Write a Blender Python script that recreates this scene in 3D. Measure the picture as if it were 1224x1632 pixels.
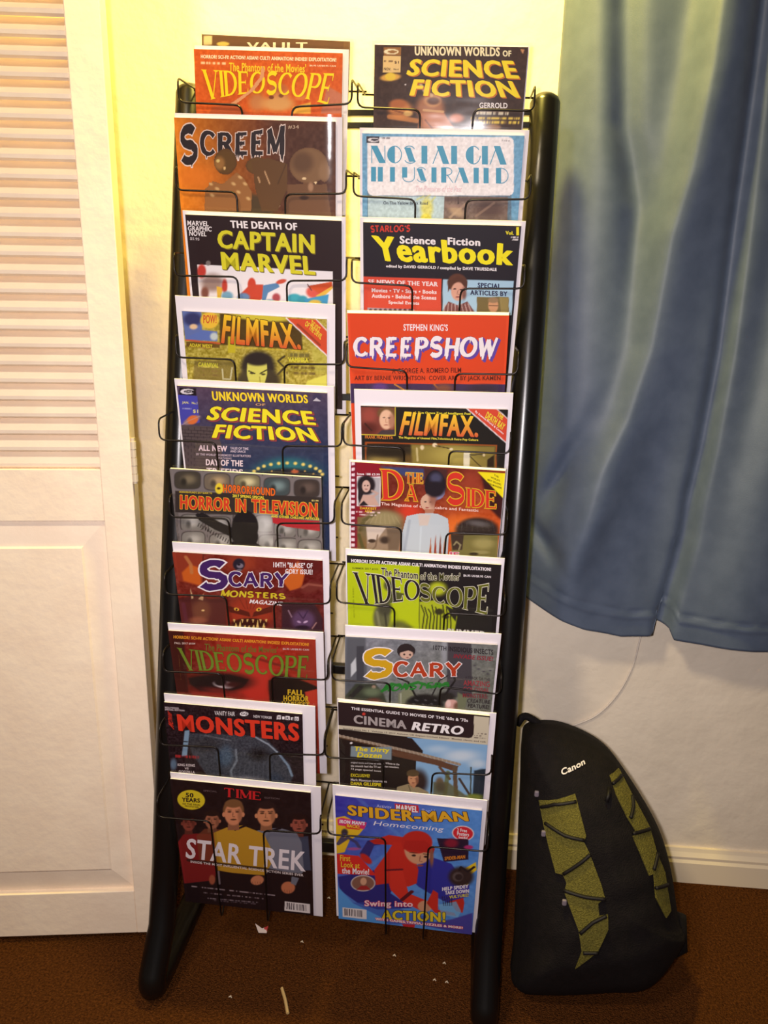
import bpy, bmesh, math, random
import numpy as np
from mathutils import Vector, Matrix
from mathutils.geometry import tessellate_polygon

for o in list(bpy.data.objects): bpy.data.objects.remove(o)
SC = bpy.context.scene
COL = SC.collection

# ------------------------------------------------------------------ camera
cd = bpy.data.cameras.new('camera'); cam = bpy.data.objects.new('camera', cd); COL.objects.link(cam)
CM = [[0.99535,-0.03967,0.08776],[0.09516,0.26469,-0.95963],[0.01484,0.96352,0.26724]]
m4 = Matrix([CM[0]+[0.0], CM[1]+[0.0], CM[2]+[1.09], [0,0,0,1]])
cam.matrix_world = m4
cd.sensor_fit = 'VERTICAL'; cd.sensor_height = 24.0; cd.sensor_width = 18.0
cd.lens = 1300.0*24.0/1632.0; cd.clip_start = 0.02
SC.camera = cam
# ------------------------------------------------------------------ world, lights, exposure
w = bpy.data.worlds.new('world'); SC.world = w; w.use_nodes = True
w.node_tree.nodes['Background'].inputs[0].default_value = (1.0, 0.86, 0.74, 1)
w.node_tree.nodes['Background'].inputs[1].default_value = 0.07
def lamp(name, kind, loc, energy, color, size, target=None):
    d = bpy.data.lights.new(name, kind); d.energy = energy; d.color = color
    if kind == 'AREA': d.shape = 'DISK'; d.size = size
    else: d.shadow_soft_size = size
    o = bpy.data.objects.new(name, d); COL.objects.link(o); o.location = loc
    if target is not None:
        o.rotation_euler = (Vector(target)-Vector(loc)).to_track_quat('-Z', 'Y').to_euler()
    return o
lamp('flash_light', 'AREA', (-0.04, -0.005, 1.10), 6.9, (1.0, 0.915, 0.93), 0.03, (-0.16, 1.1, 0.70)).data.spread = math.radians(125)
lamp('room_ceiling_light', 'AREA', (-0.75, -0.35, 2.38), 23.0, (1.0, 0.82, 0.58), 0.25, (-0.3, 1.0, 0.6))
lamp('ceiling_bulb_light', 'POINT', (-0.12, 1.08, 1.93), 78.0, (1.0, 0.79, 0.15), 0.06)
SC.view_settings.view_transform = 'Standard'
SC.view_settings.look = 'None'
SC.view_settings.gamma = 1.0
SC.view_settings.use_curve_mapping = False
SC.view_settings.exposure = -0.07

COVERS={'L0':{'C':(-0.2635,1.1921,1.4051),'u':(0.9986,0.0037,-0.0529),'n':(0.0014,0.9953,0.0967),'w':200.2,'h':267,'vmax':40,'base':(120,85,50),'board':(-100.1,100.1,-1.0),'paint':[('P',[(-85.6,2.3),(91.2,-5.3),(92.2,19.5),(-86.1,27.4)],(110,75,45),0.9,1.0),
('P',[(-97.2,2.0),(-86.0,1.5),(-86.2,11.9),(-97.5,12.4)],(225,200,140),0.67,1.0),
('E',-71.2,10.3,9.0,-0.4,-0.0,2.7,(220,190,90),0.25,1.0)],'over':[],'text':[('VAULT','B',[(-38.8,15.6),(43.4,12.0),(43.2,3.4),(-38.7,7.0)],(240,225,190))]},
'L1':{'C':(-0.2697,1.172,1.3844),'u':(0.9995,0.0018,-0.0327),'n':(0.0014,0.9953,0.0967),'w':198.7,'h':267,'vmax':152,'base':(206,88,20),'board':(-99.3,106.8,-4.9),'paint':[('N',10,3.09,1),
('E',-14.8,60.8,13.4,-0.4,-0.2,11.9,(190,120,70),0.6,1.0),
('E',15.4,50.1,13.8,-0.4,-0.1,12.1,(200,125,70),0.35,1.0),
('E',15.9,43.3,10.6,-0.3,-0.0,5.8,(180,95,50),0.5,1.0),
('E',13.1,62.0,24.5,-0.7,-0.1,9.9,(205,150,90),0.5,1.0),
('E',4.3,54.3,3.6,-0.1,-0.0,2.4,(120,60,30),0.25,1.0),
('E',17.6,52.0,3.6,-0.1,-0.0,2.4,(130,70,40),0.25,1.0),
('E',44.2,53.2,8.4,-0.2,0.0,4.3,(215,120,60),0.6,1.0),
('P',[(33.1,65.3),(57.5,58.7),(57.6,72.5),(33.1,73.2)],(230,170,60),1.78,1.0),
('P',[(79.4,38.6),(99.2,47.8),(99.7,71.3),(70.9,72.1)],(180,120,110),2.63,0.7),
('P',[(-76.9,68.5),(-45.0,59.7),(-27.4,75.0),(-81.7,76.7)],(170,80,40),3.17,0.8),
('D',-90.8,16.0,-57.1,16.0,1.34,(240,215,180),0.9)],'over':[('P',[(-7.3,14.9),(-3.7,22.5),(-4.7,31.2),(-17.9,47.1),(-42.9,64.0),(-54.1,64.3),(-26.8,47.4),(-12.0,31.4)],(215,150,105),1.76,1.0)],'text':[('HORROR! SCI-FI! ACTION! ASIAN! CULT! ANIMATION! INDIES! EXPLOITATION!','H',[(-90.2,10.8),(91.1,10.4),(91.1,6.0),(-90.0,6.4)],(245,225,190)),
('$6.95 US/$8.95 CAN','B',[(55.8,16.6),(90.6,16.5),(90.5,14.4),(55.8,14.5)],(245,225,190)),("The Phantom of the Movies'",'B',[(-52.5,25.1),(51.2,24.0),(51.2,14.0),(-52.1,14.3)],(240,200,40)),
('VIDEOSCOPE','serif',[(-86.2,64.4),(79.7,64.0),(90.4,21.0),(-90.6,21.0)],(243,212,20),{'m':(1.8,-12.3)})]},
'L2':{'C':(-0.2851,1.1517,1.2984),'u':(0.9997,0.006,-0.025),'n':(-0.0018,0.9865,0.164),'w':216.5,'h':267,'vmax':152,'base':(80,45,26),'board':(-108.3,116.7,-5.5),'paint':[('G',(-111.3,46.9),(226,130,26),(13.1,33.5),(112,58,28),1.0),
('P',[(18.9,-4.0),(110.2,-2.3),(110.3,114.9),(32.8,117.5)],(70,40,30),35.05,0.8),
('N',9,4.45,1),
('E',-86.1,72.9,36.7,-1.1,-1.4,18.7,(228,120,30),0.8,0.7),
('E',-19.8,113.9,43.8,-1.4,-1.2,23.5,(76,58,36),0.18,1.0),
('L',[(41.4,96.1),(58.0,116.7)],1.14,(160,115,75),0.57,1.0),
('E',28.6,106.0,3.2,-0.1,-0.1,1.7,(205,175,140),0.25,1.0)],'over':[('E',-41.5,52.1,17.6,-0.5,-1.1,17.9,(96,66,30),0.35,1.0),
('E',-49.6,54.4,7.7,-0.2,-0.6,9.0,(150,105,55),0.5,1.0),
('E',-51.6,51.4,2.7,-0.1,-0.1,2.0,(215,190,120),0.25,1.0),
('E',-43.1,60.3,1.8,-0.1,-0.1,2.1,(220,180,120),0.25,1.0),
('P',[(-72.2,87.0),(-61.2,76.3),(-47.7,80.0),(-26.4,63.9),(-15.5,72.9),(-6.1,89.2),(-8.3,114.6),(-75.4,116.7)],(150,100,55),2.3,1.0),
('E',-63.8,80.5,3.1,1.6,-1.3,1.8,(205,165,110),0.6,1.0),
('E',-55.0,86.5,3.1,1.6,-1.3,1.8,(205,165,110),0.6,1.0),
('E',-31.8,79.6,3.1,1.6,-1.2,1.8,(205,165,110),0.6,1.0),
('E',-22.2,71.0,3.1,1.6,-1.2,1.8,(205,165,110),0.6,1.0),
('E',-15.8,79.1,3.1,1.6,-1.2,1.8,(205,165,110),0.6,1.0),
('E',-62.4,95.1,3.1,1.6,-1.3,1.9,(205,165,110),0.6,1.0),
('E',-25.5,89.8,3.1,1.6,-1.2,1.8,(205,165,110),0.6,1.0),
('E',-12.2,97.8,3.1,1.6,-1.2,1.9,(205,165,110),0.6,1.0),
('E',2.2,56.0,18.0,-0.5,-0.5,12.2,(100,70,35),0.4,1.0),
('P',[(-5.4,50.1),(17.1,45.4),(43.7,51.8),(42.9,83.6),(28.4,113.4),(5.5,114.1),(-2.5,84.9)],(98,66,36),3.14,1.0),
('L',[(12.0,62.8),(18.2,78.1)],0.9,(190,150,110),0.56,1.0),
('L',[(2.7,70.3),(4.7,76.4)],1.13,(180,140,100),0.57,1.0),
('L',[(46.1,42.7),(29.5,77.7)],0.67,(70,45,25),0.56,0.8),
('E',72.1,54.0,27.8,-0.8,-0.3,23.9,(126,92,62),0.2,1.0),
('E',63.7,50.2,15.6,-0.4,-0.3,14.1,(96,66,44),0.5,1.0),
('E',93.6,61.5,8.9,-0.3,-0.1,14.2,(140,106,76),0.5,1.0),
('P',[(43.0,77.3),(96.9,75.8),(103.5,119.4),(37.3,121.6)],(112,76,50),3.16,1.0),
('E',65.6,70.1,3.1,-0.1,-0.0,1.6,(225,195,150),0.25,1.0),
('E',81.2,75.0,2.7,-0.1,-0.0,1.4,(235,205,160),0.25,1.0),
('E',74.4,80.5,4.0,-0.1,-0.1,6.2,(165,125,95),0.5,1.0),
('E',65.2,94.3,6.8,-0.2,-0.0,2.9,(60,36,26),0.5,1.0)],'text':[('S','drip',[(-103.9,61.4),(-80.0,58.7),(-77.0,6.0),(-100.4,8.5)],(44,34,38),{'o':(0.04,(228,205,196))}),
('CREEM','drip',[(-76.4,53.1),(38.8,50.9),(41.2,3.6),(-74.4,12.9)],(44,34,38),{'o':(0.04,(228,205,196)),'m':(6.8,-3.2)}),
('#34','b',[(45.2,10.2),(59.7,9.8),(59.7,5.1),(45.3,5.5)],(205,175,150))]},
'L3':{'C':(-0.2717,1.1311,1.1751),'u':(0.9995,0.0007,-0.0304),'n':(0.0065,0.9715,0.2368),'w':212.1,'h':267,'vmax':155,'base':(42,27,30),'board':(-110.6,110.9,-4.2),'paint':[('P',[(-95.4,65.4),(93.4,66.3),(93.5,127.3),(-98.0,136.9)],(232,226,232),0.47,1.0),
('E',-90.0,74.5,6.5,-0.3,-0.9,10.1,(190,60,50),0.3,1.0),
('E',-79.7,62.9,3.7,-0.2,-0.3,3.6,(120,110,110),0.3,1.0),
('E',-76.1,89.6,17.6,-0.8,-1.1,13.6,(150,125,120),0.5,1.0),
('P',[(-70.6,93.9),(-61.4,95.8),(-66.2,112.0),(-70.9,112.2)],(220,175,60),0.94,1.0),
('E',-58.9,93.4,4.2,-0.2,-0.8,10.3,(185,55,45),0.4,1.0),
('E',-56.4,106.9,9.0,-0.4,-0.5,6.9,(110,160,190),0.4,1.0),
('E',-87.9,103.9,6.1,-0.3,-0.8,9.2,(120,70,60),0.5,1.0),
('E',-20.2,89.3,6.0,-0.3,-0.6,9.5,(200,68,48),0.2,1.0),
('P',[(-37.4,103.7),(-22.6,89.4),(-4.0,88.6),(-2.6,106.7),(-17.0,114.2),(-38.2,115.3)],(196,66,46),1.88,1.0),
('P',[(-4.0,89.7),(16.9,85.3),(19.0,90.9),(2.4,99.6),(-2.9,113.6),(-7.6,113.8)],(84,130,180),1.16,1.0),
('E',21.6,83.3,7.6,-2.3,0.7,3.0,(200,80,60),0.3,1.0),
('E',-33.0,108.1,9.4,-0.5,-0.4,6.9,(100,135,180),0.3,1.0),
('E',13.7,105.9,6.1,-0.3,-0.3,6.4,(170,70,80),0.4,1.0),
('E',4.1,113.2,9.4,-0.5,-0.2,4.6,(110,150,190),0.4,1.0),
('E',39.3,105.8,10.7,-0.5,-0.2,6.9,(60,165,185),0.3,1.0),
('E',50.8,108.7,8.3,-0.4,-0.2,7.8,(50,150,175),0.3,1.0),
('E',67.2,95.4,11.5,-0.5,-0.2,9.1,(214,86,76),0.3,1.0),
('P',[(58.2,87.9),(92.6,80.1),(93.2,88.5),(76.3,98.3)],(205,80,40),0.92,1.0),
('P',[(69.4,100.9),(92.5,86.3),(93.2,89.6),(76.2,105.1)],(225,180,70),0.92,1.0),
('P',[(53.1,106.3),(87.8,97.8),(85.3,113.8),(55.2,115.3)],(60,150,200),1.85,1.0),
('E',68.1,110.1,9.3,-0.5,-0.1,4.1,(225,190,80),0.4,1.0),
('L',[(58.3,85.7),(63.8,93.3)],0.69,(90,50,50),0.57,1.0)],'over':[],'text':[('MARVEL','B',[(-104.3,14.1),(-74.8,14.0),(-74.2,7.6),(-103.6,7.7)],(236,228,232)),
('GRAPHIC','B',[(-104.0,20.9),(-71.3,20.7),(-70.7,14.3),(-103.4,14.5)],(236,228,232)),
('NOVEL','B',[(-102.8,27.3),(-78.9,27.4),(-78.3,20.9),(-102.2,20.8)],(236,228,232)),
('$5.95','B',[(-102.3,33.3),(-89.3,33.8),(-88.9,29.5),(-101.8,29.0)],(190,180,185)),
('THE DEATH OF','H',[(-44.6,14.9),(46.7,14.5),(45.9,4.9),(-45.0,5.2)],(236,228,232)),
('CAPTAIN','block',[(-64.8,42.1),(69.4,43.8),(69.5,18.6),(-63.4,18.0)],(212,204,44),{'s':(1.1,1.4,(120,105,40))}),
('MARVEL','block',[(-60.6,70.5),(70.0,72.2),(68.7,47.1),(-61.1,46.8)],(212,204,44),{'s':(1.2,1.4,(120,105,40))})]},
'L4':{'C':(-0.2835,1.1151,1.049),'u':(0.9993,-0.0053,-0.0375),'n':(0.0134,0.9757,0.2188),'w':200.7,'h':267,'vmax':152,'base':(168,152,60),'board':(-109.4,111.0,-19.6),'paint':[('N',26,2.06,3),
('N',18,5.02,4),
('P',[(-100.4,-0.9),(-72.9,-0.7),(-74.2,39.8),(-98.8,40.1)],(96,112,170),1.39,1.0),
('E',-85.8,10.6,13.9,-0.8,-0.9,10.3,(52,54,100),0.4,1.0),
('E',-85.5,20.9,6.1,-0.4,-0.3,4.1,(226,190,150),0.4,1.0),
('P',[(-94.9,35.2),(-73.1,24.7),(-52.3,25.8),(-53.3,39.6),(-95.3,39.9)],(92,112,178),1.41,1.0),
('E',-57.4,33.0,6.1,-0.4,-0.4,6.0,(190,200,200),0.4,1.0),
('E',-62.1,10.8,13.4,-0.8,-0.9,11.8,(228,186,60),0.15,1.0),
('P',[(-47.1,0.5),(65.0,4.1),(66.5,43.8),(-50.1,44.1)],(70,50,20),2.76,0.9),
('P',[(-37.7,31.8),(-27.2,31.1),(-28.6,54.4),(-39.2,55.1)],(190,175,40),1.4,1.0),
('E',10.8,2.8,42.9,0.5,-0.6,5.0,(205,190,60),0.4,1.0),
('P',[(-97.8,42.4),(-49.9,41.3),(-50.4,48.8),(-98.5,49.9)],(90,60,25),1.42,0.8),
('L',[(-97.7,40.5),(-50.0,42.2)],1.06,(196,88,50),0.59,1.0),
('P',[(44.8,1.5),(86.4,1.3),(100.8,16.6),(100.7,50.5)],(206,76,44),0.68,1.0),
('L',[(44.8,1.5),(100.7,50.5)],0.79,(236,228,232),0.57,1.0),
('L',[(86.4,1.3),(100.8,15.7)],0.56,(236,228,232),0.56,1.0),
('L',[(60.4,9.5),(90.5,35.9)],1.58,(120,50,35),0.57,0.6),
('E',2.6,73.7,25.8,-1.7,-1.1,25.1,(48,40,36),0.25,1.0),
('E',16.4,92.0,18.9,-1.3,-0.7,17.0,(58,48,38),0.4,1.0),
('E',-16.7,94.2,11.9,-0.8,-0.8,14.6,(66,56,42),0.4,1.0),
('P',[(-12.5,67.6),(15.6,65.3),(15.3,82.4),(9.4,102.2),(-10.1,103.5),(-13.9,84.4)],(204,200,96),1.18,1.0),
('L',[(-10.8,79.4),(-2.0,82.6)],0.83,(40,34,26),0.59,1.0),
('L',[(5.0,82.2),(14.7,76.3)],0.83,(40,34,26),0.59,1.0),
('E',-6.0,82.6,3.8,-0.2,-0.1,1.4,(60,54,36),0.3,1.0),
('E',9.7,82.8,3.5,-0.2,-0.1,1.4,(60,54,36),0.3,1.0),
('L',[(4.4,86.8),(4.8,97.6)],0.59,(150,140,60),0.59,1.0),
('E',3.1,61.8,19.8,-1.3,-0.4,9.5,(44,36,34),0.3,1.0),
('P',[(-88.4,70.0),(-29.2,63.9),(-31.4,102.5),(-93.7,104.2)],(116,100,52),2.86,0.7),
('L',[(-49.0,79.5),(-48.7,93.9),(-38.0,93.2),(-34.6,76.1)],1.07,(190,185,150),0.59,1.0),
('D',-85.5,78.0,-52.3,76.8,1.44,(205,190,90),0.9),
('D',-86.0,83.8,-51.5,82.7,1.68,(130,105,60),0.9),
('D',-86.5,89.9,-53.1,88.9,1.68,(120,95,55),0.9),
('L',[(40.9,54.7),(31.5,62.4),(40.5,71.3),(30.8,81.4)],1.39,(70,60,34),0.58,1.0),
('D',46.8,52.5,75.5,51.4,3.01,(110,100,50),0.9),
('D',42.8,70.4,84.5,68.9,1.87,(110,90,45),0.9),
('D',42.6,78.5,84.4,77.2,2.11,(105,85,45),0.9),
('P',[(72.6,88.2),(100.1,76.9),(100.0,96.0),(67.8,98.2)],(215,210,90),2.34,1.0),
('P',[(78.0,36.2),(100.2,51.0),(100.1,76.9),(84.4,77.9)],(196,188,84),3.2,0.6),
('D',-28.1,46.4,73.3,45.8,1.05,(205,180,50),0.9),
('D',-93.8,49.4,-61.0,49.7,1.66,(150,110,50),0.9),
('D',46.6,57.9,74.5,57.1,1.16,(80,70,30),0.9)],'over':[],'text':[('POW!','B',[(-71.2,15.5),(-52.7,14.4),(-51.8,2.6),(-70.2,3.6)],(196,80,50)),
('FILMFAX.','block',[(-48.3,42.1),(65.3,44.4),(58.1,9.5),(-41.0,1.1)],(236,196,40),{'o':(0.03,(70,44,16)),'g':(206,84,44)}),
('ADAM WEST','H',[(-93.8,49.6),(-61.0,49.9),(-60.6,44.7),(-93.3,44.4)],(206,190,50)),
('VAMPIRA','H',[(45.8,62.4),(74.4,62.0),(74.5,55.4),(46.0,55.8)],(216,206,60)),
('CARNIVAL','H',[(-83.8,77.4),(-54.5,77.4),(-53.1,71.1),(-82.4,71.1)],(206,200,60)),
('THE VOICE','B',[(76.6,9.5),(88.4,19.6),(92.1,11.7),(80.3,1.7)],(226,206,60)),
('OF THE DEVIL','B',[(69.8,9.9),(91.7,28.5),(95.0,21.5),(73.1,3.0)],(226,206,60))]},
'L5':{'C':(-0.2856,1.1002,0.9506),'u':(0.9996,0.0134,-0.0242),'n':(-0.0074,0.9725,0.2329),'w':209.6,'h':267,'vmax':152,'base':(64,52,78),'board':(-108.7,113.4,-8.2),'paint':[('G',(-3.2,-3.7),(84,66,88),(13.0,120.0),(36,50,84),1.0),
('N',7,4.18,2),
('P',[(-101.4,2.5),(-77.6,2.5),(-78.6,13.3),(-102.5,13.4)],(30,22,30),0.47,1),
('P',[(-104.9,13.5),(-77.1,14.0),(-77.3,53.7),(-105.0,59.0)],(70,70,168),0.94,1.0),
('E',-90.4,8.0,10.2,-0.5,-0.4,4.1,(222,214,222),0.08,1.0),
('E',-88.7,7.9,7.0,-0.4,-0.2,2.2,(30,22,30),0.12,1.0),
('P',[(-84.4,6.2),(-78.6,5.9),(-78.9,9.3),(-84.7,9.6)],(30,22,30),0.47,1.0),
('E',-88.7,50.6,13.1,-6.8,1.7,4.9,(150,120,120),0.3,1.0),
('E',-87.3,50.0,8.3,-3.5,1.6,6.5,(214,110,56),0.25,1.0),
('L',[(-103.8,58.9),(-93.6,52.1),(-76.3,43.7)],0.6,(176,150,150),0.6,0.7),
('P',[(-105.0,59.0),(-54.1,58.6),(-48.8,86.2),(-50.7,134.6),(-108.3,138.2)],(84,72,74),0.72,1.0),
('L',[(-105.2,61.5),(-44.9,61.1)],0.26,(44,34,40),0.36,0.8),
('L',[(-104.1,62.0),(-103.8,66.5)],0.24,(44,34,40),0.36,0.7),
('L',[(-95.0,61.5),(-94.8,66.0)],0.24,(44,34,40),0.36,0.7),
('L',[(-86.0,60.9),(-85.7,65.5)],0.24,(44,34,40),0.36,0.7),
('L',[(-76.9,60.4),(-76.6,64.9)],0.24,(44,34,40),0.36,0.7),
('L',[(-67.9,59.9),(-67.6,64.4)],0.24,(44,34,40),0.36,0.7),
('L',[(-58.9,59.4),(-58.6,63.9)],0.24,(44,34,40),0.36,0.7),
('L',[(-49.9,58.9),(-49.6,63.4)],0.24,(44,34,40),0.36,0.7),
('L',[(-105.7,66.3),(-45.3,65.9)],0.26,(44,34,40),0.36,0.8),
('L',[(-100.0,66.5),(-99.8,71.1)],0.24,(44,34,40),0.36,0.7),
('L',[(-91.0,66.0),(-90.7,70.5)],0.24,(44,34,40),0.36,0.7),
('L',[(-81.9,65.5),(-81.6,70.0)],0.24,(44,34,40),0.36,0.7),
('L',[(-72.9,65.0),(-72.5,69.5)],0.24,(44,34,40),0.36,0.7),
('L',[(-63.8,64.5),(-63.5,69.0)],0.24,(44,34,40),0.36,0.7),
('L',[(-54.8,63.9),(-54.5,68.5)],0.24,(44,34,40),0.36,0.7),
('L',[(-106.2,71.2),(-45.6,70.7)],0.26,(44,34,40),0.36,0.8),
('L',[(-105.1,71.6),(-104.8,76.2)],0.24,(44,34,40),0.36,0.7),
('L',[(-96.0,71.1),(-95.7,75.6)],0.24,(44,34,40),0.36,0.7),
('L',[(-86.9,70.6),(-86.6,75.1)],0.24,(44,34,40),0.36,0.7),
('L',[(-77.8,70.1),(-77.5,74.6)],0.24,(44,34,40),0.36,0.7),
('L',[(-68.8,69.5),(-68.4,74.1)],0.24,(44,34,40),0.36,0.7),
('L',[(-59.7,69.0),(-59.4,73.5)],0.24,(44,34,40),0.36,0.7),
('L',[(-50.7,68.5),(-50.3,73.0)],0.24,(44,34,40),0.36,0.7),
('L',[(-106.7,76.0),(-46.0,75.6)],0.26,(44,34,40),0.36,0.8),
('L',[(-101.0,76.2),(-100.8,80.8)],0.24,(44,34,40),0.36,0.7),
('L',[(-91.9,75.7),(-91.6,80.2)],0.24,(44,34,40),0.36,0.7),
('L',[(-82.8,75.2),(-82.5,79.7)],0.24,(44,34,40),0.36,0.7),
('L',[(-73.7,74.6),(-73.4,79.2)],0.24,(44,34,40),0.36,0.7),
('L',[(-64.6,74.1),(-64.3,78.7)],0.24,(44,34,40),0.36,0.7),
('L',[(-55.6,73.6),(-55.3,78.1)],0.24,(44,34,40),0.36,0.7),
('L',[(-107.2,80.9),(-46.4,80.4)],0.27,(44,34,40),0.36,0.8),
('L',[(-106.1,81.3),(-105.9,85.9)],0.24,(44,34,40),0.36,0.7),
('L',[(-97.0,80.8),(-96.7,85.4)],0.24,(44,34,40),0.36,0.7),
('L',[(-87.8,80.3),(-87.5,84.9)],0.24,(44,34,40),0.36,0.7),
('L',[(-78.7,79.7),(-78.4,84.3)],0.24,(44,34,40),0.36,0.7),
('L',[(-69.6,79.2),(-69.3,83.8)],0.24,(44,34,40),0.36,0.7),
('L',[(-60.5,78.7),(-60.2,83.3)],0.24,(44,34,40),0.36,0.7),
('L',[(-51.5,78.2),(-51.1,82.7)],0.24,(44,34,40),0.36,0.7),
('L',[(-107.8,85.8),(-46.8,85.3)],0.27,(44,34,40),0.36,0.8),
('L',[(-102.0,86.0),(-101.8,90.6)],0.24,(44,34,40),0.36,0.7),
('L',[(-92.9,85.4),(-92.6,90.0)],0.24,(44,34,40),0.36,0.7),
('L',[(-83.7,84.9),(-83.4,89.5)],0.24,(44,34,40),0.36,0.7),
('L',[(-74.6,84.4),(-74.3,89.0)],0.24,(44,34,40),0.36,0.7),
('L',[(-65.5,83.8),(-65.2,88.4)],0.24,(44,34,40),0.36,0.7),
('L',[(-56.4,83.3),(-56.1,87.9)],0.24,(44,34,40),0.36,0.7),
('L',[(-108.3,90.7),(-47.2,90.2)],0.27,(44,34,40),0.36,0.8),
('L',[(-107.1,91.1),(-106.9,95.8)],0.24,(44,34,40),0.36,0.7),
('L',[(-97.9,90.6),(-97.7,95.2)],0.24,(44,34,40),0.36,0.7),
('L',[(-88.8,90.1),(-88.5,94.7)],0.24,(44,34,40),0.36,0.7),
('L',[(-79.6,89.5),(-79.3,94.1)],0.24,(44,34,40),0.36,0.7),
('L',[(-70.5,89.0),(-70.2,93.6)],0.24,(44,34,40),0.36,0.7),
('L',[(-61.4,88.4),(-61.0,93.1)],0.24,(44,34,40),0.36,0.7),
('L',[(-52.2,87.9),(-51.9,92.5)],0.24,(44,34,40),0.36,0.7),
('L',[(-108.8,95.6),(-47.6,95.1)],0.27,(44,34,40),0.36,0.8),
('L',[(-103.0,95.8),(-102.8,100.4)],0.24,(44,34,40),0.36,0.7),
('L',[(-93.8,95.3),(-93.6,99.9)],0.24,(44,34,40),0.36,0.7),
('L',[(-84.7,94.7),(-84.4,99.3)],0.24,(44,34,40),0.36,0.7),
('L',[(-75.5,94.2),(-75.2,98.8)],0.24,(44,34,40),0.36,0.7),
('L',[(-66.3,93.6),(-66.0,98.3)],0.24,(44,34,40),0.36,0.7),
('L',[(-57.2,93.1),(-56.9,97.7)],0.24,(44,34,40),0.36,0.7),
('L',[(-109.3,100.6),(-47.9,100.0)],0.27,(44,34,40),0.36,0.8),
('L',[(-108.1,101.0),(-107.9,105.7)],0.24,(44,34,40),0.36,0.7),
('L',[(-98.9,100.5),(-98.7,105.1)],0.24,(44,34,40),0.36,0.7),
('L',[(-89.7,99.9),(-89.4,104.6)],0.24,(44,34,40),0.36,0.7),
('L',[(-80.5,99.4),(-80.2,104.0)],0.24,(44,34,40),0.36,0.7),
('L',[(-71.3,98.8),(-71.0,103.5)],0.24,(44,34,40),0.36,0.7),
('L',[(-62.2,98.3),(-61.9,102.9)],0.24,(44,34,40),0.36,0.7),
('L',[(-53.0,97.7),(-52.7,102.4)],0.24,(44,34,40),0.36,0.7),
('L',[(-109.8,105.6),(-48.3,105.0)],0.27,(44,34,40),0.37,0.8),
('L',[(-104.0,105.7),(-103.8,110.4)],0.24,(44,34,40),0.37,0.7),
('L',[(-94.8,105.2),(-94.5,109.8)],0.24,(44,34,40),0.36,0.7),
('L',[(-85.6,104.6),(-85.3,109.3)],0.24,(44,34,40),0.36,0.7),
('L',[(-76.4,104.1),(-76.1,108.7)],0.24,(44,34,40),0.36,0.7),
('L',[(-67.2,103.5),(-66.9,108.2)],0.24,(44,34,40),0.36,0.7),
('L',[(-58.0,103.0),(-57.7,107.6)],0.24,(44,34,40),0.36,0.7),
('L',[(-110.3,110.5),(-48.7,109.9)],0.27,(44,34,40),0.37,0.8),
('L',[(-109.2,111.0),(-108.9,115.7)],0.24,(44,34,40),0.37,0.7),
('L',[(-99.9,110.4),(-99.7,115.1)],0.24,(44,34,40),0.37,0.7),
('L',[(-90.7,109.9),(-90.4,114.6)],0.24,(44,34,40),0.37,0.7),
('L',[(-81.4,109.3),(-81.1,114.0)],0.24,(44,34,40),0.36,0.7),
('L',[(-72.2,108.8),(-71.9,113.4)],0.24,(44,34,40),0.36,0.7),
('L',[(-63.0,108.2),(-62.7,112.9)],0.24,(44,34,40),0.36,0.7),
('L',[(-53.8,107.6),(-53.5,112.3)],0.24,(44,34,40),0.36,0.7),
('L',[(-110.9,115.6),(-49.1,114.9)],0.27,(44,34,40),0.37,0.8),
('L',[(-105.1,115.7),(-104.8,120.5)],0.24,(44,34,40),0.37,0.7),
('L',[(-95.8,115.2),(-95.5,119.9)],0.24,(44,34,40),0.37,0.7),
('L',[(-86.5,114.6),(-86.2,119.3)],0.24,(44,34,40),0.37,0.7),
('L',[(-77.3,114.0),(-77.0,118.7)],0.24,(44,34,40),0.37,0.7),
('L',[(-68.1,113.5),(-67.7,118.2)],0.24,(44,34,40),0.36,0.7),
('L',[(-58.8,112.9),(-58.5,117.6)],0.24,(44,34,40),0.36,0.7),
('L',[(-111.4,120.6),(-49.5,120.0)],0.27,(44,34,40),0.37,0.8),
('L',[(-110.2,121.0),(-110.0,125.8)],0.25,(44,34,40),0.37,0.7),
('L',[(-100.9,120.5),(-100.7,125.2)],0.24,(44,34,40),0.37,0.7),
('L',[(-91.6,119.9),(-91.4,124.6)],0.24,(44,34,40),0.37,0.7),
('L',[(-82.4,119.3),(-82.1,124.1)],0.24,(44,34,40),0.37,0.7),
('L',[(-73.1,118.8),(-72.8,123.5)],0.24,(44,34,40),0.37,0.7),
('L',[(-63.9,118.2),(-63.5,122.9)],0.24,(44,34,40),0.37,0.7),
('L',[(-54.6,117.6),(-54.3,122.4)],0.24,(44,34,40),0.36,0.7),
('L',[(-111.9,125.6),(-49.9,125.0)],0.27,(44,34,40),0.37,0.8),
('L',[(-106.1,125.8),(-105.8,130.6)],0.25,(44,34,40),0.37,0.7),
('L',[(-96.8,125.2),(-96.5,130.0)],0.25,(44,34,40),0.37,0.7),
('L',[(-87.5,124.7),(-87.2,129.4)],0.24,(44,34,40),0.37,0.7),
('L',[(-78.2,124.1),(-77.9,128.8)],0.24,(44,34,40),0.37,0.7),
('L',[(-68.9,123.5),(-68.6,128.3)],0.24,(44,34,40),0.37,0.7),
('L',[(-59.7,123.0),(-59.3,127.7)],0.24,(44,34,40),0.37,0.7),
('E',90.6,6.8,6.8,-0.4,-0.1,5.2,(60,54,84),0.5,1.0),
('P',[(84.8,12.6),(96.2,12.5),(89.5,7.6)],(190,185,195),0.68,1.0),
('E',44.3,128.6,56.4,-3.5,-1.2,29.7,(36,84,104),0.35,1.0),
('E',44.1,132.6,54.1,-3.4,-0.9,23.9,(24,40,60),0.15,1.0),
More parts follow.
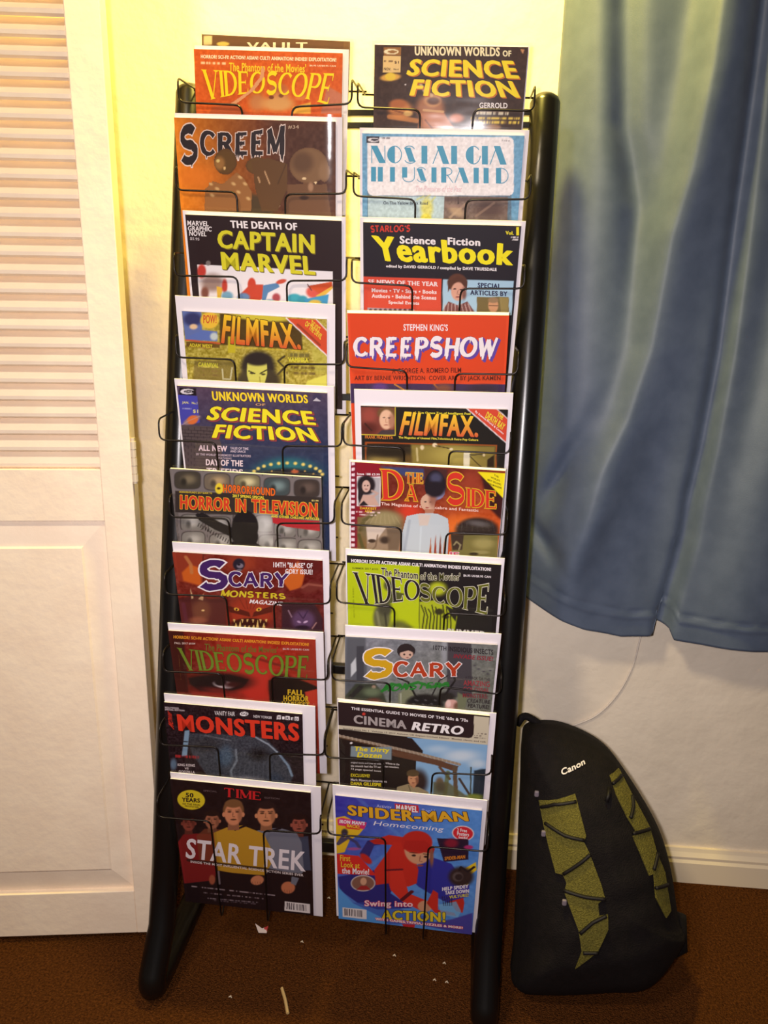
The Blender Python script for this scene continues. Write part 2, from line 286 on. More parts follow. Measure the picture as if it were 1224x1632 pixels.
('E',44.7,118.1,35.9,-2.2,-0.6,15.8,(40,110,120),0.7,1.0),
('E',44.1,132.6,45.7,-2.9,-0.6,16.0,(32,32,44),0.3,1.0),
('E',-7.5,130.4,3.1,-0.2,-0.2,2.9,(232,204,110),0.6,1.0),
('E',-3.8,125.3,3.1,-0.2,-0.2,2.9,(232,204,110),0.6,1.0),
('E',2.5,120.5,3.1,-0.2,-0.2,2.9,(232,204,110),0.6,1.0),
('E',11.1,116.3,3.1,-0.2,-0.2,2.9,(232,204,110),0.6,1.0),
('E',21.4,112.9,3.1,-0.2,-0.1,2.9,(232,204,110),0.6,1.0),
('E',33.0,110.5,3.1,-0.2,-0.1,2.9,(232,204,110),0.6,1.0),
('E',45.1,109.2,3.1,-0.2,-0.1,2.9,(232,204,110),0.6,1.0),
('E',57.1,109.0,3.1,-0.2,-0.1,2.9,(232,204,110),0.6,1.0),
('E',68.4,110.0,3.1,-0.2,-0.1,2.9,(232,204,110),0.6,1.0),
('E',78.4,112.2,3.1,-0.2,-0.1,2.9,(232,204,110),0.6,1.0),
('E',86.6,115.3,3.1,-0.2,-0.1,2.9,(232,204,110),0.6,1.0),
('E',92.5,119.3,3.1,-0.2,-0.1,2.9,(232,204,110),0.6,1.0),
('E',95.8,124.0,3.1,-0.2,-0.1,2.9,(232,204,110),0.6,1.0),
('E',1.8,134.9,1.7,-0.1,-0.1,1.6,(190,150,80),0.7,1.0),
('E',9.5,128.7,1.7,-0.1,-0.1,1.6,(190,150,80),0.7,1.0),
('E',22.2,123.6,1.7,-0.1,-0.1,1.6,(190,150,80),0.7,1.0),
('E',38.1,120.3,1.7,-0.1,-0.1,1.6,(190,150,80),0.7,1.0),
('E',55.0,119.3,1.7,-0.1,-0.1,1.6,(190,150,80),0.7,1.0),
('E',70.6,120.6,1.7,-0.1,-0.0,1.6,(190,150,80),0.7,1.0),
('E',82.9,124.1,1.7,-0.1,-0.0,1.6,(190,150,80),0.7,1.0),
('E',90.1,129.3,1.7,-0.1,-0.0,1.6,(190,150,80),0.7,1.0),
('E',56.0,122.1,6.2,-0.4,-0.1,3.2,(180,90,60),0.5,1.0),
('D',-100.7,33.7,-87.1,33.5,0.94,(150,150,200),0.9)],'over':[],'text':[('CURTIS','b',[(-93.5,9.1),(-84.2,8.8),(-84.0,6.7),(-93.3,6.9)],(220,210,220)),
('JAN.','B',[(-100.0,27.1),(-89.9,27.0),(-89.5,22.6),(-99.5,22.7)],(214,206,130)),
('No.1','B',[(-85.9,26.1),(-78.2,26.2),(-77.9,22.7),(-85.6,22.7)],(214,206,130)),
('$1','B',[(-85.8,39.8),(-78.3,39.9),(-77.8,34.0),(-85.2,33.9)],(214,206,130)),
('UNKNOWN WORLDS','H',[(-56.0,19.4),(78.4,16.3),(77.3,4.0),(-56.2,5.5)],(240,210,50),{'o':(0.03,(70,40,40))}),
('OF','B',[(4.3,23.7),(18.1,23.4),(18.3,19.8),(4.5,20.0)],(210,160,110)),
('SCIENCE','H',[(-68.6,49.0),(89.1,48.3),(82.7,27.2),(-57.8,27.5)],(236,222,44),{'o':(0.035,(60,30,44)),'s':(2.1,1.7,(150,64,66))}),
('FICTION','H',[(-62.2,76.0),(92.3,72.8),(81.6,52.0),(-53.3,54.4)],(236,222,44),{'o':(0.035,(60,30,44)),'s':(2.2,1.7,(150,64,66))}),
('ALL NEW','H',[(-83.0,97.2),(-41.2,96.5),(-40.5,87.5),(-82.1,88.1)],(226,200,210)),
('TALES OF TIME','B',[(-36.4,92.4),(-9.9,91.8),(-9.7,88.0),(-36.1,88.5)],(206,190,206)),
('AND SPACE','B',[(-36.7,97.0),(-14.3,96.4),(-14.0,92.8),(-36.4,93.4)],(206,190,206)),("BY THE WORLD'S FOREMOST ILLUSTRATORS",'B',[(-86.8,104.7),(-7.0,103.0),(-6.8,99.4),(-86.4,101.0)],(196,176,190)),
('FEATURING','B',[(-54.6,108.5),(-35.6,108.1),(-35.4,105.0),(-54.4,105.3)],(190,170,180)),
('DAY OF THE','H',[(-74.2,119.6),(-19.5,118.4),(-18.9,108.4),(-73.3,109.6)],(226,206,214)),
('TRIFFIDS','H',[(-74.4,133.4),(-20.5,132.7),(-19.8,122.6),(-73.5,123.3)],(226,206,214))]},
'L6':{'C':(-0.292,1.0755,0.8382),'u':(0.9997,-0.0034,-0.0249),'n':(0.0085,0.9786,0.2057),'w':213.6,'h':267,'vmax':152,'base':(96,88,86),'board':None,'paint':[('N',8,3.77,6),
('P',[(-110.3,-0.6),(111.3,-4.2),(110.7,34.7),(-114.5,39.0)],(112,104,102),0.71,1),
('P',[(-102.7,1.1),(-59.6,-0.7),(-62.4,32.3),(-106.2,34.3)],(116,108,108),0.47,1.0),
('L',[(-58.7,-2.3),(-61.7,32.8)],0.47,(46,42,44),0.59,1.0),
('S',-82.6,16.4,19.7,-1.3,-1.4,14.5,(64,58,58),0.06,1),
('S',-82.6,16.4,18.5,-1.2,-1.3,13.3,(66,60,52),0.06,1),
('E',-80.7,14.9,11.1,-0.7,-0.7,7.9,(120,108,86),0.8,1.0),
('E',-88.4,19.4,4.6,-0.3,-0.6,6.6,(46,42,36),0.7,1.0),
('P',[(-60.7,1.3),(-17.8,-0.5),(-20.0,31.4),(-63.4,33.4)],(116,108,108),0.47,1.0),
('L',[(-17.0,-2.1),(-19.3,31.9)],0.47,(46,42,44),0.58,1.0),
('S',-40.4,16.1,19.5,-1.3,-1.1,14.0,(64,58,58),0.06,1),
('S',-40.4,16.1,18.3,-1.2,-1.0,12.7,(110,98,84),0.06,1),
('E',-38.5,14.7,11.0,-0.7,-0.6,7.6,(176,150,110),0.8,1.0),
('E',-46.1,19.0,4.6,-0.3,-0.5,6.4,(77,68,58),0.7,1.0),
('P',[(-18.1,0.8),(24.5,-1.1),(22.9,28.7),(-20.2,30.7)],(116,108,108),0.47,1.0),
('L',[(25.2,-2.6),(23.6,29.1)],0.46,(46,42,44),0.58,1.0),
('S',2.3,14.4,19.3,-1.3,-0.8,12.9,(64,58,58),0.06,1),
('S',2.3,14.4,18.2,-1.2,-0.7,11.6,(120,112,84),0.06,1),
('E',4.2,13.1,10.9,-0.7,-0.4,7.0,(206,196,150),0.8,1.0),
('E',-3.3,17.1,4.6,-0.3,-0.4,5.8,(84,78,58),0.7,1.0),
('P',[(23.8,2.2),(66.1,0.4),(65.0,34.1),(22.1,36.1)],(116,108,108),0.46,1.0),
('L',[(66.9,-1.2),(65.7,34.6)],0.46,(46,42,44),0.57,1.0),
('S',44.3,17.8,19.2,-1.3,-0.6,14.9,(64,58,58),0.06,1),
('S',44.3,17.8,18.1,-1.2,-0.6,13.7,(66,76,78),0.06,1),
('E',46.2,16.4,10.8,-0.7,-0.3,8.2,(116,136,136),0.8,1.0),
('E',38.8,20.9,4.5,-0.3,-0.3,6.8,(46,53,54),0.7,1.0),
('P',[(66.1,2.6),(107.1,0.8),(106.6,33.5),(64.9,35.4)],(116,108,108),0.46,1.0),
('L',[(107.9,-0.7),(107.3,34.0)],0.46,(46,42,44),0.57,1.0),
('S',86.2,17.7,18.6,-1.3,-0.4,14.4,(64,58,58),0.06,1),
('S',86.2,17.7,17.5,-1.2,-0.3,13.1,(64,54,50),0.06,1),
('E',88.0,16.3,10.5,-0.7,-0.2,7.9,(96,80,72),0.8,1.0),
('E',80.9,20.7,4.4,-0.3,-0.2,6.6,(44,37,35),0.7,1.0),
('P',[(-102.2,34.3),(110.8,29.7),(110.3,63.1),(-105.6,68.4)],(52,44,42),1.2,1),
('P',[(-100.8,68.4),(-62.3,66.6),(-65.1,100.4),(-104.2,102.3)],(116,108,108),0.49,1.0),
('L',[(-61.4,65.0),(-64.4,100.9)],0.48,(46,42,44),0.6,1.0),
('S',-83.0,84.0,17.3,-1.3,-1.4,14.8,(64,58,58),0.06,1),
('S',-83.0,84.0,16.1,-1.2,-1.2,13.5,(120,116,112),0.06,1),
('E',-81.3,82.6,9.6,-0.7,-0.7,8.1,(178,174,170),0.8,1.0),
('E',-88.1,87.1,4.0,-0.3,-0.6,6.7,(84,81,78),0.7,1.0),
('P',[(-60.1,69.3),(-21.8,67.6),(-24.1,101.4),(-62.9,103.3)],(116,108,108),0.48,1.0),
('L',[(-20.9,65.9),(-23.4,101.8)],0.48,(46,42,44),0.6,1.0),
('S',-42.2,85.0,17.2,-1.3,-1.1,14.8,(64,58,58),0.06,1),
('S',-42.2,85.0,15.9,-1.2,-1.0,13.4,(120,116,112),0.06,1),
('E',-40.5,83.5,9.6,-0.7,-0.6,8.0,(178,174,170),0.8,1.0),
('E',-47.2,88.0,4.0,-0.3,-0.5,6.7,(84,81,78),0.7,1.0),
('P',[(7.1,61.8),(44.9,60.1),(43.5,93.5),(5.1,95.3)],(116,108,108),0.48,1.0),
('L',[(45.6,58.5),(44.1,94.0)],0.47,(46,42,44),0.59,1.0),
('S',25.2,77.3,16.9,-1.3,-0.7,14.6,(64,58,58),0.06,1),
('S',25.2,77.3,15.7,-1.2,-0.7,13.3,(120,116,112),0.06,1),
('E',26.8,75.9,9.4,-0.7,-0.4,8.0,(178,174,170),0.8,1.0),
('E',20.3,80.3,3.9,-0.3,-0.3,6.7,(84,81,78),0.7,1.0),
('P',[(35.0,68.9),(72.8,67.2),(71.7,100.7),(33.5,102.6)],(116,108,108),0.48,1.0),
('L',[(73.5,65.6),(72.4,101.2)],0.47,(46,42,44),0.59,1.0),
('S',53.3,84.5,16.9,-1.3,-0.6,14.7,(64,58,58),0.06,1),
('S',53.3,84.5,15.7,-1.2,-0.5,13.3,(120,116,112),0.06,1),
('E',54.9,83.0,9.4,-0.7,-0.3,8.0,(178,174,170),0.8,1.0),
('E',48.5,87.5,3.9,-0.3,-0.3,6.7,(84,81,78),0.7,1.0),
('P',[(69.2,67.7),(106.7,66.0),(106.2,99.4),(68.2,101.3)],(116,108,108),0.47,1.0),
('L',[(107.5,64.4),(106.9,99.9)],0.47,(46,42,44),0.59,1.0),
('S',87.6,83.2,16.8,-1.3,-0.4,14.6,(64,58,58),0.06,1),
('S',87.6,83.2,15.6,-1.2,-0.3,13.3,(120,116,112),0.06,1),
('E',89.2,81.8,9.3,-0.7,-0.2,8.0,(178,174,170),0.8,1.0),
('E',82.9,86.2,3.9,-0.3,-0.2,6.7,(84,81,78),0.7,1.0),
('P',[(-102.2,96.5),(-61.2,94.5),(-64.1,129.1),(-105.7,131.3)],(116,108,108),0.49,1.0),
('L',[(-60.4,92.8),(-63.4,129.6)],0.49,(46,42,44),0.61,1.0),
('S',-83.2,112.4,18.4,-1.4,-1.4,15.1,(64,58,58),0.06,1),
('S',-83.2,112.4,17.2,-1.3,-1.3,13.8,(128,124,120),0.06,1),
('E',-81.4,110.9,10.3,-0.8,-0.8,8.2,(172,168,164),0.8,1.0),
('E',-88.7,115.6,4.3,-0.3,-0.6,6.9,(89,86,84),0.7,1.0),
('P',[(-61.0,97.4),(-20.3,95.4),(-22.6,129.9),(-63.9,132.1)],(116,108,108),0.49,1.0),
('L',[(-19.5,93.7),(-21.9,130.4)],0.48,(46,42,44),0.61,1.0),
('S',-41.9,113.3,18.3,-1.4,-1.1,15.1,(64,58,58),0.06,1),
('S',-41.9,113.3,17.1,-1.3,-1.0,13.7,(128,124,120),0.06,1),
('E',-40.1,111.8,10.3,-0.8,-0.6,8.2,(172,168,164),0.8,1.0),
('E',-47.2,116.5,4.3,-0.3,-0.5,6.9,(89,86,84),0.7,1.0),
('P',[(11.5,93.3),(51.6,91.3),(50.3,125.5),(9.6,127.6)],(116,108,108),0.48,1.0),
('L',[(52.4,89.6),(51.0,126.0)],0.48,(46,42,44),0.6,1.0),
('S',30.8,109.0,18.1,-1.4,-0.7,15.0,(64,58,58),0.06,1),
('S',30.8,109.0,16.9,-1.3,-0.6,13.6,(128,124,120),0.06,1),
('E',32.6,107.5,10.1,-0.8,-0.4,8.2,(172,168,164),0.8,1.0),
('E',25.6,112.1,4.2,-0.3,-0.3,6.8,(89,86,84),0.7,1.0),
('P',[(35.2,96.8),(75.2,94.8),(74.2,129.1),(33.6,131.2)],(116,108,108),0.48,1.0),
('L',[(76.0,93.1),(75.0,129.6)],0.48,(46,42,44),0.6,1.0),
('S',54.6,112.6,18.0,-1.4,-0.6,15.0,(64,58,58),0.06,1),
('S',54.6,112.6,16.8,-1.3,-0.5,13.6,(128,124,120),0.06,1),
('E',56.4,111.1,10.1,-0.8,-0.3,8.2,(172,168,164),0.8,1.0),
('E',49.5,115.7,4.2,-0.3,-0.3,6.8,(89,86,84),0.7,1.0),
('P',[(68.5,96.9),(108.4,94.9),(107.8,129.1),(67.4,131.3)],(116,108,108),0.48,1.0),
('L',[(109.1,93.3),(108.5,129.6)],0.47,(46,42,44),0.59,1.0),
('S',88.1,112.7,17.9,-1.4,-0.4,15.0,(64,58,58),0.06,1),
('S',88.1,112.7,16.7,-1.3,-0.3,13.6,(128,124,120),0.06,1),
('E',89.8,111.2,10.0,-0.8,-0.2,8.1,(172,168,164),0.8,1.0),
('E',83.0,115.8,4.2,-0.3,-0.2,6.8,(89,86,84),0.7,1.0),
('E',22.5,82.8,14.3,-1.1,-1.5,29.4,(200,200,200),0.9,0.8),
('P',[(35.6,66.5),(103.2,67.6),(103.4,83.6),(55.8,80.3),(35.9,75.2)],(176,40,48),1.19,1.0),
('E',-38.1,26.3,6.1,-0.4,-0.7,8.7,(226,200,50),0.15,1.0),
('E',-33.0,27.0,5.2,-0.4,-0.3,3.6,(226,200,50),0.2,1.0),
('E',-38.8,26.1,2.8,-0.2,-0.2,2.0,(60,40,20),0.5,1.0),
('E',-4.8,84.9,19.7,-1.5,-1.6,26.8,(26,22,26),0.06,1.0),
('E',0.0,100.6,14.0,-1.1,-1.0,16.3,(26,22,26),0.1,1.0),
('P',[(-36.4,121.1),(-24.7,110.6),(-10.0,106.8),(9.2,109.4),(25.5,120.3),(31.7,141.9),(-44.5,148.1)],(26,22,26),1.23,1.0),
('L',[(-65.8,74.0),(-47.0,85.4),(-23.7,95.7),(-17.1,104.6)],7.51,(32,28,30),0.97,1),
('L',[(-72.2,71.3),(-63.0,75.9)],3.63,(32,28,30),1.21,1),
('L',[(-71.9,84.0),(-74.3,89.0)],0.61,(36,30,32),0.61,1.0),
('L',[(-68.5,86.0),(-70.9,91.0)],0.61,(36,30,32),0.61,1.0),
('L',[(-65.0,88.1),(-67.4,93.1)],0.61,(36,30,32),0.61,1.0),
('L',[(-61.6,90.1),(-63.9,95.1)],0.61,(36,30,32),0.61,1.0),
('L',[(-58.1,92.1),(-60.5,97.1)],0.61,(36,30,32),0.61,1.0),
('L',[(-54.7,94.1),(-57.0,99.1)],0.61,(36,30,32),0.61,1.0),
('L',[(-51.2,96.1),(-53.6,101.2)],0.61,(36,30,32),0.61,1.0),
('L',[(-47.8,98.2),(-50.1,103.2)],0.61,(36,30,32),0.61,1.0),
('L',[(-44.3,100.2),(-46.6,105.3)],0.61,(36,30,32),0.61,1.0),
('L',[(-40.8,102.2),(-43.1,107.3)],0.61,(36,30,32),0.61,1.0),
('L',[(-37.3,104.3),(-39.6,109.3)],0.61,(36,30,32),0.61,1.0),
('L',[(-33.9,106.3),(-36.2,111.4)],0.61,(36,30,32),0.61,1.0),
('L',[(-30.4,108.3),(-32.7,113.4)],0.61,(36,30,32),0.61,1.0),
('L',[(-26.9,110.4),(-29.2,115.5)],0.61,(36,30,32),0.61,1.0)],'over':[],'text':[("HORRORHOUND'S 2017 GUIDE TO",'B',[(-96.5,37.0),(-49.0,35.7),(-48.8,32.7),(-96.2,33.9)],(216,190,60)),
('HORRORHOUND','H',[(-33.0,32.6),(41.4,32.5),(41.9,20.3),(-32.0,18.8)],(226,104,36),{'o':(0.05,(46,20,16))}),
('2017 SPRING SPECIAL','H',[(-19.8,38.3),(25.7,38.2),(25.9,33.6),(-19.4,33.7)],(226,206,60)),
('HORROR','H',[(-97.8,62.6),(-23.7,60.9),(-22.2,40.0),(-95.6,40.0)],(206,62,38),{'o':(0.045,(226,180,50))}),
('IN','H',[(-17.0,60.9),(-1.9,61.2),(-0.6,40.3),(-15.6,40.1)],(206,62,38),{'o':(0.045,(226,180,50))}),
('TELEVISION','H',[(6.2,60.8),(100.5,61.2),(100.9,39.0),(7.4,39.0)],(206,62,38),{'o':(0.045,(226,180,50))}),
('AND OTHER CHILLING ARTICLES','H',[(34.0,66.1),(102.8,65.8),(102.8,61.8),(34.2,62.2)],(226,206,50)),
('$3.99','B',[(92.7,36.8),(102.4,36.9),(102.4,34.1),(92.7,34.0)],(226,206,120))]},
'L7':{'C':(-0.2881,1.0588,0.7231),'u':(0.9996,0.0203,-0.0215),'n':(-0.0145,0.9702,0.2421),'w':213.1,'h':267,'vmax':152,'base':(112,38,26),'board':(-106.5,115.1,-13.9),'paint':[('G',(-91.4,9.1),(120,42,30),(43.4,128.8),(96,26,26),1.0),
('N',14,6.15,3),
('N',9,2.37,4),
('P',[(-107.0,0.6),(-62.4,0.3),(-67.8,57.9),(-102.9,49.1)],(140,52,34),3.33,1.0),
('P',[(-96.5,34.5),(-83.1,19.6),(-69.4,24.2),(-69.9,55.2),(-95.6,48.5)],(196,92,32),3.85,1.0),
('L',[(-87.7,7.5),(-81.9,19.5),(-82.1,33.4)],2.61,(186,120,70),1.9,0.8),
('L',[(-62.4,0.3),(-67.3,57.9)],0.59,(70,24,20),0.59,1.0),
('E',-7.2,11.5,28.2,-2.0,-1.2,16.6,(146,56,34),0.8,1.0),
('P',[(12.4,-3.5),(72.3,0.5),(66.7,28.3),(10.9,21.2)],(120,38,28),4.2,0.6),
('P',[(55.3,20.8),(72.2,3.2),(80.8,24.6),(75.4,47.3),(58.6,54.2),(49.8,40.8)],(194,94,34),3.28,1.0),
('E',89.5,46.3,16.3,-4.6,1.1,9.4,(110,46,40),0.5,1.0),
('L',[(76.6,47.3),(85.0,41.0),(103.7,42.4)],1.89,(150,84,70),1.42,0.8),
('E',92.8,9.9,13.9,-1.0,-0.4,13.7,(90,26,26),0.6,1.0),
('E',-1.2,99.4,36.5,-2.8,-2.3,35.7,(150,48,30),0.35,1.0),
('P',[(-34.2,87.2),(-3.4,96.6),(-1.5,105.4),(-32.7,98.9)],(84,22,18),1.71,1.0),
('P',[(32.4,82.1),(3.9,96.0),(0.9,105.2),(30.6,94.0)],(84,22,18),1.69,1.0),
('L',[(-16.2,72.8),(-8.8,91.1)],0.73,(112,32,22),0.61,0.8),
('L',[(-6.6,72.0),(-5.0,90.8)],0.72,(112,32,22),0.6,0.8),
('L',[(3.0,71.3),(-1.1,90.5)],0.72,(112,32,22),0.6,0.8),
('L',[(12.7,70.6),(2.8,90.2)],0.72,(112,32,22),0.6,0.8),
('E',-21.6,93.0,3.9,1.0,-0.8,2.9,(222,170,60),0.2,1.0),
('E',-21.6,93.3,1.5,-0.1,-0.2,2.1,(40,16,14),0.25,1.0),
('E',11.5,90.8,4.3,-1.7,0.5,3.1,(222,170,60),0.2,1.0),
('E',11.4,91.0,1.5,-0.1,-0.1,2.1,(40,16,14),0.25,1.0),
('E',-3.6,118.1,28.2,-2.2,-0.7,10.9,(54,14,14),0.2,1.0),
('P',[(-27.2,126.9),(-22.8,126.5),(-24.0,116.4)],(222,190,110),0.74,1.0),
('P',[(-21.1,126.4),(-16.6,126.0),(-17.6,112.9)],(222,190,110),0.74,1.0),
('P',[(-13.7,125.8),(-9.2,125.4),(-10.8,120.1)],(222,190,110),0.74,1.0),
('P',[(-7.5,125.3),(-3.1,124.9),(-4.7,120.3)],(222,190,110),0.74,1.0),
('P',[(-0.6,124.7),(3.8,124.4),(2.2,118.5)],(222,190,110),0.74,1.0),
('P',[(5.3,124.3),(9.7,123.9),(8.7,109.0)],(222,190,110),0.74,1.0),
('P',[(14.6,123.5),(19.1,123.2),(17.6,114.3)],(222,190,110),0.74,1.0),
('P',[(-28.0,111.6),(-24.6,111.3),(-26.8,118.1)],(214,180,110),0.74,1.0),
('P',[(-15.8,110.6),(-12.3,110.4),(-14.5,117.1)],(214,180,110),0.74,1.0),
('P',[(-8.4,110.1),(-5.0,109.8),(-7.2,116.5)],(214,180,110),0.74,1.0),
('P',[(0.1,109.4),(3.6,109.1),(1.4,115.9)],(214,180,110),0.74,1.0),
('P',[(11.1,108.5),(14.5,108.3),(12.5,115.0)],(214,180,110),0.73,1.0),
('P',[(19.7,107.9),(23.1,107.6),(21.0,114.3)],(214,180,110),0.73,1.0),
('P',[(-107.6,81.1),(-73.7,69.8),(-62.4,77.7),(-35.5,72.8),(-40.5,135.5),(-107.9,141.0)],(84,34,34),2.95,1.0),
('E',-74.1,99.1,14.8,-1.1,-2.0,20.9,(110,62,46),0.5,1.0),
('E',-71.7,98.9,2.5,-0.2,-0.2,1.8,(220,180,120),0.25,1.0),
('P',[(-86.8,79.5),(-87.1,59.3),(-83.7,77.8)],(196,160,120),0.98,1.0),
('P',[(-77.0,78.8),(-67.5,67.9),(-70.0,81.2)],(190,150,110),0.98,1.0),
('E',-80.8,117.5,14.9,-1.2,-0.7,7.3,(140,80,60),0.6,1.0),
('L',[(-100.0,89.3),(-99.1,128.1)],2.96,(96,44,60),1.97,0.7),
('P',[(45.7,78.2),(93.5,74.6),(104.9,100.0),(104.3,129.9),(43.3,131.8)],(56,26,40),3.37,1.0),
('E',75.9,105.2,18.4,-1.4,-0.6,19.6,(88,60,96),0.4,1.0),
('E',69.7,108.7,3.1,1.2,-0.6,2.0,(170,140,180),0.4,1.0),
('E',79.4,107.9,3.7,-1.9,0.5,1.9,(190,160,196),0.4,1.0),
('L',[(69.1,91.0),(76.0,102.2),(83.6,86.9)],1.08,(60,36,70),0.6,1.0),
('L',[(59.2,100.6),(54.8,89.2)],1.09,(150,120,140),0.61,0.8),
('E',74.2,118.8,11.2,-0.9,-0.2,4.8,(40,20,40),0.4,1.0),
('L',[(88.8,119.1),(95.1,108.2)],0.97,(150,110,110),0.61,1.0),
('E',-12.5,14.6,8.9,-0.6,-0.8,10.5,(36,30,44),0.2,1.0),
('E',-11.0,16.7,5.2,-0.4,-0.3,4.4,(120,110,124),0.3,1.0),
('E',-12.8,24.3,4.3,-0.3,-0.2,2.2,(110,100,110),0.4,1.0),
('E',-12.5,14.6,2.4,-0.2,-0.1,1.9,(30,24,34),0.25,1.0)],'over':[],'text':[('S','brush',[(-75.2,64.8),(-32.1,61.0),(-25.6,7.3),(-67.6,10.8)],(66,34,96),{'o':(0.05,(236,228,232))}),
('CARY','brush',[(-29.7,55.1),(55.3,50.2),(58.8,22.0),(-29.9,26.9)],(66,34,96),{'o':(0.05,(236,228,232))}),
('MONSTERS','brush',[(-43.8,71.9),(52.1,69.6),(51.6,59.3),(-39.8,58.4)],(206,186,44)),
('MAGAZINE','B',[(-1.9,80.4),(45.6,81.1),(47.8,74.0),(0.5,73.2)],(236,228,232)),
('104TH "BLAISE" OF','B',[(36.4,15.8),(92.3,13.8),(92.5,4.8),(36.9,6.8)],(236,228,232)),
('GORY ISSUE!','B',[(53.3,25.1),(92.0,23.8),(92.2,15.5),(53.6,16.8)],(236,228,232))]},
'L8':{'C':(-0.2946,1.0395,0.6122),'u':(0.9995,0.0256,-0.0203),'n':(-0.0197,0.9678,0.2509),'w':211.2,'h':267,'vmax':152,'base':(150,40,32),'board':(-106.2,116.2,-10.1),'paint':[('G',(-96.0,9.7),(110,34,26),(11.0,1.3),(160,44,30),1.0),
('N',12,5.75,7),
('E',-2.1,53.4,48.3,-4.0,-3.5,49.5,(176,50,34),0.6,1.0),
('E',14.8,89.4,26.9,-2.3,-3.2,51.0,(186,48,38),0.5,1.0),
('E',93.4,54.8,16.7,-1.4,-1.9,61.7,(150,50,36),0.6,1.0),
('P',[(-106.9,1.0),(-83.2,1.3),(-88.0,114.2),(-105.6,115.7)],(66,26,22),3.36,1.0),
('P',[(-85.1,86.8),(-52.6,79.3),(-23.1,75.3),(5.5,82.3),(-5.3,97.5),(-35.9,112.9),(-70.2,109.4),(-83.8,97.8)],(34,18,20),4.47,1.0),
('E',-36.5,90.6,49.3,-4.2,-1.6,19.2,(30,16,18),0.5,1.0),
('E',-33.2,95.1,15.9,1.6,-1.5,7.7,(206,196,200),0.3,1.0),
('E',-37.7,90.7,9.9,-0.8,-0.7,7.7,(30,18,20),0.35,1.0),
('E',-19.7,93.9,14.8,-1.3,-0.5,7.0,(60,24,24),0.8,1.0),
('E',-38.1,109.9,31.2,4.6,-1.7,7.8,(110,36,32),0.7,1.0),
('P',[(34.7,81.4),(54.4,73.5),(78.4,74.6),(106.9,87.9),(105.3,152.9),(32.9,159.5)],(34,20,20),4.39,1.0),
('E',53.5,92.4,19.5,-1.7,-1.2,25.5,(28,16,18),0.5,1.0),
('P',[(87.2,99.1),(106.8,91.0),(105.3,152.9),(92.9,154.0)],(186,56,40),3.42,1.0),
('P',[(-83.0,113.8),(-6.2,110.4),(-10.0,163.4),(-88.2,163.7)],(160,46,36),5.02,0.6),
('L',[(-14.7,30.1),(46.0,49.5),(79.0,59.0)],2.4,(80,30,26),2.4,0.5)],'over':[],'text':[('HORROR! SCI-FI! ACTION! ASIAN! CULT! ANIMATION! INDIES! EXPLOITATION!','H',[(-98.9,13.7),(95.9,12.4),(96.0,6.8),(-98.2,8.0)],(226,150,44)),
('FALL 2017 #104','B',[(-98.6,24.2),(-68.4,23.0),(-68.0,19.1),(-98.2,20.2)],(216,190,180)),
('$6.95 US/$8.95 CAN','B',[(58.2,22.2),(95.6,21.3),(95.7,17.4),(58.4,18.3)],(206,180,176)),("The Phantom of the Movies'",'B',[(-55.5,32.8),(50.6,28.5),(51.2,17.1),(-54.2,18.9)],(112,104,42)),
('VIDEOSCOPE','serif',[(-91.3,75.7),(90.3,79.2),(96.2,26.1),(-96.8,27.0)],(112,134,42),{'o':(0.012,(60,50,24)),'m':(4.9,-6.1)}),
('FALL','H',[(61.4,106.7),(85.8,106.2),(86.1,95.4),(61.9,95.9)],(206,170,40)),
('HORROR','H',[(54.7,119.6),(92.7,117.9),(93.1,106.2),(55.2,107.9)],(206,170,40)),
('HARVEST','H',[(51.7,131.3),(93.6,129.5),(93.9,118.4),(52.2,120.1)],(206,170,40)),
('SUMMER OF FEAR','B',[(-94.8,45.6),(-96.6,92.5),(-96.3,89.9),(-94.5,43.2)],(200,150,60))]},
'L9':{'C':(-0.3065,1.0233,0.5056),'u':(0.9997,-0.002,-0.0263),'n':(0.006,0.9885,0.1512),'w':202.7,'h':267,'vmax':152,'base':(36,22,28),'board':(-101.3,118.9,-12.2),'paint':[('N',5,4.87,2),
('P',[(-68.7,52.3),(-21.9,48.6),(12.3,46.4),(46.1,48.6),(67.2,73.3),(81.3,93.0),(85.8,114.1),(77.8,140.2),(-33.1,153.7),(-66.4,88.5)],(60,62,72),3.99,1.0),
('E',-15.6,88.8,12.9,-1.5,-1.2,21.6,(70,86,106),0.6,1.0),
('E',35.3,79.9,17.2,-2.0,-0.5,14.1,(40,38,44),0.5,1.0),
('E',35.3,79.9,8.9,-1.0,-0.3,6.7,(24,20,26),0.5,1.0),
('L',[(1.2,74.7),(1.3,96.1),(-8.4,115.9),(-7.0,137.7)],1.62,(116,124,136),1.99,0.9),
('L',[(-44.3,54.1),(-5.4,58.8)],1.24,(110,112,122),1.24,0.8),
('L',[(31.6,48.7),(50.6,60.0),(62.4,72.3)],1.47,(150,160,176),1.22,0.9),
('L',[(65.9,76.4),(78.8,96.3),(83.8,114.3)],1.84,(120,140,164),1.47,0.9),
('E',8.3,132.7,32.7,-3.9,-0.4,9.5,(120,120,130),0.6,1.0),
('E',58.2,129.9,12.5,-1.5,-0.6,19.0,(52,60,76),0.6,1.0),
('E',-45.4,70.8,27.3,-3.1,-1.0,15.3,(54,52,58),0.6,1.0),
('N',16,1.7,9),
('L',[(0.1,96.2),(-5.7,137.6)],0.63,(100,106,120),1.0,0.35),
('L',[(6.9,99.2),(1.8,136.7)],0.63,(100,106,120),1.0,0.35),
('L',[(13.7,102.1),(9.4,135.8)],0.63,(100,106,120),1.0,0.35),
('L',[(21.0,93.8),(16.9,134.9)],0.62,(100,106,120),1.0,0.35),
('L',[(27.7,96.7),(24.5,134.0)],0.62,(100,106,120),1.0,0.35),
